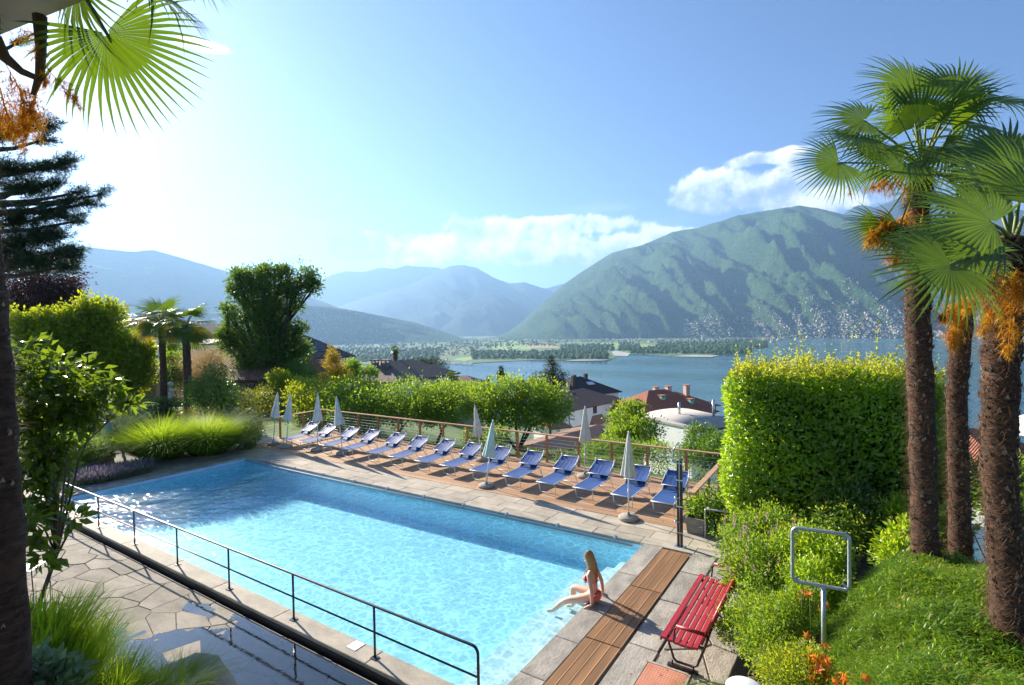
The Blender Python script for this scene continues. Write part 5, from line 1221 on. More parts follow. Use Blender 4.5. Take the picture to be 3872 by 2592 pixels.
shrub('umbrella_pine', 'dark umbrella pine behind the low white house', 'tree', [pxl(1590, 1385, 45, 22, 85), pxl(1640, 1385, 45, 22, 85), pxl(1560, 1410, 38, 18, 85), pxl(1670, 1410, 30, 16, 85), pxl(1615, 1418, 60, 18, 85)], 7000, .32, 'pine', None, 14, .35, trunk=.3, bark=M_bark_d)
shrub('golden_thuja', 'golden yellow conifer beside the house with the solar panels', 'tree', [pxl(1256, 1345, 20, 28, 48), pxl(1262, 1385, 36, 34, 48), pxl(1250, 1420, 48, 30, 48), pxl(1300, 1425, 32, 24, 48)], 7000, .18, 'yellow', None, 15, .35, trunk=.15, shell=(.6, 1.05))
shrub('round_shrub', 'dark rounded shrub right of the golden conifer', 'shrub', [pxl(1335, 1380, 26, 20, 55), pxl(1325, 1400, 30, 22, 54)], 3000, .18, 'green', None, 16, .5, trunk=.1)
shrub('leafy_shrub', 'pale leafy shrub left of the chimneys', 'shrub', [pxl(1385, 1400, 32, 14, 58), pxl(1410, 1412, 28, 14, 58), pxl(1350, 1420, 30, 16, 54)], 2600, .18, 'green', None, 17, .5, trunk=.08)
shrub('dark_conifer', 'bluish dark conifer under the big chestnut tree', 'shrub', [pxl(1120, 1420, 60, 50, 36), pxl(1180, 1440, 50, 35, 35), pxl(1060, 1450, 60, 35, 35)], 7500, .14, 'dark', None, 18, .35, trunk=.1)
shrub('leafy_shrub', 'sunny shrub in front of the solar house, left of the golden conifer', 'shrub', [pxl(1055, 1430, 38, 25, 31), pxl(1110, 1455, 50, 20, 31)], 3500, .13, 'lime', None, 19, .5, trunk=.05)
shrub('hillside_bushes', 'dark green bushes by the lake below the garden tree', 'shrub', [pxl(1760, 1460, 40, 14, 58), pxl(1800, 1470, 50, 14, 56), pxl(1700, 1465, 50, 18, 52)], 3500, .2, 'green', None, 20, .5, trunk=.1)

# left part of the garden
CH = [(943, 1071, 85, 62), (1027, 1080, 105, 70), (1160, 1052, 52, 55), (1110, 1090, 60, 45), (971, 1165, 100, 62), (1040, 1170, 90, 55), (999, 1245, 105, 62), (888, 1215, 48, 45), (866, 1300, 58, 48), (915, 1330, 55, 45), (1030, 1330, 130, 70), (1099, 1293, 62, 50), (999, 1410, 110, 62), (1085, 1395, 80, 50), (945, 1385, 60, 55)]
shrub('chestnut_tree', 'tall dark chestnut tree with a knobbly crown left of the lake', 'tree', [pxl(x, y, a, b, 38) for x, y, a, b in [(q[0], q[1], q[2] * .68, q[3] * .74) for q in CH] + [(880, 1090, 26, 24), (905, 1040, 30, 20), (1190, 1090, 26, 26), (1075, 1025, 36, 18), (1000, 1025, 34, 16), (860, 1170, 22, 20), (1130, 1240, 28, 20), (1145, 1330, 26, 26), (850, 1260, 28, 22), (1120, 1150, 24, 18), (900, 1270, 28, 22), (1060, 1250, 40, 26)]], 36000, .22, 'dark', (*ground_dir(1000, 38), -1.2), 30, .42, trunk=.38, m2='olive', bark=M_bark_d, stem='trunk', fol='crown', spread=.22, clump=11, shell=(.35, 1.18))  # olive leaves over the lobe tops paint in the sunlit crown
PLT = [(83, 1230, 42, 45), (120, 1290, 45, 42), (175, 1215, 48, 40), (215, 1270, 55, 45), (266, 1205, 45, 42), (150, 1350, 70, 50), (250, 1330, 60, 45), (290, 1265, 40, 36)]
shrub('plane_tree', 'yellow-green pollarded tree at the left, half behind the foreground leaves', 'tree', [pxl(x, y, a, b, 34) for x, y, a, b in PLT], 15000, .24, 'lime', (*ground_dir(150, 34), -.1), 31, .55, trunk=.16, stem='trunk', fol='crown', spread=.2, shell=(.4, 1.2))
PLT = [(340, 1172, 48, 40), (405, 1195, 50, 46), (330, 1250, 48, 42), (395, 1275, 58, 46), (455, 1300, 52, 48), (500, 1350, 55, 52), (420, 1360, 65, 50), (350, 1350, 55, 48), (540, 1330, 34, 50), (450, 1430, 85, 50), (360, 1430, 65, 45), (535, 1410, 40, 48)]
shrub('plane_tree', 'yellow-green pollarded tree just left of the two lawn palms', 'tree', [pxl(x, y, a, b, 35) for x, y, a, b in PLT], 24000, .25, 'lime', (*ground_dir(533, 35), -.1), 32, .55, trunk=.18, stem='trunk', fol='crown', spread=.2, shell=(.4, 1.2))
shrub('copper_beech', 'dark purple beech at the far left behind the pine', 'tree', [pxl(x, y, a, b, 44) for x, y, a, b in [(60, 1080, 130, 140), (190, 1040, 90, 90), (150, 1160, 130, 80), (235, 1150, 60, 60), (30, 1200, 120, 90), (255, 1090, 40, 40)]], 26000, .22, 'purple', (*ground_dir(60, 44), -.1), 33, .5, trunk=.3, droop=.3, stem='trunk', fol='crown', bark=M_bark_d)
def pine(name, label, boughs, depth, base, seed, nn=90):
    rng = np.random.default_rng(seed); base = np.array(base); t = empty(name, tuple(base), 0, label, 'tree'); LV = Leaves(); mb = MB()
    top = at(-40, 300, depth); mb.tube([base * 0, (at(-60, 900, depth) - base), top - base], [.35, .28, .15], 10)
    for (x, y, a, b) in boughs:
        c, r = pxl(x, y, a, b, depth); c = c - base; tr = at(-50, y + 40, depth) - base
        mb.tube([tr, (tr + c) / 2 + [0, 0, -.1], c], [.09, .06, .03], 6)
        k = max(6, int(a * b / 70)); tw = c + rand_dir(rng, k) * np.array(r) * rng.uniform(.2, 1, (k, 1)); ax = unit(rand_dir(rng, k) * .6 + unit(tw - tr) * .9 + [0, 0, .35])
        for q, d in zip(tw, ax): mb.tube([c + (q - c) * .1, q], [.018, .01], 4, cap=False)
        idx = np.repeat(np.arange(k), nn); s = rng.uniform(-.2, .34, len(idx))[:, None]
        P = tw[idx] + ax[idx] * s; D = ax[idx] * .7 + rand_dir(rng, len(idx)) * .9
        LV.leaves(P, D, rand_dir(rng, len(idx)), 0.17 * rng.uniform(.7, 1.2, len(idx)), .014, rng, .0, r=np.clip(rng.random(k)[idx] * .6 + rng.random(len(idx)) * .4, 0, .999))
    LV.build('needles', LM['pine'], t); mb.build('trunk', M_bark_d, t); return t
PB = [(40, 640, 80, 42), (166, 627, 60, 30), (244, 618, 32, 42), (83, 715, 100, 42), (195, 700, 50, 26), (250, 765, 70, 26), (333, 771, 42, 20), (383, 738, 20, 26), (290, 730, 30, 18), (194, 815, 105, 32), (285, 838, 38, 14), (55, 832, 85, 50), (28, 500, 55, 60), (110, 470, 55, 40), (194, 475, 34, 22), (160, 530, 40, 24), (139, 905, 110, 40), (230, 950, 70, 30), (270, 970, 28, 20), (30, 940, 70, 60), (180, 880, 60, 26), (72, 160, 26, 24), (120, 990, 110, 40), (235, 1010, 60, 22)]
pine('pine_tree', 'dark pine with layered needle boughs at the left against the white sky', PB, 17, (*ground_dir(-60, 17), -.1), 40, 60)
# foreground tree with large leaves
BL = [(194, 1415, 130, 70), (111, 1526, 110, 80), (277, 1498, 125, 85), (416, 1460, 40, 45), (166, 1637, 140, 105), (300, 1560, 85, 55), (139, 1790, 85, 75), (183, 1900, 55, 50), (111, 1903, 50, 60), (100, 1330, 60, 50), (470, 1530, 40, 40), (190, 1715, 80, 45)]
shrub('leafy_tree', 'foreground tree with large drooping reddish green leaves at the left', 'tree', [pxl(x, y, a, b, 4.2) for x, y, a, b in [(q[0], q[1], q[2] * .85, q[3] * .85) for q in BL]] + [pxl(x, y, a, b, 3.8) for x, y, a, b in [(278, 1962, 28, 26), (158, 2030, 30, 34), (172, 2098, 34, 22), (90, 1975, 40, 40)]], 2700, .088, 'big', (*ground_dir(40, 4.4), 1.9), 41, .52, clump=5, spread=.32, trunk=.018, droop=.45, stem='trunk', fol='crown', shell=(.2, 1.05), fork=.5)
# tall grasses, lavender and other beds on the left
def tuft(name, label, base, n, L, W, r, seed, m='grass', bend=(.3, .8), cat='grass', flare=.5, stuff=False):
    rng = np.random.default_rng(seed); base = np.array(base, float); LV = Leaves(); a = rng.uniform(0, 6.283, n); q = np.sqrt(rng.random(n))
    P = np.stack([np.cos(a) * q * r, np.sin(a) * q * r, np.zeros(n)], 1); D = np.stack([np.cos(a) * q * flare, np.sin(a) * q * flare, np.ones(n)], 1) + rng.normal(size=(n, 3)) * .12
    blades(LV, P, D, L * rng.uniform(.6, 1.1, n), W, rng, rng.uniform(*bend, n), 5); o = LV.build(name, LM[m], None); o.location = tuple(base); return tag(o, label, cat)
g1 = gnd(615, 1742, -.1); g2 = gnd(790, 1722, -.1)
tuft('tall_grass', 'left clump of tall arching ornamental grass at the pool end', g1, 9000, 2.25, .024, .50, 51, bend=(.28, .60), flare=.80)
tuft('tall_grass', 'right clump of tall arching ornamental grass beside the deck corner', g2, 9000, 2.2, .024, .50, 52, bend=(.28, .60), flare=.80)
for i, (x, y) in enumerate(((380, 1815), (450, 1800), (520, 1785), (330, 1822))):
    b = gnd(x, y + 10, -.05); rg_ = np.random.default_rng(60 + i); t = empty('lavender_bush', tuple(b), 0, 'flowering lavender bush, ' + ['second from the left by the pool end', 'third from the left by the pool end', 'rightmost by the pool end next to the tall grass', 'leftmost by the pool end'][i], 'lavender', 'lavender along the pool end')
    for (nm, m, n, L, W, z) in (('foliage', 'silver', 900, .42, .008, 0), ('flowers', 'lav', 500, .16, .020, .36)):
        LV = Leaves(); a = rg_.uniform(0, 6.283, n); q = np.sqrt(rg_.random(n)); D = np.stack([np.cos(a) * q * .9, np.sin(a) * q * .9, np.ones(n)], 1) + rg_.normal(size=(n, 3)) * .12; D = unit(D)
        P = np.stack([np.cos(a) * q * .35, np.sin(a) * q * .35, np.zeros(n)], 1) + D * (z * rg_.uniform(.8, 1.25, n))[:, None]; blades(LV, P, D, L * rg_.uniform(.7, 1.2, n), W, rg_, .1, 3); LV.build(nm, LM[m], t)
shrub('silver_shrub', 'rounded grey-green shrub left of the tall grass', 'shrub', [pxl(440, 1565, 90, 55, 20.5), pxl(360, 1600, 60, 50, 20), pxl(470, 1610, 80, 50, 20)], 6000, .07, 'silver', None, 43, .35, trunk=.05)
shrub('camellia', 'glossy camellia bush sparkling in the sun right of the lawn palms', 'shrub', [pxl(815, 1420, 45, 42, 27), pxl(790, 1490, 80, 55, 27), pxl(850, 1500, 50, 50, 26.5), pxl(745, 1480, 40, 40, 27)], 6500, .12, 'gloss', None, 44, .5, trunk=.06)
shrub('tamarisk', 'feathery tan tamarisk behind the lawn palms', 'shrub', [pxl(770, 1400, 80, 60, 33), pxl(720, 1440, 60, 50, 33), pxl(800, 1440, 60, 50, 33), pxl(800, 1350, 40, 30, 33)], 9000, .22, 'tan', None, 45, .08, trunk=.08, droop=.1, spread=.25, shell=(.2, 1.1))
shrub('leafy_shrub', 'green shrub between the two lawn palms in the distance', 'shrub', [pxl(655, 1360, 26, 26, 34), pxl(660, 1420, 40, 28, 33)], 2500, .15, 'green', None, 46, .5, trunk=.05)
shrub('thuja', 'rounded dark thuja below the ochre house', 'shrub', [pxl(635, 1310, 22, 36, 48), pxl(665, 1325, 25, 24, 48), pxl(735, 1325, 26, 20, 48)], 3000, .18, 'green', None, 47, .4, trunk=.1)
shrub('fern_bed', 'low ferns and leafy plants along the stone wall at the pool corner', 'shrub', [pxl(260, 1690, 90, 35, 18), pxl(350, 1705, 60, 25, 18), pxl(170, 1715, 70, 40, 18)], 5000, .14, 'green', None, 48, .3, trunk=0, droop=.2)
shrub('leafy_shrub', 'dark undergrowth between deck fence end and tall grass', 'shrub', [pxl(935, 1650, 40, 45, 21), pxl(960, 1615, 30, 30, 22)], 2500, .10, 'dark', None, 49, .4, trunk=.03)
shrub('orange_bed', 'orange brown flower bed behind the tall grass', 'flower bed', [pxl(760, 1560, 70, 12, 27), pxl(830, 1565, 60, 12, 26)], 2500, .10, 'tan', None, 50, .4, trunk=0)

shrub('leafy_shrub', 'dark green shrubs filling the gap between the palm trunks', 'shrub', [pxl(3620, 1800, 60, 55, 12), pxl(3720, 1830, 70, 55, 11.5), pxl(3850, 1800, 80, 50, 12.5), pxl(3800, 1900, 90, 60, 10.5), pxl(3480, 1800, 60, 60, 12)], 9000, .11, 'green', None, 70, .4, trunk=.04, m2='lime')
# right bank: shrubs, flowers and ground cover
def rb(px, py, rx, ry, d): return pxl(px, py, rx, ry, d)
spirea = shrub('spirea_shrub', 'flowering shrub with pink spikes leaning over the red bench', 'shrub', [rb(2830, 2030, 95, 75, 8.8), rb(2930, 2010, 95, 75, 8.8), rb(2850, 2130, 100, 80, 8.0), rb(2960, 2110, 90, 80, 7.8), rb(2790, 2180, 50, 55, 8.0), rb(2900, 2220, 100, 60, 7.5)], 15000, .058, 'green', None, 60, .4, trunk=.03, m2='lime')
rg_ = np.random.default_rng(5); LV = Leaves()
for i in range(46):
    px, py = rg_.uniform(2740, 3010), rg_.uniform(1970, 2290); d = rg_.uniform(7.4, 8.4); b = at(px, py, d); n = 26; h = rg_.random(n)[:, None]
    LV.leaves(b + [0, 0, .13] * h + rg_.normal(size=(n, 3)) * .010 * (1.2 - h), rand_dir(rg_, n) + [0, 0, .6], rand_dir(rg_, n), .022, .016, rg_)
tag(LV.build('flower_spikes', LM['pink'], spirea, tuple(-np.array(spirea.location))), kind='stuff')
shrub('rhododendron', 'dark rhododendron with pale bud clusters under the hedge', 'shrub', [rb(3200, 1860, 90, 60, 9.5), rb(3240, 1930, 110, 75, 9.2), rb(3180, 2000, 90, 70, 9.0), rb(3290, 2010, 80, 80, 8.8)], 8000, .085, 'gloss', None, 61, .38, clump=8, spread=.12, trunk=.04, m2='shoot')
shrub('azalea', 'bright green azalea behind the sign frame', 'shrub', [rb(3050, 2060, 90, 60, 7.6), rb(3130, 2120, 80, 70, 7.2), rb(3060, 2190, 80, 60, 6.8), rb(3150, 2230, 60, 50, 6.6)], 9000, .055, 'laurel', None, 62, .42, clump=8, trunk=.03, m2='lime')
shrub('rhododendron', 'glossy light green shrub between the palm trunks', 'shrub', [rb(3430, 1950, 60, 60, 8.6), rb(3570, 1900, 70, 80, 9.0), rb(3440, 2050, 70, 70, 8.0), rb(3570, 2020, 70, 80, 8.2), rb(3400, 2110, 70, 60, 7.6)], 9000, .095, 'laurel', None, 63, .34, clump=8, spread=.13, trunk=.03, m2='shoot')
shrub('rhododendron', 'dark glossy shrub at the right picture edge behind the thick palm', 'shrub', [rb(3840, 1850, 70, 80, 7.2), rb(3860, 1980, 70, 90, 6.8), rb(3880, 2120, 60, 90, 6.2), rb(3760, 1800, 60, 60, 8.5), rb(3850, 2260, 50, 70, 5.6)], 8000, .085, 'gloss', None, 64, .36, clump=8, trunk=.03, m2='lime')
shrub('climber', 'climbing plant hanging over the pipe barrier by the planter', 'climber', [rb(2700, 1905, 75, 40, 11.9), rb(2780, 1920, 70, 45, 11.6), rb(2640, 1930, 35, 40, 11.9), rb(2830, 1900, 50, 60, 11.4)], 4500, .10, 'green', (-2.6, 11.9, 0), 65, .4, trunk=.03, droop=.35)
shrub('azalea', 'dense small-leaved bush between bench and sign post', 'shrub', [rb(2860, 2330, 100, 60, 6.9), rb(2960, 2330, 90, 60, 6.4), rb(2790, 2380, 70, 50, 6.8), rb(2900, 2420, 100, 60, 6.2), rb(3010, 2300, 60, 60, 6.2), rb(3050, 2260, 50, 45, 6.2)], 14000, .042, 'cover', None, 66, .42, clump=9, trunk=.02, m2='lime')
shrub('box_shrub', 'yellow-green rounded box bush at the bottom beside the orange lilies', 'shrub', [rb(2960, 2530, 85, 60, 4.9), rb(3060, 2510, 80, 60, 4.8), rb(3010, 2570, 120, 60, 4.7)], 9000, .028, 'lime', None, 67, .45, clump=9, trunk=.02)
tuft('grass_tuft', 'feathery green grass at the bottom beside the bench foot', at(2720, 2560, 5.9) * [1, 1, 0] + [0, 0, .0], 2600, .42, .007, .42, 68, 'cover', (.2, .8), flare=.8)
tuft('grass_tuft', 'second feathery grass clump below the azalea at the bottom', at(2850, 2580, 5.4) * [1, 1, 0] + [0, 0, .3], 2600, .45, .007, .40, 69, 'cover', (.2, .8), flare=.8)
def lily(px, py, d, seed, nfl, hgt=.5):
    rg_ = np.random.default_rng(seed); top = at(px, py, d); base = np.array([top[0], top[1], ground_z(top[0], top[1])]); H = top[2] - base[2]; FL = []
    for i in range(nfl):
        LV = Leaves(); FL.append(LV); c = np.array([0, 0, H]) + rg_.normal(size=3) * [.07, .07, .05] * (nfl > 1); ax = unit(-np.array([FW[0], FW[1], 0]) * .5 + rand_dir(rg_, 1)[0] * .7 + [0, 0, .5])
        x = unit(np.cross(ax, [0, 0, 1.0])); y = np.cross(ax, x); an = np.arange(6) * math.pi / 3; D = np.cos(an)[:, None] * x + np.sin(an)[:, None] * y + ax * .55
        LV.leaves(np.repeat(c[None], 6, 0), D, np.repeat(ax[None], 6, 0), .058 * rg_.uniform(.9, 1.1, 6), .024, rg_, .1)
        for _ in range(2): LV.leaves(np.array([c - ax * .04 + rg_.normal(size=3) * .025]), np.array([ax + [0, 0, .6]]), np.array([[1.0, 0, 0]]), .05, .014, rg_)
    return base, FL, H
for i, (px, py, d, nfl) in enumerate(((3030, 2226, 6.0, 2), (3062, 2258, 5.9, 3), (3064, 2402, 5.3, 2), (3118, 2290, 5.7, 1), (3040, 2525, 4.7, 4), (3110, 2560, 4.6, 8), (3160, 2580, 4.5, 5), (3080, 2500, 4.7, 2), (3330, 2580, 4.4, 2), (2990, 2480, 4.9, 1))):
    base, FL, H = lily(px, py, d, 200 + i, nfl); t = empty('orange_lily', tuple(base), 0, 'orange lily ' + ['in the bed just left of the sign frame corner', 'pair under the lower left corner of the sign frame', 'open flower at the foot of the sign post', 'bud right of the sign post', 'cluster at the bottom left of the lily group', 'largest bunch of flowers at the bottom beside the box bush', 'cluster at the bottom edge right of the largest bunch', 'stem above the large bunch', 'at the bottom edge on the ground cover', 'bud on the yellow-green box bush'][i], 'lily', 'orange lilies in the bed')
    for LV in FL: LV.build('flower', LM['orange'], t)
    mb = MB(); mb.tube([(0, 0, 0), (.01, .01, H * .5), (0, 0, H)], [.006, .005, .004], 5); mb.build('stem', M_pet, t)
    LB = Leaves(); rg_ = np.random.default_rng(i); n = 12; a = rg_.uniform(0, 6.28, n); blades(LB, np.zeros((n, 3)), np.stack([np.cos(a) * .5, np.sin(a) * .5, np.ones(n)], 1), .4 * rg_.uniform(.6, 1, n), .014, rg_, .6, 5); LB.build('leaves', LM['grass'], t)
# ground cover: sprigs all over the mound
rg_ = np.random.default_rng(9); n = 150000; gx = rg_.uniform(-.9, 3.0, n); gy = rg_.uniform(2.6, 9.0, n); keep = (gx > -.55 + .25 * np.sin(gy * 3)) & (gx < 1.0 + gy * .35); gx, gy = gx[keep], gy[keep]; n = len(gx)
gz = np.array([ground_z(a, b) for a, b in zip(gx, gy)]); hump = .14 + .09 * np.sin(gx * 5.1 + np.sin(gy * 3)) + .07 * np.sin(gy * 6.3 + gx * 2) + .04 * np.sin(gx * 13 + gy * 9)
LV = Leaves(); P = np.stack([gx, gy, gz + hump * rg_.uniform(.3, 1.0, n)], 1)
tone = np.clip(.45 + .3 * np.sin(gx * 3 + gy * 2) * np.sin(gy * 4.1) + rg_.normal(size=n) * .2, 0, .955); tone[rg_.random(n) < .004] = .99
blades(LV, P, rand_dir(rg_, n) * .9 + [0, 0, .8], .085 * rg_.uniform(.5, 1.3, n), .014, rg_, .5, 2, tone)
tag(LV.build('ground_cover', LM['cover']), 'fine green ground cover on the mound under the palms', 'ground cover', kind='stuff')
tuft('dwarf_palm_fan', 'small green fan leaves at the foot of the left palm trunk', at(3570, 2180, 7.2), 60, .5, .03, .1, 91, 'palm', (.1, .4), 'plant', 1.2)
# left foreground bed
for i, (px, py, d, z, n, L, lab) in enumerate(((130, 2330, 3.7, 1.95, 1100, .42, 'upright green grass beside the palm trunk, below the chair'), (230, 2420, 3.8, 1.85, 1200, .42, 'upright green grass in front of the sunlit terrace corner'), (170, 2500, 3.4, 2.0, 1100, .40, 'upright green grass above the variegated plant'), (360, 2540, 3.9, 1.75, 1000, .36, 'upright green grass left of the dwarf palm leaf'))):
    p = at(px, py + 60, d); tuft('grass_clump', lab, (p[0], p[1], p[2] - .15), n, L, .011, .26, 81 + i, 'grass', (.1, .5), flare=.5)
tuft('grass_clump', 'thin wild grass growing over the boulder at the bottom', at(680, 2575, 4.8) - [0, 0, .12], 420, .42, .006, .14, 86, 'grass', (.3, 1.0), flare=1.0)
tuft('grass_clump', 'low grass in front of the boulder', at(530, 2600, 4.4) - [0, 0, .1], 500, .26, .007, .25, 87, 'grass', (.3, .9), flare=.9)
shrub('hosta', 'variegated pale leaved plant at the bottom left corner', 'plant', [pxl(150, 2545, 80, 35, 3.2), pxl(230, 2580, 70, 30, 3.2)], 260, .10, 'hosta', None, 85, .5, clump=5, trunk=0, spread=.3)
b = at(480, 2640, 3.9); t = empty('dwarf_palm', tuple(b), 0, 'dark green fan palm leaf at the bottom edge left of the boulder', 'palm')
for (x, y, ang, s) in ((440, 2640, 75, 150), (330, 2650, 110, 120), (520, 2640, 40, 120)): img_frond(t, b, b - [0, 0, .25], x, y, 3.9, ang, s, .1, .6, FR_STIFF[0])
# boulder
def boulder(name, label, c, r, seed, m):
    rg_ = np.random.default_rng(seed); V, F = [], []; nu, nv = 26, 16
    for j in range(nv + 1):
        for i in range(nu):
            a, b_ = 2 * math.pi * i / nu, math.pi * j / nv; d = Vector((math.cos(a) * math.sin(b_), math.sin(a) * math.sin(b_), math.cos(b_)))
            k = 1 + .22 * mnoise.noise(d * 1.6 + Vector((seed, 0, 0))) + .08 * mnoise.noise(d * 5); k = min(k, .72 / max(.3, abs(d.z)) if d.z > 0 else 9)
            V.append((d.x * r[0] * k, d.y * r[1] * k, d.z * r[2] * k))
    for j in range(nv):
        for i in range(nu): F.append((j * nu + i, j * nu + (i + 1) % nu, (j + 1) * nu + (i + 1) % nu, (j + 1) * nu + i))
    o = link(name, mesh_np(name, V, F, m, True)); o.location = tuple(c); o.rotation_euler = (.15, -.1, .4); return tag(o, label, 'boulder')
M_rock = mat('rock', (.34, .29, .22), .9, .3, 3, .8, 14, speck=.3, bdist=.03)
bp = at(690, 2560, 5.0); boulder('boulder', 'large rough boulder at the edge of the wet terrace', (bp[0], bp[1], bp[2] - .42), (.50, .46, .62), 3, M_rock)
bp = at(560, 2580, 4.8); boulder('boulder', 'small flat stone left of the large boulder', (bp[0], bp[1], bp[2] - .3), (.35, .3, .36), 8, M_rock)

# fallen leaves and petals on the stone
rg_ = np.random.default_rng(77); LV = Leaves(); n = 90; x = np.concatenate([rg_.uniform(-2.75, -1.5, 60), rg_.uniform(-16, -6, 30)]); y = np.concatenate([rg_.uniform(5.5, 10.6, 60), rg_.uniform(10.9, 12.0, 30)])
LV.leaves(np.stack([x, y, np.full(n, .012)], 1), np.stack([rg_.normal(size=n), rg_.normal(size=n), np.full(n, .05)], 1), np.tile([0, 0, 1.0], (n, 1)) + rg_.normal(size=(n, 3)) * .2, .045 * rg_.uniform(.5, 1.2, n), .022, rg_)
tag(LV.build('leaf_litter', LM['tan']), 'dry leaves scattered on the paving by the bench', 'leaves', kind='stuff')
# ------------------------------------------------------------------ houses on the slope
def tile_mat(name, c0, c1, pitch=.35, ang=0.0):
    m, t, p = principled(name); co = t.node('ShaderNodeTexCoord').outputs['UV']
    w = t.node('ShaderNodeTexWave', wave_type='BANDS', bands_direction='X', wave_profile='SIN'); t.put(w.inputs['Vector'], co); w.inputs['Scale'].default_value = 1.6; w.inputs['Distortion'].default_value = .3
    w2 = t.node('ShaderNodeTexWave', wave_type='BANDS', bands_direction='Y', wave_profile='SAW'); t.put(w2.inputs['Vector'], co); w2.inputs['Scale'].default_value = 1.0
    n = t.noise(co, 2.6, 4, .7); c = t.mix(t.maprange(n, .3, .7), c0, c1)
    h = t.math('ADD', w.outputs[1], w2.outputs[1]); t.put(p.inputs['Base Color'], c); p.inputs['Roughness'].default_value = .85
    t.put(p.inputs['Normal'], t.bump(h, 1.0, .12)); return m
M_tile_br = tile_mat('roof_tile_brown', (.24, .125, .085), (.40, .235, .165)); M_tile_red = tile_mat('roof_tile_red', (.36, .10, .055), (.48, .19, .11)); M_tile_dk = tile_mat('roof_tile_dark', (.035, .032, .032), (.07, .06, .055)); M_tile_gr = tile_mat('roof_tile_greybrown', (.17, .13, .11), (.27, .21, .175))
M_wh = mat('white_render', (.9, .9, .88), .85, .04, .6, .1, 30); M_cream = mat('cream_render', (.52, .47, .36), .85, .07, .6, .1, 30); M_ochre = mat('ochre_render', (.55, .36, .19), .85, .06, .6); M_yel = mat('yellow_render', (.58, .50, .26), .85, .06, .6); M_greyw = mat('grey_block', (.20, .20, .20), .9, .12, 1, .3, 12)
M_pane = mat('window_glass', (.03, .04, .05), .12, .1, 1, spec=.8); M_shut = mat('shutter_green', (.03, .055, .045), .6, .1, 3); M_shutb = mat('shutter_brown', (.09, .04, .025), .6, .1, 3); M_frame = mat('window_frame', (.7, .7, .68), .5, .05, 3)
M_gutter = mat('copper_gutter', (.10, .06, .045), .5, .1, 3, metal=.4); M_roofsheet = mat('roof_membrane', (.44, .40, .36), .8, .12, .4, .2, 6); M_blue = mat('blue_paint', (.03, .10, .50), .5, .05, 3); M_solar = mat('solar_panel', (.012, .018, .04), .18, .1, 2, spec=.8)

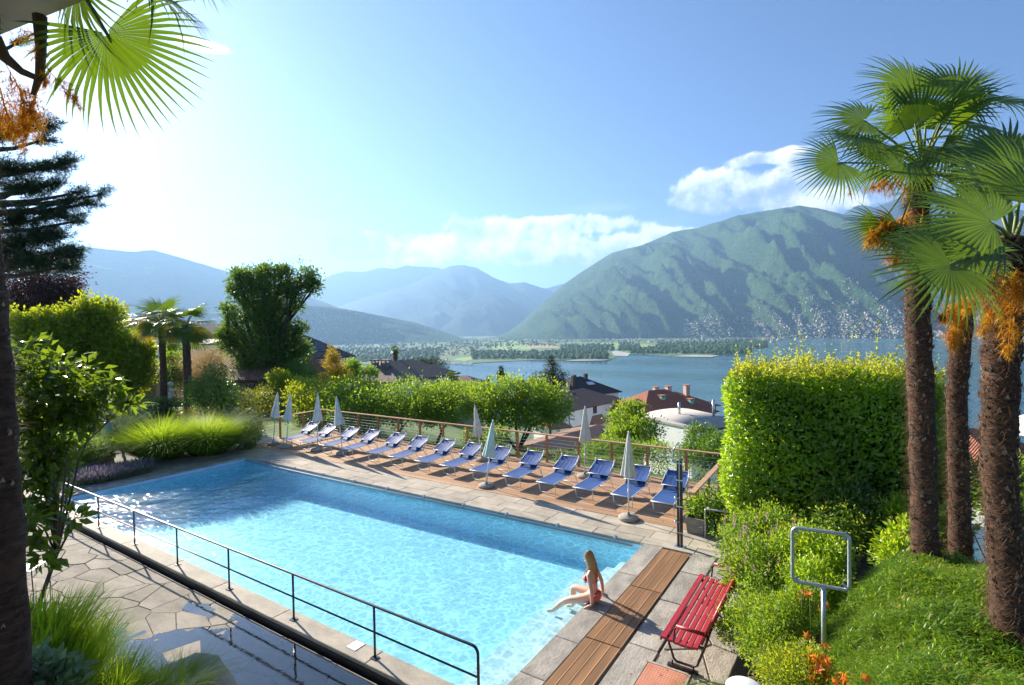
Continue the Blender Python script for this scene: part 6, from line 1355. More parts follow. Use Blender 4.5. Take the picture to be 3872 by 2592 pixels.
class House:
    """walls between two eave points of the camera-side wall; local x along the wall, y into the building, z from the base"""
    def __init__(s, name, label, pl, pr, deep, zbase, cat='house'):
        s.a = at(*pl); s.b = at(*pr); z = (s.a[2] + s.b[2]) / 2; d = s.b - s.a; s.L = math.hypot(d[0], d[1]); s.rz = math.atan2(d[1], d[0]); s.h = z - zbase; s.d = deep
        s.o = empty(name, (s.a[0], s.a[1], zbase), s.rz, label, cat); s.zb = zbase
    def wallpt(s, px, py, off=0.0):
        r = ray(px, py); ux, uy = math.cos(s.rz), math.sin(s.rz); nx, ny = -uy, ux
        t = ((s.a[0] - CAM[0]) * nx + (s.a[1] - CAM[1]) * ny + off) / (r[0] * nx + r[1] * ny); p = CAM + r * t
        return ((p[0] - s.a[0]) * ux + (p[1] - s.a[1]) * uy, p[2] - s.zb)
    def walls(s, m, inset=.4):
        i = inset; MB().box(i, s.L - i, i, s.d - i, -2.5, s.h).build('wall', m, s.o)
    def roof(s, m, rh, kind='hip', over=.5, along='x', k=.5, thick=.18):
        L, D, h, o = s.L, s.d, s.h, over; x0, x1, y0, y1 = -o, L + o, -o, D + o; z0 = h - .05
        if kind == 'hip':
            c = min(L, D) / 2 * .95
            R = [(x0 + c + o, D / 2, h + rh), (x1 - c - o, D / 2, h + rh)] if L >= D else [(L / 2, y0 + c + o, h + rh), (L / 2, y1 - c - o, h + rh)]
        elif along == 'x': R = [(x0, D / 2, h + rh), (x1, D / 2, h + rh)]
        else: R = [(L / 2, y0, h + rh), (L / 2, y1, h + rh)]
        V = [(x0, y0, z0), (x1, y0, z0), (x1, y1, z0), (x0, y1, z0)] + R
        if (kind == 'hip' and L >= D) or (kind != 'hip' and along == 'x'): F = [(0, 1, 5, 4), (2, 3, 4, 5), (1, 2, 5), (3, 0, 4)]
        else: F = [(0, 1, 4), (1, 2, 5, 4), (2, 3, 5), (3, 0, 4, 5)]
        F = F + [(3, 2, 1, 0)]
        V2 = [(x, y, z - thick) for x, y, z in V[:4]]; V = V + V2; F = F[:-1] + [(6, 7, 1, 0), (7, 8, 2, 1), (8, 9, 3, 2), (9, 6, 0, 3), (9, 8, 7, 6)]
        mb = MB(); mb.add(V, F); me = mb.mesh('roof', m); uv = me.uv_layers.new(name='UVMap')
        for p in me.polygons:
            n = p.normal; e = Vector((-n.y, n.x, 0)); e = e.normalized() if e.length > .01 else Vector((1, 0, 0)); f = n.cross(e)
            for li in p.loop_indices: c = me.vertices[me.loops[li].vertex_index].co; uv.data[li].uv = (c.dot(e) * 1.0, c.dot(f) * 1.0)
        s.rf = link('roof', me, s.o); s.rh = rh
        mb = MB()
        for (p, q) in ((V[0], V[1]), (V[1], V[2])): mb.tube([(p[0], p[1], p[2] - .12), (q[0], q[1], q[2] - .12)], .07, 6)
        mb.build('gutter', M_gutter, s.o); return s
    def rect(s, px0, py0, px1, py1):
        u0, v1 = s.wallpt(px0, py0, .4); u1, v0 = s.wallpt(px1, py1, .4); return u0, u1, v0, v1
    def window(s, u0, u1, v0, v1, shut=None, m=None, name='window'):
        y = .40; w = MB().box(u0, u1, y - .03, y + .1, v0, v1).build(name, m or M_pane, s.o)
        f = MB(); t = .07; f.box(u0 - t, u0, y - .06, y, v0 - t, v1 + t); f.box(u1, u1 + t, y - .06, y, v0 - t, v1 + t); f.box(u0, u1, y - .06, y, v1, v1 + t); f.box(u0, u1, y - .06, y, v0 - t, v0); f.box((u0 + u1) / 2 - .03, (u0 + u1) / 2 + .03, y - .05, y - .031, v0, v1); f.build('frame', M_frame, w)
        f = MB(); f.box(u0 - .12, u1 + .12, y - .14, y, v0 - .16, v0 - t - .001); f.build('sill', M_frame, w)
        if shut:
            for (a, b) in ((u0 - (u1 - u0) * .5 - t, u0 - t - .01), (u1 + t + .01, u1 + (u1 - u0) * .5 + t)): MB().box(a, b, y - .09, y - .03, v0, v1).build('shutter', shut, w)
        return w
    def chimney(s, x, y, w, z0, z1, m=None, cap=True, capm=None):
        assert 0 < x < s.L and 0 < y < s.d, (s.o.name, x, s.L)
        c = MB().box(x - w / 2, x + w / 2, y - w / 2, y + w / 2, z0, z1).build('chimney', m or M_wh, s.o)
        if cap:
            k = MB(); k.box(x - w * .65, x + w * .65, y - w * .65, y + w * .65, z1 + .25, z1 + .40)
            for sx in (-1, 1):
                for sy in (-1, 1): k.box(x + sx * w * .4 - .05, x + sx * w * .4 + .05, y + sy * w * .4 - .05, y + sy * w * .4 + .05, z1, z1 + .25)
            k.build('chimney_cap', capm or M_tile_br, c)
        return c
C2 = lambda x, y: (2100 + x * .2817, 1400 + y * .2817)
def R2(h, x0, y0, x1, y1): return h.rect(*C2(x0, y0), *C2(x1, y1))
# white villa with brown tiled roof
h = House('villa', 'white villa with brown tiled roof and an arched door below the deck', (*C2(150, 540), 110), (*C2(880, 405), 126), 13, -25); h.walls(M_wh); h.roof(M_tile_br, 2.9)
h.window(*R2(h, 503, 497, 555, 575), None); h.window(*R2(h, 280, 757, 330, 833), M_shut)
u0, u1, v0, v1 = R2(h, 490, 712, 575, 832); dd_ = MB(); n = 10; arc = [(u0 + (u1 - u0) * (.5 - .5 * math.cos(math.pi * i / n)), v1 - .7 + .7 * math.sin(math.pi * i / n)) for i in range(n + 1)]
dd_.add([(u0, .36, v0)] + [(x, .36, z) for x, z in arc] + [(u1, .36, v0)], [tuple(range(n + 3))[::-1]]); door = dd_.build('door', mat('door_dark', (.02, .03, .025), .5, .1, 3), h.o)
f = MB(); f.tube([(u0 - .15, .36, v0)] + [(x + (-.15 if i < 5 else .15 if i > 5 else 0), .36, z + .12) for i, (x, z) in enumerate(arc)] + [(u1 + .15, .36, v0)], .16, 6); f.build('stone_surround', M_gneiss, door)
u0, u1, v0, v1 = R2(h, 455, 625, 665, 690); a = MB(); a.add([(u0, -1.1, v0), (u1, -1.1, v0), (u1, .4, v0 + .1), (u0, .4, v0 + .1), (u0 + 1.2, .4, v1), (u1 - 1.2, .4, v1)], [(0, 1, 5, 4), (1, 2, 5), (3, 0, 4), (3, 2, 1, 0)]); a.build('door_canopy', M_tile_br, h.o)
for px in (180, 838): u, v = h.wallpt(*C2(px, 600), .4); MB().tube([(u, .3, h.h - .2), (u, .3, -1)], .09, 6).build('downpipe', M_gutter, h.o)
h.chimney(9.5, 5.0, .7, h.h + .5, h.h + 2.6, M_tile_dk, False); h.chimney(1.0, 8.0, 1.6, h.h, h.h + 3.0, M_tile_br, False)
g = House('villa_annex', 'small tiled annex at the left of the white villa', (*C2(-60, 780), 104), (*C2(190, 760), 106), 8, -25); g.walls(M_wh); g.roof(M_tile_br, 1.6); g.window(*R2(g, 20, 800, 60, 850))
g = House('garage', 'long low garage with brown tiled roof just below the deck', (*C2(-60, 1060), 52), (*C2(800, 880), 62), 5, -17); g.walls(M_yel); g.roof(M_tile_br, .55, 'gable')
g = House('dark_roofed_house', 'house with a dark grey roof and skylight behind the white villa', (*C2(170, 345), 140), (*C2(870, 300), 150), 16, -32); g.walls(M_wh); g.roof(M_tile_dk, 4.2)
for (x, y, w) in ((5.0, 4, .9), (7.0, 6, .8), (12, 7, .9)): g.chimney(x, y, w, g.h + .5, g.h + 5.0, M_tile_dk, False)
sk = MB(); sk.add([(g.L * .55 + dx, yy, g.h + 4.2 * (yy + .5) / 8.5 + .12) for dx, yy in ((0, 3.6), (2.4, 3.6), (2.4, 5.0), (0, 5.0))], [(0, 1, 2, 3)]); sk.build('skylight', M_frame, g.o)
g = House('dark_roofed_annex', 'dark lower roof right of the white villa', (*C2(850, 470), 132), (*C2(1000, 440), 138), 9, -30); g.walls(M_wh); g.roof(M_tile_dk, 2.0)
# barrel-roofed house
h = House('barrel_roofed_house', 'white house with a curved grey barrel roof right of the deck', (*C2(1180, 650), 96), (*C2(1815, 800), 84), 12, -30); h.walls(M_wh, .0); L, D = h.L, h.d; n = 18
V, F = [], []
for x in (-.4, L + .4):
    for i in range(n + 1): a = math.pi * i / n; V.append((x, D / 2 - (D / 2 + .4) * math.cos(a), h.h + 1.25 * math.sin(a)))
F = [(i, n + 1 + i, n + 2 + i, i + 1) for i in range(n)] + [tuple(range(n + 1)), tuple(range(2 * n + 1, n, -1))]
mb = MB(); mb.add(V, F, True); mb.build('roof', M_roofsheet, h.o)
MB().box(-.5, L + .5, -.5, -.05, h.h - .25, h.h + .12).build('roof_edge', M_frame, h.o); MB().box(L + .02, L + .5, -.4, D, h.h - .3, h.h).build('roof_edge', M_gutter, h.o)
for (x, y, z0, z1) in ((5.0, 4, .9, 3.2), (9.5, 7.5, 1.0, 4.0)): MB().tube([(x, y, h.h + z0), (x, y, h.h + z1)], .22, 8).build('vent_pipe', M_steel, h.o)
sk = MB(); sk.add([(L - 5.5, 2.0, h.h + .72), (L - 3.0, 2.0, h.h + .72), (L - 3.0, 4.6, h.h + 1.28), (L - 5.5, 4.6, h.h + 1.28)], [(0, 1, 2, 3)]); sk.box(L - 5.5, L - 3.0, 2.0, 4.6, h.h + .1, h.h + .71); sk.build('skylight', M_pane, h.o)
h.window(*R2(h, 1545, 995, 1595, 1030))
e = House('barrel_house_wing', 'right wing wall of the barrel-roofed house with a narrow window', (*C2(1825, 800), 83.5), (*C2(2350, 700), 88), 10, -30); e.walls(M_wh, .0); MB().box(-.2, e.L + .5, -.3, e.d, e.h, e.h + .3).build('roof', M_roofsheet, e.o); e.window(*R2(e, 2055, 780, 2105, 860))
# red tiled roofs behind it
g = House('red_roofed_house', 'bright red tiled roof behind the barrel-roofed house', (*C2(1180, 590), 112), (*C2(2160, 600), 120), 16, -30); g.walls(M_cream); g.roof(M_tile_red, 4.6)
g.chimney(9, 5, 1.1, g.h, g.h + 3.4, mat('green_plaster', (.18, .42, .34), .8, .1, 1), True, M_tile_red); g.chimney(15.5, 3, 1.1, g.h, g.h + 2.4, bpy.data.materials['green_plaster'], True, M_tile_red)
g = House('red_roofed_house', 'darker red roof with brick chimneys nearest the lake', (*C2(1340, 485), 135), (*C2(2190, 520), 142), 16, -34); g.walls(M_cream); g.roof(M_tile_red, 3.2)
for x in (4.5, 8.5, 14.5): g.chimney(x, 6, 1.3, g.h, g.h + 4.8, M_tw[2], True, M_tile_red)
# low white house with chimneys
C3 = lambda x, y: (1200 + x * .2561, 1200 + y * .2561)
h = House('low_white_house', 'low white house with dark hipped roof and two chimneys', (*C3(330, 905), 70), (*C3(1180, 970), 66), 14, -9); h.walls(M_wh); h.roof(M_tile_gr, 2.2)
for (px, w) in ((857, .75), (1012, .95)): u, v = h.wallpt(*C3(px, 900), 3.0); h.chimney(u, 3.0, w, h.h, h.h + 2.1, M_greyw, True, M_tile_gr)
g = House('low_white_house', 'grey-brown hipped roof right behind the low white house', (*C3(980, 930), 76), (*C3(1560, 905), 80), 12, -8); g.walls(M_wh); g.roof(M_tile_gr, 2.4)
g = House('lakeside_house', 'small brown roof showing above the bushes by the lake', (1800, 1452, 70), (1835, 1446, 74), 6, -10); g.walls(M_cream); g.roof(M_tile_br, 1.0)
# house with solar panels
C4 = lambda x, y: (800 + x * .2988, 1200 + y * .2988)
h = House('solar_house', 'white house with dark roof carrying solar panels behind the chestnut', (*C4(850, 520), 60), (*C4(1690, 490), 66), 7, -4); h.walls(M_wh); h.roof(M_tile_gr, 2.6, over=.9); L = h.L
for i in range(4):
    x = 2.4 + i * .9
    MB().add([(x + fx, yy, h.h + 2.6 * (yy + .9) / 4.4 + .07) for fx, yy in ((0, .1), (.84, .1), (.84, 1.8), (0, 1.8))], [(0, 1, 2, 3)]).build('solar_panel', M_solar, h.o)
for (a, b) in ((1290, 1360), (1375, 1410)): h.window(*h.rect(*C4(a, 560), *C4(b, 600)))
g = House('tiled_shed', 'brown tiled roof below the solar house', (*C4(1050, 660), 52), (*C4(1440, 640), 55), 6, -4); g.walls(M_cream); g.roof(M_tile_br, 1.8)
# cream house behind the lawn
h = House('garden_house', 'cream garden house with old brown tiled roof behind the tamarisk', (585, 1440, 37), (1000, 1424, 36.2), 7.5, -1.0); h.walls(M_cream); h.roof(M_tile_br, 1.9, 'gable', .6); h.window(*h.rect(942, 1455, 957, 1483), M_shutb)
# ochre chalet and the building with blue pillars
h = House('ochre_house', 'ochre gabled house with brown shutters behind the lawn palms', (630, 1283, 95), (836, 1270, 95), 11, -4); h.walls(M_ochre); h.roof(M_tile_gr, 2.4, 'gable', .8, 'y'); MB().add([(.4, .38, h.h), (h.L - .4, .38, h.h), (h.L / 2, .38, h.h + 2.15)], [(0, 1, 2)]).build('gable_wall', M_ochre, h.o)
h.window(*h.rect(736, 1259, 755, 1272), M_shutb)
g = House('white_shed', 'small white lean-to below the ochre house', (722, 1292, 70), (790, 1306, 66), 4, -3); g.walls(M_wh, 0); g.roof(M_roofsheet, .5, 'gable', .2)
h = House('balcony_house', 'grey roofed house with bright blue balcony posts behind the palms', (440, 1226, 80), (600, 1228, 80), 9, -3); MB().box(.3, h.L - .3, 2.5, 8.5, -2.5, h.h).build('wall', M_wh, h.o); h.roof(M_tile_dk, 1.9)
for px in (549, 568, 585, 596): u, v = h.wallpt(px, 1240, .3); MB().box(u - .09, u + .09, .3, .48, h.h - 1.75, h.h).build('blue_post', M_blue, h.o)
MB().box(0, h.L, .1, 2.5, h.h - 2.0, h.h - 1.75).build('balcony_slab', M_shutb, h.o)
for k in range(3): MB().box(0, h.L, .2, .28, h.h - 1.55 + k * .3, h.h - 1.40 + k * .3).build('balcony_board', M_shutb, h.o)
g = House('left_villa', 'pale roof peeping out between the dark beech and the pollarded tree', (230, 1152, 62), (330, 1150, 64), 8, -2); g.walls(M_wh); g.roof(M_roofsheet, .9)
h = House('grey_garage', 'grey block garage in the shade behind the pollarded tree', (420, 1445, 38.5), (590, 1455, 39.5), 5, -.3); h.walls(M_greyw, 0); MB().box(-.2, h.L + .2, -.3, h.d, h.h, h.h + .15).build('roof', M_tile_dk, h.o)
for k in range(5): MB().box(.2, h.L - .2, -.03, -.002, .3 + k * .42, .66 + k * .42).build('shutter_panel', M_greyw, h.o)
g = House('left_cottage', 'brown roof at the left edge behind the foreground leaves', (-60, 1372, 44), (90, 1372, 44), 9, -.6); g.walls(M_cream); g.roof(M_tile_br, .9)
# right edge: awning, red roof, brown roof
g = House('red_roofed_bungalow', 'bungalow with a bright red sheet roof at the right edge', (3790, 1765, 40), (3990, 1730, 44), 8, -9.0); g.walls(M_wh); g.roof(M_tile_red, 2.0); g.window(*g.rect(3862, 1750, 3880, 1775))
g = House('lakeside_shed', 'brown roof between the palm trunks above the lake', (3560, 1690, 90), (3650, 1696, 90), 5, -26); g.walls(M_cream); g.roof(M_tile_gr, 1.6)
aw = empty('white_parasol', tuple(at(3960, 1800, 16)), 0, 'large open white parasol cut off by the right picture edge', 'parasol'); c = at(3960, 1560, 16) - np.array(aw.location)
mb = MB(); mb.lathe([(1.35, -.62), (1.36, -.58), (.7, -.2), (0.02, .1)], 8, tuple(c)); mb.build('canopy', mat('white_canvas', (.85, .85, .84), .8, .03, 2), aw); MB().tube([(0, 0, -2.5), tuple(c)], .03, 8).build('pole', M_alu, aw)

# signpost with lamp on the lawn
b = gnd(648, 1560, -.1); sp = empty('signpost', tuple(b), YAW, 'grey signpost with three white direction boards and a lamp on the lawn', 'signpost'); dpt = float((b - CAM) @ FW); k = dpt / FOC
MB().tube([(0, 0, 0), (0, 0, 100 * k)], .05, 8).build('pole', M_galv, sp); MB().lathe([(.0, 100 * k), (.10, 102 * k), (.17, 108 * k), (.12, 114 * k), (0, 118 * k)], 12).build('lamp', mat('lamp_globe', (.6, .6, .58), .3, .05, 3), sp)
for (x0, x1, z0, z1) in ((-2, 22, 82, 90), (-32, 0, 68, 76), (-20, 2, 48, 62)): MB().box(x0 * k, x1 * k, -.08, -.055, z0 * k, z1 * k).build('sign_board', M_frame, sp)
# dry stone wall at the pool's left end
wa, wb = gnd(215, 1818, -.05), gnd(420, 1752, -.05); d = wb - wa; L = math.hypot(d[0], d[1]); sw = empty('stone_wall', tuple(wa), math.atan2(d[1], d[0]), 'low dry stone wall in the shade at the left pool corner', 'wall')
for c in range(4):
    x = -.2 * (c % 2); r_ = random.Random(c)
    while x < L: w = r_.uniform(.28, .6); MB().box(x + .008, x + w - .008, r_.uniform(-.02, .02), .3, c * .135 + .005, c * .135 + .13, .012).build('stone', M_gneiss_grey, sw); x += w
# garden lounger on the far lawn and a round table at the bottom edge
b = gnd(875, 1592, -.3); gl = empty('garden_lounger', tuple(b), 1.2, 'white garden lounger on the lawn right of the tall grass', 'lounger'); sag_sheet(0, .35, 1.2, .38, .6, .01).build('seat', M_frame, gl); sag_sheet(1.2, .38, 1.7, .75, .6, .01).build('backrest', M_frame, gl)
for (x, y) in ((-.27, .1), (.27, .1), (-.27, 1.3), (.27, 1.3)): MB().tube([(x, y, -.1), (x, y, .36)], .02, 6).build('leg', M_frame, gl)
tp = at(2815, 2596, 3.6); tb = empty('round_table', (tp[0], tp[1], ground_z(tp[0], tp[1])), 0, 'round white table top just showing at the bottom edge', 'table'); hz = tp[2] - ground_z(tp[0], tp[1])
MB().lathe([(.115, hz - .02), (.12, hz - .01), (.11, hz)], 28).build('table_top', M_frame, tb); MB().tube([(0, 0, 0), (0, 0, hz - .02)], .03, 8).build('pedestal', M_frame, tb)
# slatted metal chair on the terrace, half behind the palm trunk
b = gnd(95, 2235, TZ); ch = empty('terrace_chair', tuple(b), 2.4, 'dark metal garden chair with white slats half hidden by the left palm trunk', 'chair')
for i in range(7): MB().box(-.24, .24, -.24 + i * .07, -.19 + i * .07, .43, .445).build('slat', M_frame, ch)
for i in range(5): MB().bar((-.24, .26 + i * .02, .55 + i * .08), (.24, .26 + i * .02, .55 + i * .08), .012, .05).build('slat', M_frame, ch)
for (x, y) in ((-.24, -.24), (.24, -.24), (-.24, .24), (.24, .24)): MB().tube([(x * 1.05, y * 1.1, 0), (x, y, .44)] + ([(x, y + .1, .92)] if y > 0 else [(x, y, .62), (x, .2, .64)]), .011, 6).build('leg', M_rail, ch)
# ------------------------------------------------------------------ people
def skin_mat(name, c):
    m, t, p = principled(name); co = t.node('ShaderNodeTexCoord').outputs['Object']; n = t.noise(co, 9, 3, .6)
    t.put(p.inputs['Base Color'], t.mix(n, tuple(x * .9 for x in c), tuple(min(1, x * 1.08) for x in c))); p.inputs['Roughness'].default_value = .48; p.inputs['Subsurface Weight'].default_value = .12; p.inputs['Subsurface Radius'].default_value = (.02, .008, .004); return m
M_skin = skin_mat('skin_fair', (.66, .40, .29)); M_skin2 = skin_mat('skin_tanned', (.50, .28, .19))
def grow(name, J, E, root, m, parent, sub=2):
    """one continuous surface grown around a skeleton: J name -> (position, radius or (rx, ry)), E edges"""
    names = list(J); ix = {k: i for i, k in enumerate(names)}
    me = bpy.data.meshes.new(name); me.from_pydata([tuple(J[k][0]) for k in names], [(ix[a], ix[b]) for a, b in E], [])
    tmp = bpy.data.objects.new('tmp', me); COL.objects.link(tmp); sk = tmp.modifiers.new('s', 'SKIN'); sk.use_smooth_shade = True; sk.branch_smoothing = .6
    for k in names:
        v = me.skin_vertices[0].data[ix[k]]; r = J[k][1]; v.radius = r if hasattr(r, '__len__') else (r, r); v.use_root = (k == root)
    s = tmp.modifiers.new('d', 'SUBSURF'); s.levels = sub; s.render_levels = sub
    dg = bpy.context.evaluated_depsgraph_get(); dg.update(); out = bpy.data.meshes.new_from_object(tmp.evaluated_get(dg)); out.name = name
    bpy.data.objects.remove(tmp); bpy.data.meshes.remove(me); out.materials.clear(); out.materials.append(m); out.polygons.foreach_set('use_smooth', np.ones(len(out.polygons), bool)); out.update()
    return link(name, out, parent)
def hand(J, E, wrist, key, tip, side, spread=.011, L=.075):
    """palm and five fingers from the wrist joint"""
    w = np.array(J[wrist][0]); d = unit(np.array(tip) - w); s = unit(np.array(side, float)); nrm = np.cross(d, s)
    pc = w + d * .05; J[key + 'palm'] = (tuple(pc), (.016, .024)); E.append((wrist, key + 'palm'))
    for i, (o, l) in enumerate(((-1.5, .9), (-.5, 1.0), (.5, .96), (1.5, .78))):
        k1, k2, k3 = (key + 'f%d%d' % (i, j) for j in range(3)); b = pc + d * .035 + s * o * .018
        J[k1] = (tuple(b), .0085); J[k2] = (tuple(b + d * .04 * l + s * o * spread * .6 - nrm * .004), .008); J[k3] = (tuple(b + d * .072 * l + s * o * spread - nrm * .016), .0065); E += [(key + 'palm', k1), (k1, k2), (k2, k3)]
    b = w + d * .03 + s * -.022; J[key + 't0'] = (tuple(b), .011); J[key + 't1'] = (tuple(b + s * -.028 + d * .025), .0095); J[key + 't2'] = (tuple(b + s * -.042 + d * .052), .008); E += [(wrist, key + 't0'), (key + 't0', key + 't1'), (key + 't1', key + 't2')]

O = np.array([-3.70, 8.03, .0]); wm = empty('person', tuple(O), 0, 'woman with long blonde hair in a red bikini sitting on the pool edge', 'person')
def L_(x, y, z): return (x - O[0], y - O[1], z)
J = dict(pel=(L_(-3.705, 8.03, .115), (.115, .150)), hipN=(L_(-3.74, 7.945, .095), .098), kneeN=(L_(-4.13, 7.87, -.01), .060), calfN=(L_(-4.26, 7.855, -.11), .055), ankN=(L_(-4.39, 7.845, -.25), .034), toeN=(L_(-4.51, 7.835, -.285), .026),
    hipF=(L_(-3.75, 8.115, .10), .096), kneeF=(L_(-4.17, 8.16, .085), .058), calfF=(L_(-4.165, 8.165, -.06), .053), ankF=(L_(-4.17, 8.17, -.255), .034), toeF=(L_(-4.31, 8.18, -.295), .026),
    waist=(L_(-3.725, 8.03, .255), (.085, .110)), chest=(L_(-3.755, 8.03, .405), (.098, .128)), upper=(L_(-3.755, 8.03, .50), (.085, .125)), neck0=(L_(-3.765, 8.03, .565), .048), neck1=(L_(-3.785, 8.03, .625), .043),
    shN=(L_(-3.735, 7.885, .525), .050), elN=(L_(-3.665, 7.835, .29), .036), foN=(L_(-3.655, 7.825, .22), .037), wrN=(L_(-3.645, 7.81, .055), .024), shF=(L_(-3.75, 8.175, .525), .050), elF=(L_(-3.665, 8.235, .30), .036), wrF=(L_(-3.645, 8.27, .055), .024),
    jaw=(L_(-3.825, 8.03, .665), (.048, .046)), skull=(L_(-3.80, 8.03, .745), (.078, .068)), crown=(L_(-3.79, 8.03, .80), (.062, .058)))
E = [('pel', 'waist'), ('waist', 'chest'), ('chest', 'upper'), ('upper', 'neck0'), ('neck0', 'neck1'), ('neck1', 'jaw'), ('jaw', 'skull'), ('skull', 'crown'), ('pel', 'hipN'), ('hipN', 'kneeN'), ('kneeN', 'calfN'), ('calfN', 'ankN'), ('ankN', 'toeN'), ('pel', 'hipF'), ('hipF', 'kneeF'), ('kneeF', 'calfF'), ('calfF', 'ankF'), ('ankF', 'toeF'),
     ('upper', 'shN'), ('shN', 'elN'), ('elN', 'foN'), ('foN', 'wrN'), ('upper', 'shF'), ('shF', 'elF'), ('elF', 'wrF')]
hand(J, E, 'wrN', 'hN', L_(-3.75, 7.79, .018), (0, -1, 0)); hand(J, E, 'wrF', 'hF', L_(-3.70, 8.36, .018), (1, .3, 0))
J['nose'] = (L_(-3.892, 8.03, .712), .011); J['chin'] = (L_(-3.872, 8.03, .655), .022); E += [('skull', 'nose'), ('jaw', 'chin')]
grow('body', J, E, 'pel', M_skin, wm)
M_bik = mat('red_bikini', (.62, .055, .05), .7, .25, 40, col2=(.75, .25, .22)); M_hair = leaf_mat('blonde_hair', (.34, .18, .06), (.66, .44, .18), (.5, .3, .1), .25, .38, .6); M_eye = mat('eye_dark', (.03, .02, .02), .3, .1, 5); M_lip = mat('lips', (.55, .18, .17), .4, .05, 5)
def ring(mb, c, rx, ry, h, n=28, tilt=0.0): mb.add([(c[0] + rx * math.cos(a), c[1] + ry * math.sin(a), c[2] + zz + tilt * math.cos(a)) for zz in (-h, h) for a in np.linspace(0, 2 * math.pi, n, endpoint=False)], [(i, (i + 1) % n, n + (i + 1) % n, n + i) for i in range(n)], True)
top = MB(); ring(top, L_(-3.748, 8.03, .375), .113, .143, .012)
for s in (-1, 1):
    top.sheet(lambda u, v, s=s: (L_(-3.81, 8.03, .40)[0] - .075 * math.sin(math.pi * v) * math.cos((u - .5) * math.pi) ** .5 if 0 < u < 1 else L_(-3.81, 8.03, .40)[0] - .01, s * .062 + (u - .5) * .12, .395 + (v - .5) * .12), 10, 10)
    top.tube([L_(-3.86, 8.03 + s * .06, .45), L_(-3.82, 8.03 + s * .05, .54), L_(-3.765, 8.03 + s * .035, .60)], .007, 5)
top.build('bikini_top', M_bik, wm)
bot = MB(); n_ = 28; pr = [(.168, .112, .146), (.150, .119, .154), (.110, .122, .158), (.070, .112, .146)]
bot.add([(L_(-3.703, 8.03, z)[0] + rx * math.cos(a_), ry * math.sin(a_), z + .012 * math.cos(a_)) for (z, rx, ry) in pr for a_ in np.linspace(0, 2 * math.pi, n_, endpoint=False)], [(k * n_ + i, k * n_ + (i + 1) % n_, k * n_ + n_ + (i + 1) % n_, k * n_ + n_ + i) for k in range(3) for i in range(n_)] + [tuple(range(n_)), tuple(range(4 * n_ - 1, 3 * n_ - 1, -1))], True)
bot.build('bikini_bottom', M_bik, wm)
for s in (-1, 1): MB().lathe([(0, -.010), (.011, 0), (0, .010)], 8, L_(-3.872, 8.03 + s * .028, .742)).build('eye', M_eye, wm)
MB().lathe([(0, -.006), (.016, 0), (0, .006)], 10, L_(-3.882, 8.03, .682)).build('mouth', M_lip, wm)
for s in (-1, 1): MB().lathe([(0, -.03), (.014, 0), (0, .03)], 8, L_(-3.795, 8.03 + s * .070, .72)).build('ear', M_skin, wm)
rg_ = np.random.default_rng(4); LV = Leaves(); n = 1500; a = rg_.uniform(-2.25, 2.25, n); el = rg_.uniform(0.05, 1.5, n)       # 0 = back of the head
hd = np.array(L_(-3.795, 8.03, .755)); d = np.stack([np.cos(a) * np.cos(el), np.sin(a) * np.cos(el), np.sin(el)], 1); rad_ = np.array([.092, .082, .100])
P0 = hd + d * rad_; LEN = rg_.uniform(.34, .52, n) * (1 - .25 * (np.abs(a) > 1.5)); rows = []; side = unit(np.stack([-np.sin(a), np.cos(a), 0 * a], 1)); seg = 6
for k in range(seg + 1):
    t = k / seg; drop = np.clip(t * 1.25, 0, 1); e2 = np.maximum(el * (1 - t * 4), 0) ; ring_ = hd + np.stack([np.cos(a) * np.cos(e2), np.sin(a) * np.cos(e2), np.sin(e2)], 1) * rad_ * (1.0 + .12 * np.sin(t * 9 + a * 3)[:, None] * (t > .4)) * np.array([1, 1, 1])
    c = ring_ - np.array([0, 0, 1.0]) * (LEN * max(0, t - .12) * 1.05)[:, None] + np.array([.055, 0, 0]) * math.sin(t * 2.4) * (t > .2) + np.stack([0 * a, -np.sin(a) * .02 * t, 0 * a], 1)
    w = .0085 * (1 - t ** 2.5)
    rows += [c - side * w, c + side * w] if k < seg else [c]
V = np.stack(rows, 1); nv = V.shape[1]; T = []
for k in range(seg - 1): T += [(2 * k, 2 * k + 1, 2 * k + 3), (2 * k, 2 * k + 3, 2 * k + 2)]
T += [(2 * seg - 2, 2 * seg - 1, 2 * seg)]; F = (np.arange(n)[:, None, None] * nv + np.array(T)[None]).reshape(-1, 3)
LV.add(V.reshape(-1, 3), F, np.repeat(rg_.random(n), len(T))); hairo = LV.build('hair', M_hair, wm)

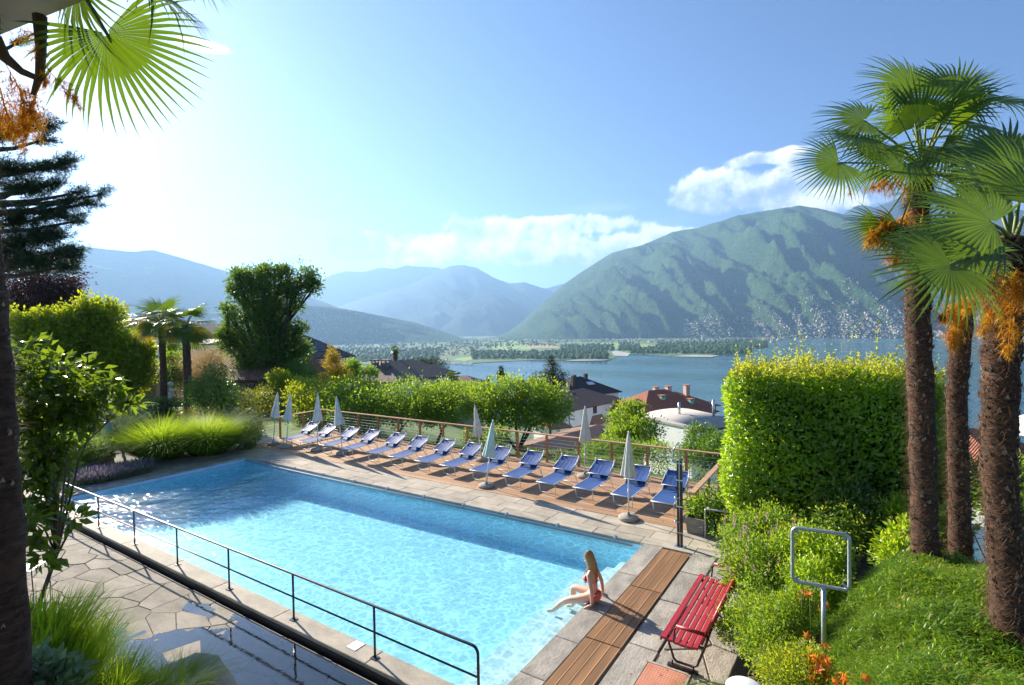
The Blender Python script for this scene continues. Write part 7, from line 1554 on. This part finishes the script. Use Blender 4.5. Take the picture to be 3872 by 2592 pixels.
def standing(label, loc, rz, shirt, trousers, hairc, arms, bag=None, h=1.66):
    k = h / 1.66; t = empty('person', tuple(loc), rz, label, 'person'); q = lambda x, y, z: (x * k, y * k, z * k)
    J = dict(pel=(q(0, 0, .92), (.105, .14)), waist=(q(0, .01, 1.08), (.09, .12)), chest=(q(0, 0, 1.26), (.10, .14)), up=(q(0, 0, 1.37), (.08, .13)), n0=(q(0, 0, 1.43), .05), n1=(q(0, .02, 1.48), .045), jaw=(q(0, .05, 1.52), .05), sk=(q(0, .02, 1.59), (.08, .07)), cr=(q(0, .02, 1.63), .055), nose=(q(0, .115, 1.56), .011))
    E = [('pel', 'waist'), ('waist', 'chest'), ('chest', 'up'), ('up', 'n0'), ('n0', 'n1'), ('n1', 'jaw'), ('jaw', 'sk'), ('sk', 'cr'), ('sk', 'nose')]
    for s, nm, fw in ((-1, 'L', .16), (1, 'R', -.14)):
        J['hip' + nm] = (q(s * .09, 0, .86), .095); J['kn' + nm] = (q(s * .09, fw * .6, .47), .058); J['an' + nm] = (q(s * .09, fw, .08), .036); J['to' + nm] = (q(s * .095, fw + .15, .03), .028); E += [('pel', 'hip' + nm), ('hip' + nm, 'kn' + nm), ('kn' + nm, 'an' + nm), ('an' + nm, 'to' + nm)]
        sh, el, wr = arms[0 if s < 0 else 1]; J['sh' + nm] = (q(s * .165, 0, 1.36), .048); J['el' + nm] = (q(*el), .036); J['wr' + nm] = (q(*wr), .026); E += [('up', 'sh' + nm), ('sh' + nm, 'el' + nm), ('el' + nm, 'wr' + nm)]
        hand(J, E, 'wr' + nm, 'h' + nm, (wr[0] * k, (wr[1] + .05) * k, (wr[2] - .2) * k), (0, s, 0))
    grow('body', J, E, 'pel', M_skin2, t)
    G = {a: (J[a][0], tuple(np.array(J[a][1]) * np.array([1.13, 1.13])) if hasattr(J[a][1], '__len__') else J[a][1] * 1.25) for a in ('waist', 'chest', 'up', 'shL', 'shR')}; G['hem'] = (q(0, 0, .93), (.125, .16)); grow('shirt', G, [('hem', 'waist'), ('waist', 'chest'), ('chest', 'up'), ('up', 'shL'), ('up', 'shR')], 'hem', shirt, t)
    G = {a: (J[a][0], tuple(np.array(J[a][1]) * 1.1) if hasattr(J[a][1], '__len__') else J[a][1] * 1.22) for a in ('pel', 'hipL', 'hipR', 'knL', 'knR', 'anL', 'anR')}; grow('trousers', G, [('pel', 'hipL'), ('hipL', 'knL'), ('knL', 'anL'), ('pel', 'hipR'), ('hipR', 'knR'), ('knR', 'anR')], 'pel', trousers, t)
    G = dict(a=(q(0, -.0, 1.60), (.088, .082)), b=(q(0, .0, 1.655), (.075, .07)), c=(q(0, -.05, 1.52), (.05, .07))); grow('hair', G, [('a', 'b'), ('a', 'c')], 'a', hairc, t)
    if bag:
        o = MB(); o.lathe([(.03, -.20), (.11, -.17), (.13, 0), (.10, .14), (.03, .17)], 14, q(.24, -.10, .98)); ob_ = o.build('shoulder_bag', bag); ob_.location = tuple(loc); ob_.rotation_euler = (0, 0, rz); tag(ob_, 'dark shoulder bag carried by the walker in the teal top', 'bag')
        o = MB(); o.tube([q(.24, -.1, 1.12), q(.2, -.06, 1.30), q(.14, 0, 1.425), q(.12, .1, 1.34), q(.22, .02, 1.12)], .012, 6); o.build('strap', bag, ob_)
    return t
M_teal = mat('teal_cotton', (.10, .52, .56), .8, .08, 6); M_jean = mat('blue_jeans', (.07, .11, .20), .85, .12, 10, .2, 120); M_mag = mat('magenta_cotton', (.62, .13, .55), .8, .08, 6); M_dkh = mat('brown_hair', (.06, .035, .02), .5, .2, 20); M_bag = mat('dark_bag', (.02, .022, .035), .6, .1, 5)
standing('walker in a teal top and jeans carrying a dark bag behind the lavender', gnd(414, 1742, -.05), YAW + .6, M_teal, M_jean, M_dkh, (((0, 0, 0), (-.27, .12, 1.14), (-.40, .26, 1.02)), ((0, 0, 0), (.30, -.10, 1.12), (.46, -.12, .98))), M_bag)
standing('person in a magenta top standing behind the end of the handrail', gnd(185, 1850, -.05), YAW - .8, M_mag, M_jean, M_dkh, (((0, 0, 0), (-.24, .05, 1.10), (-.22, .20, .90)), ((0, 0, 0), (.24, .02, 1.10), (.25, .14, .88))))
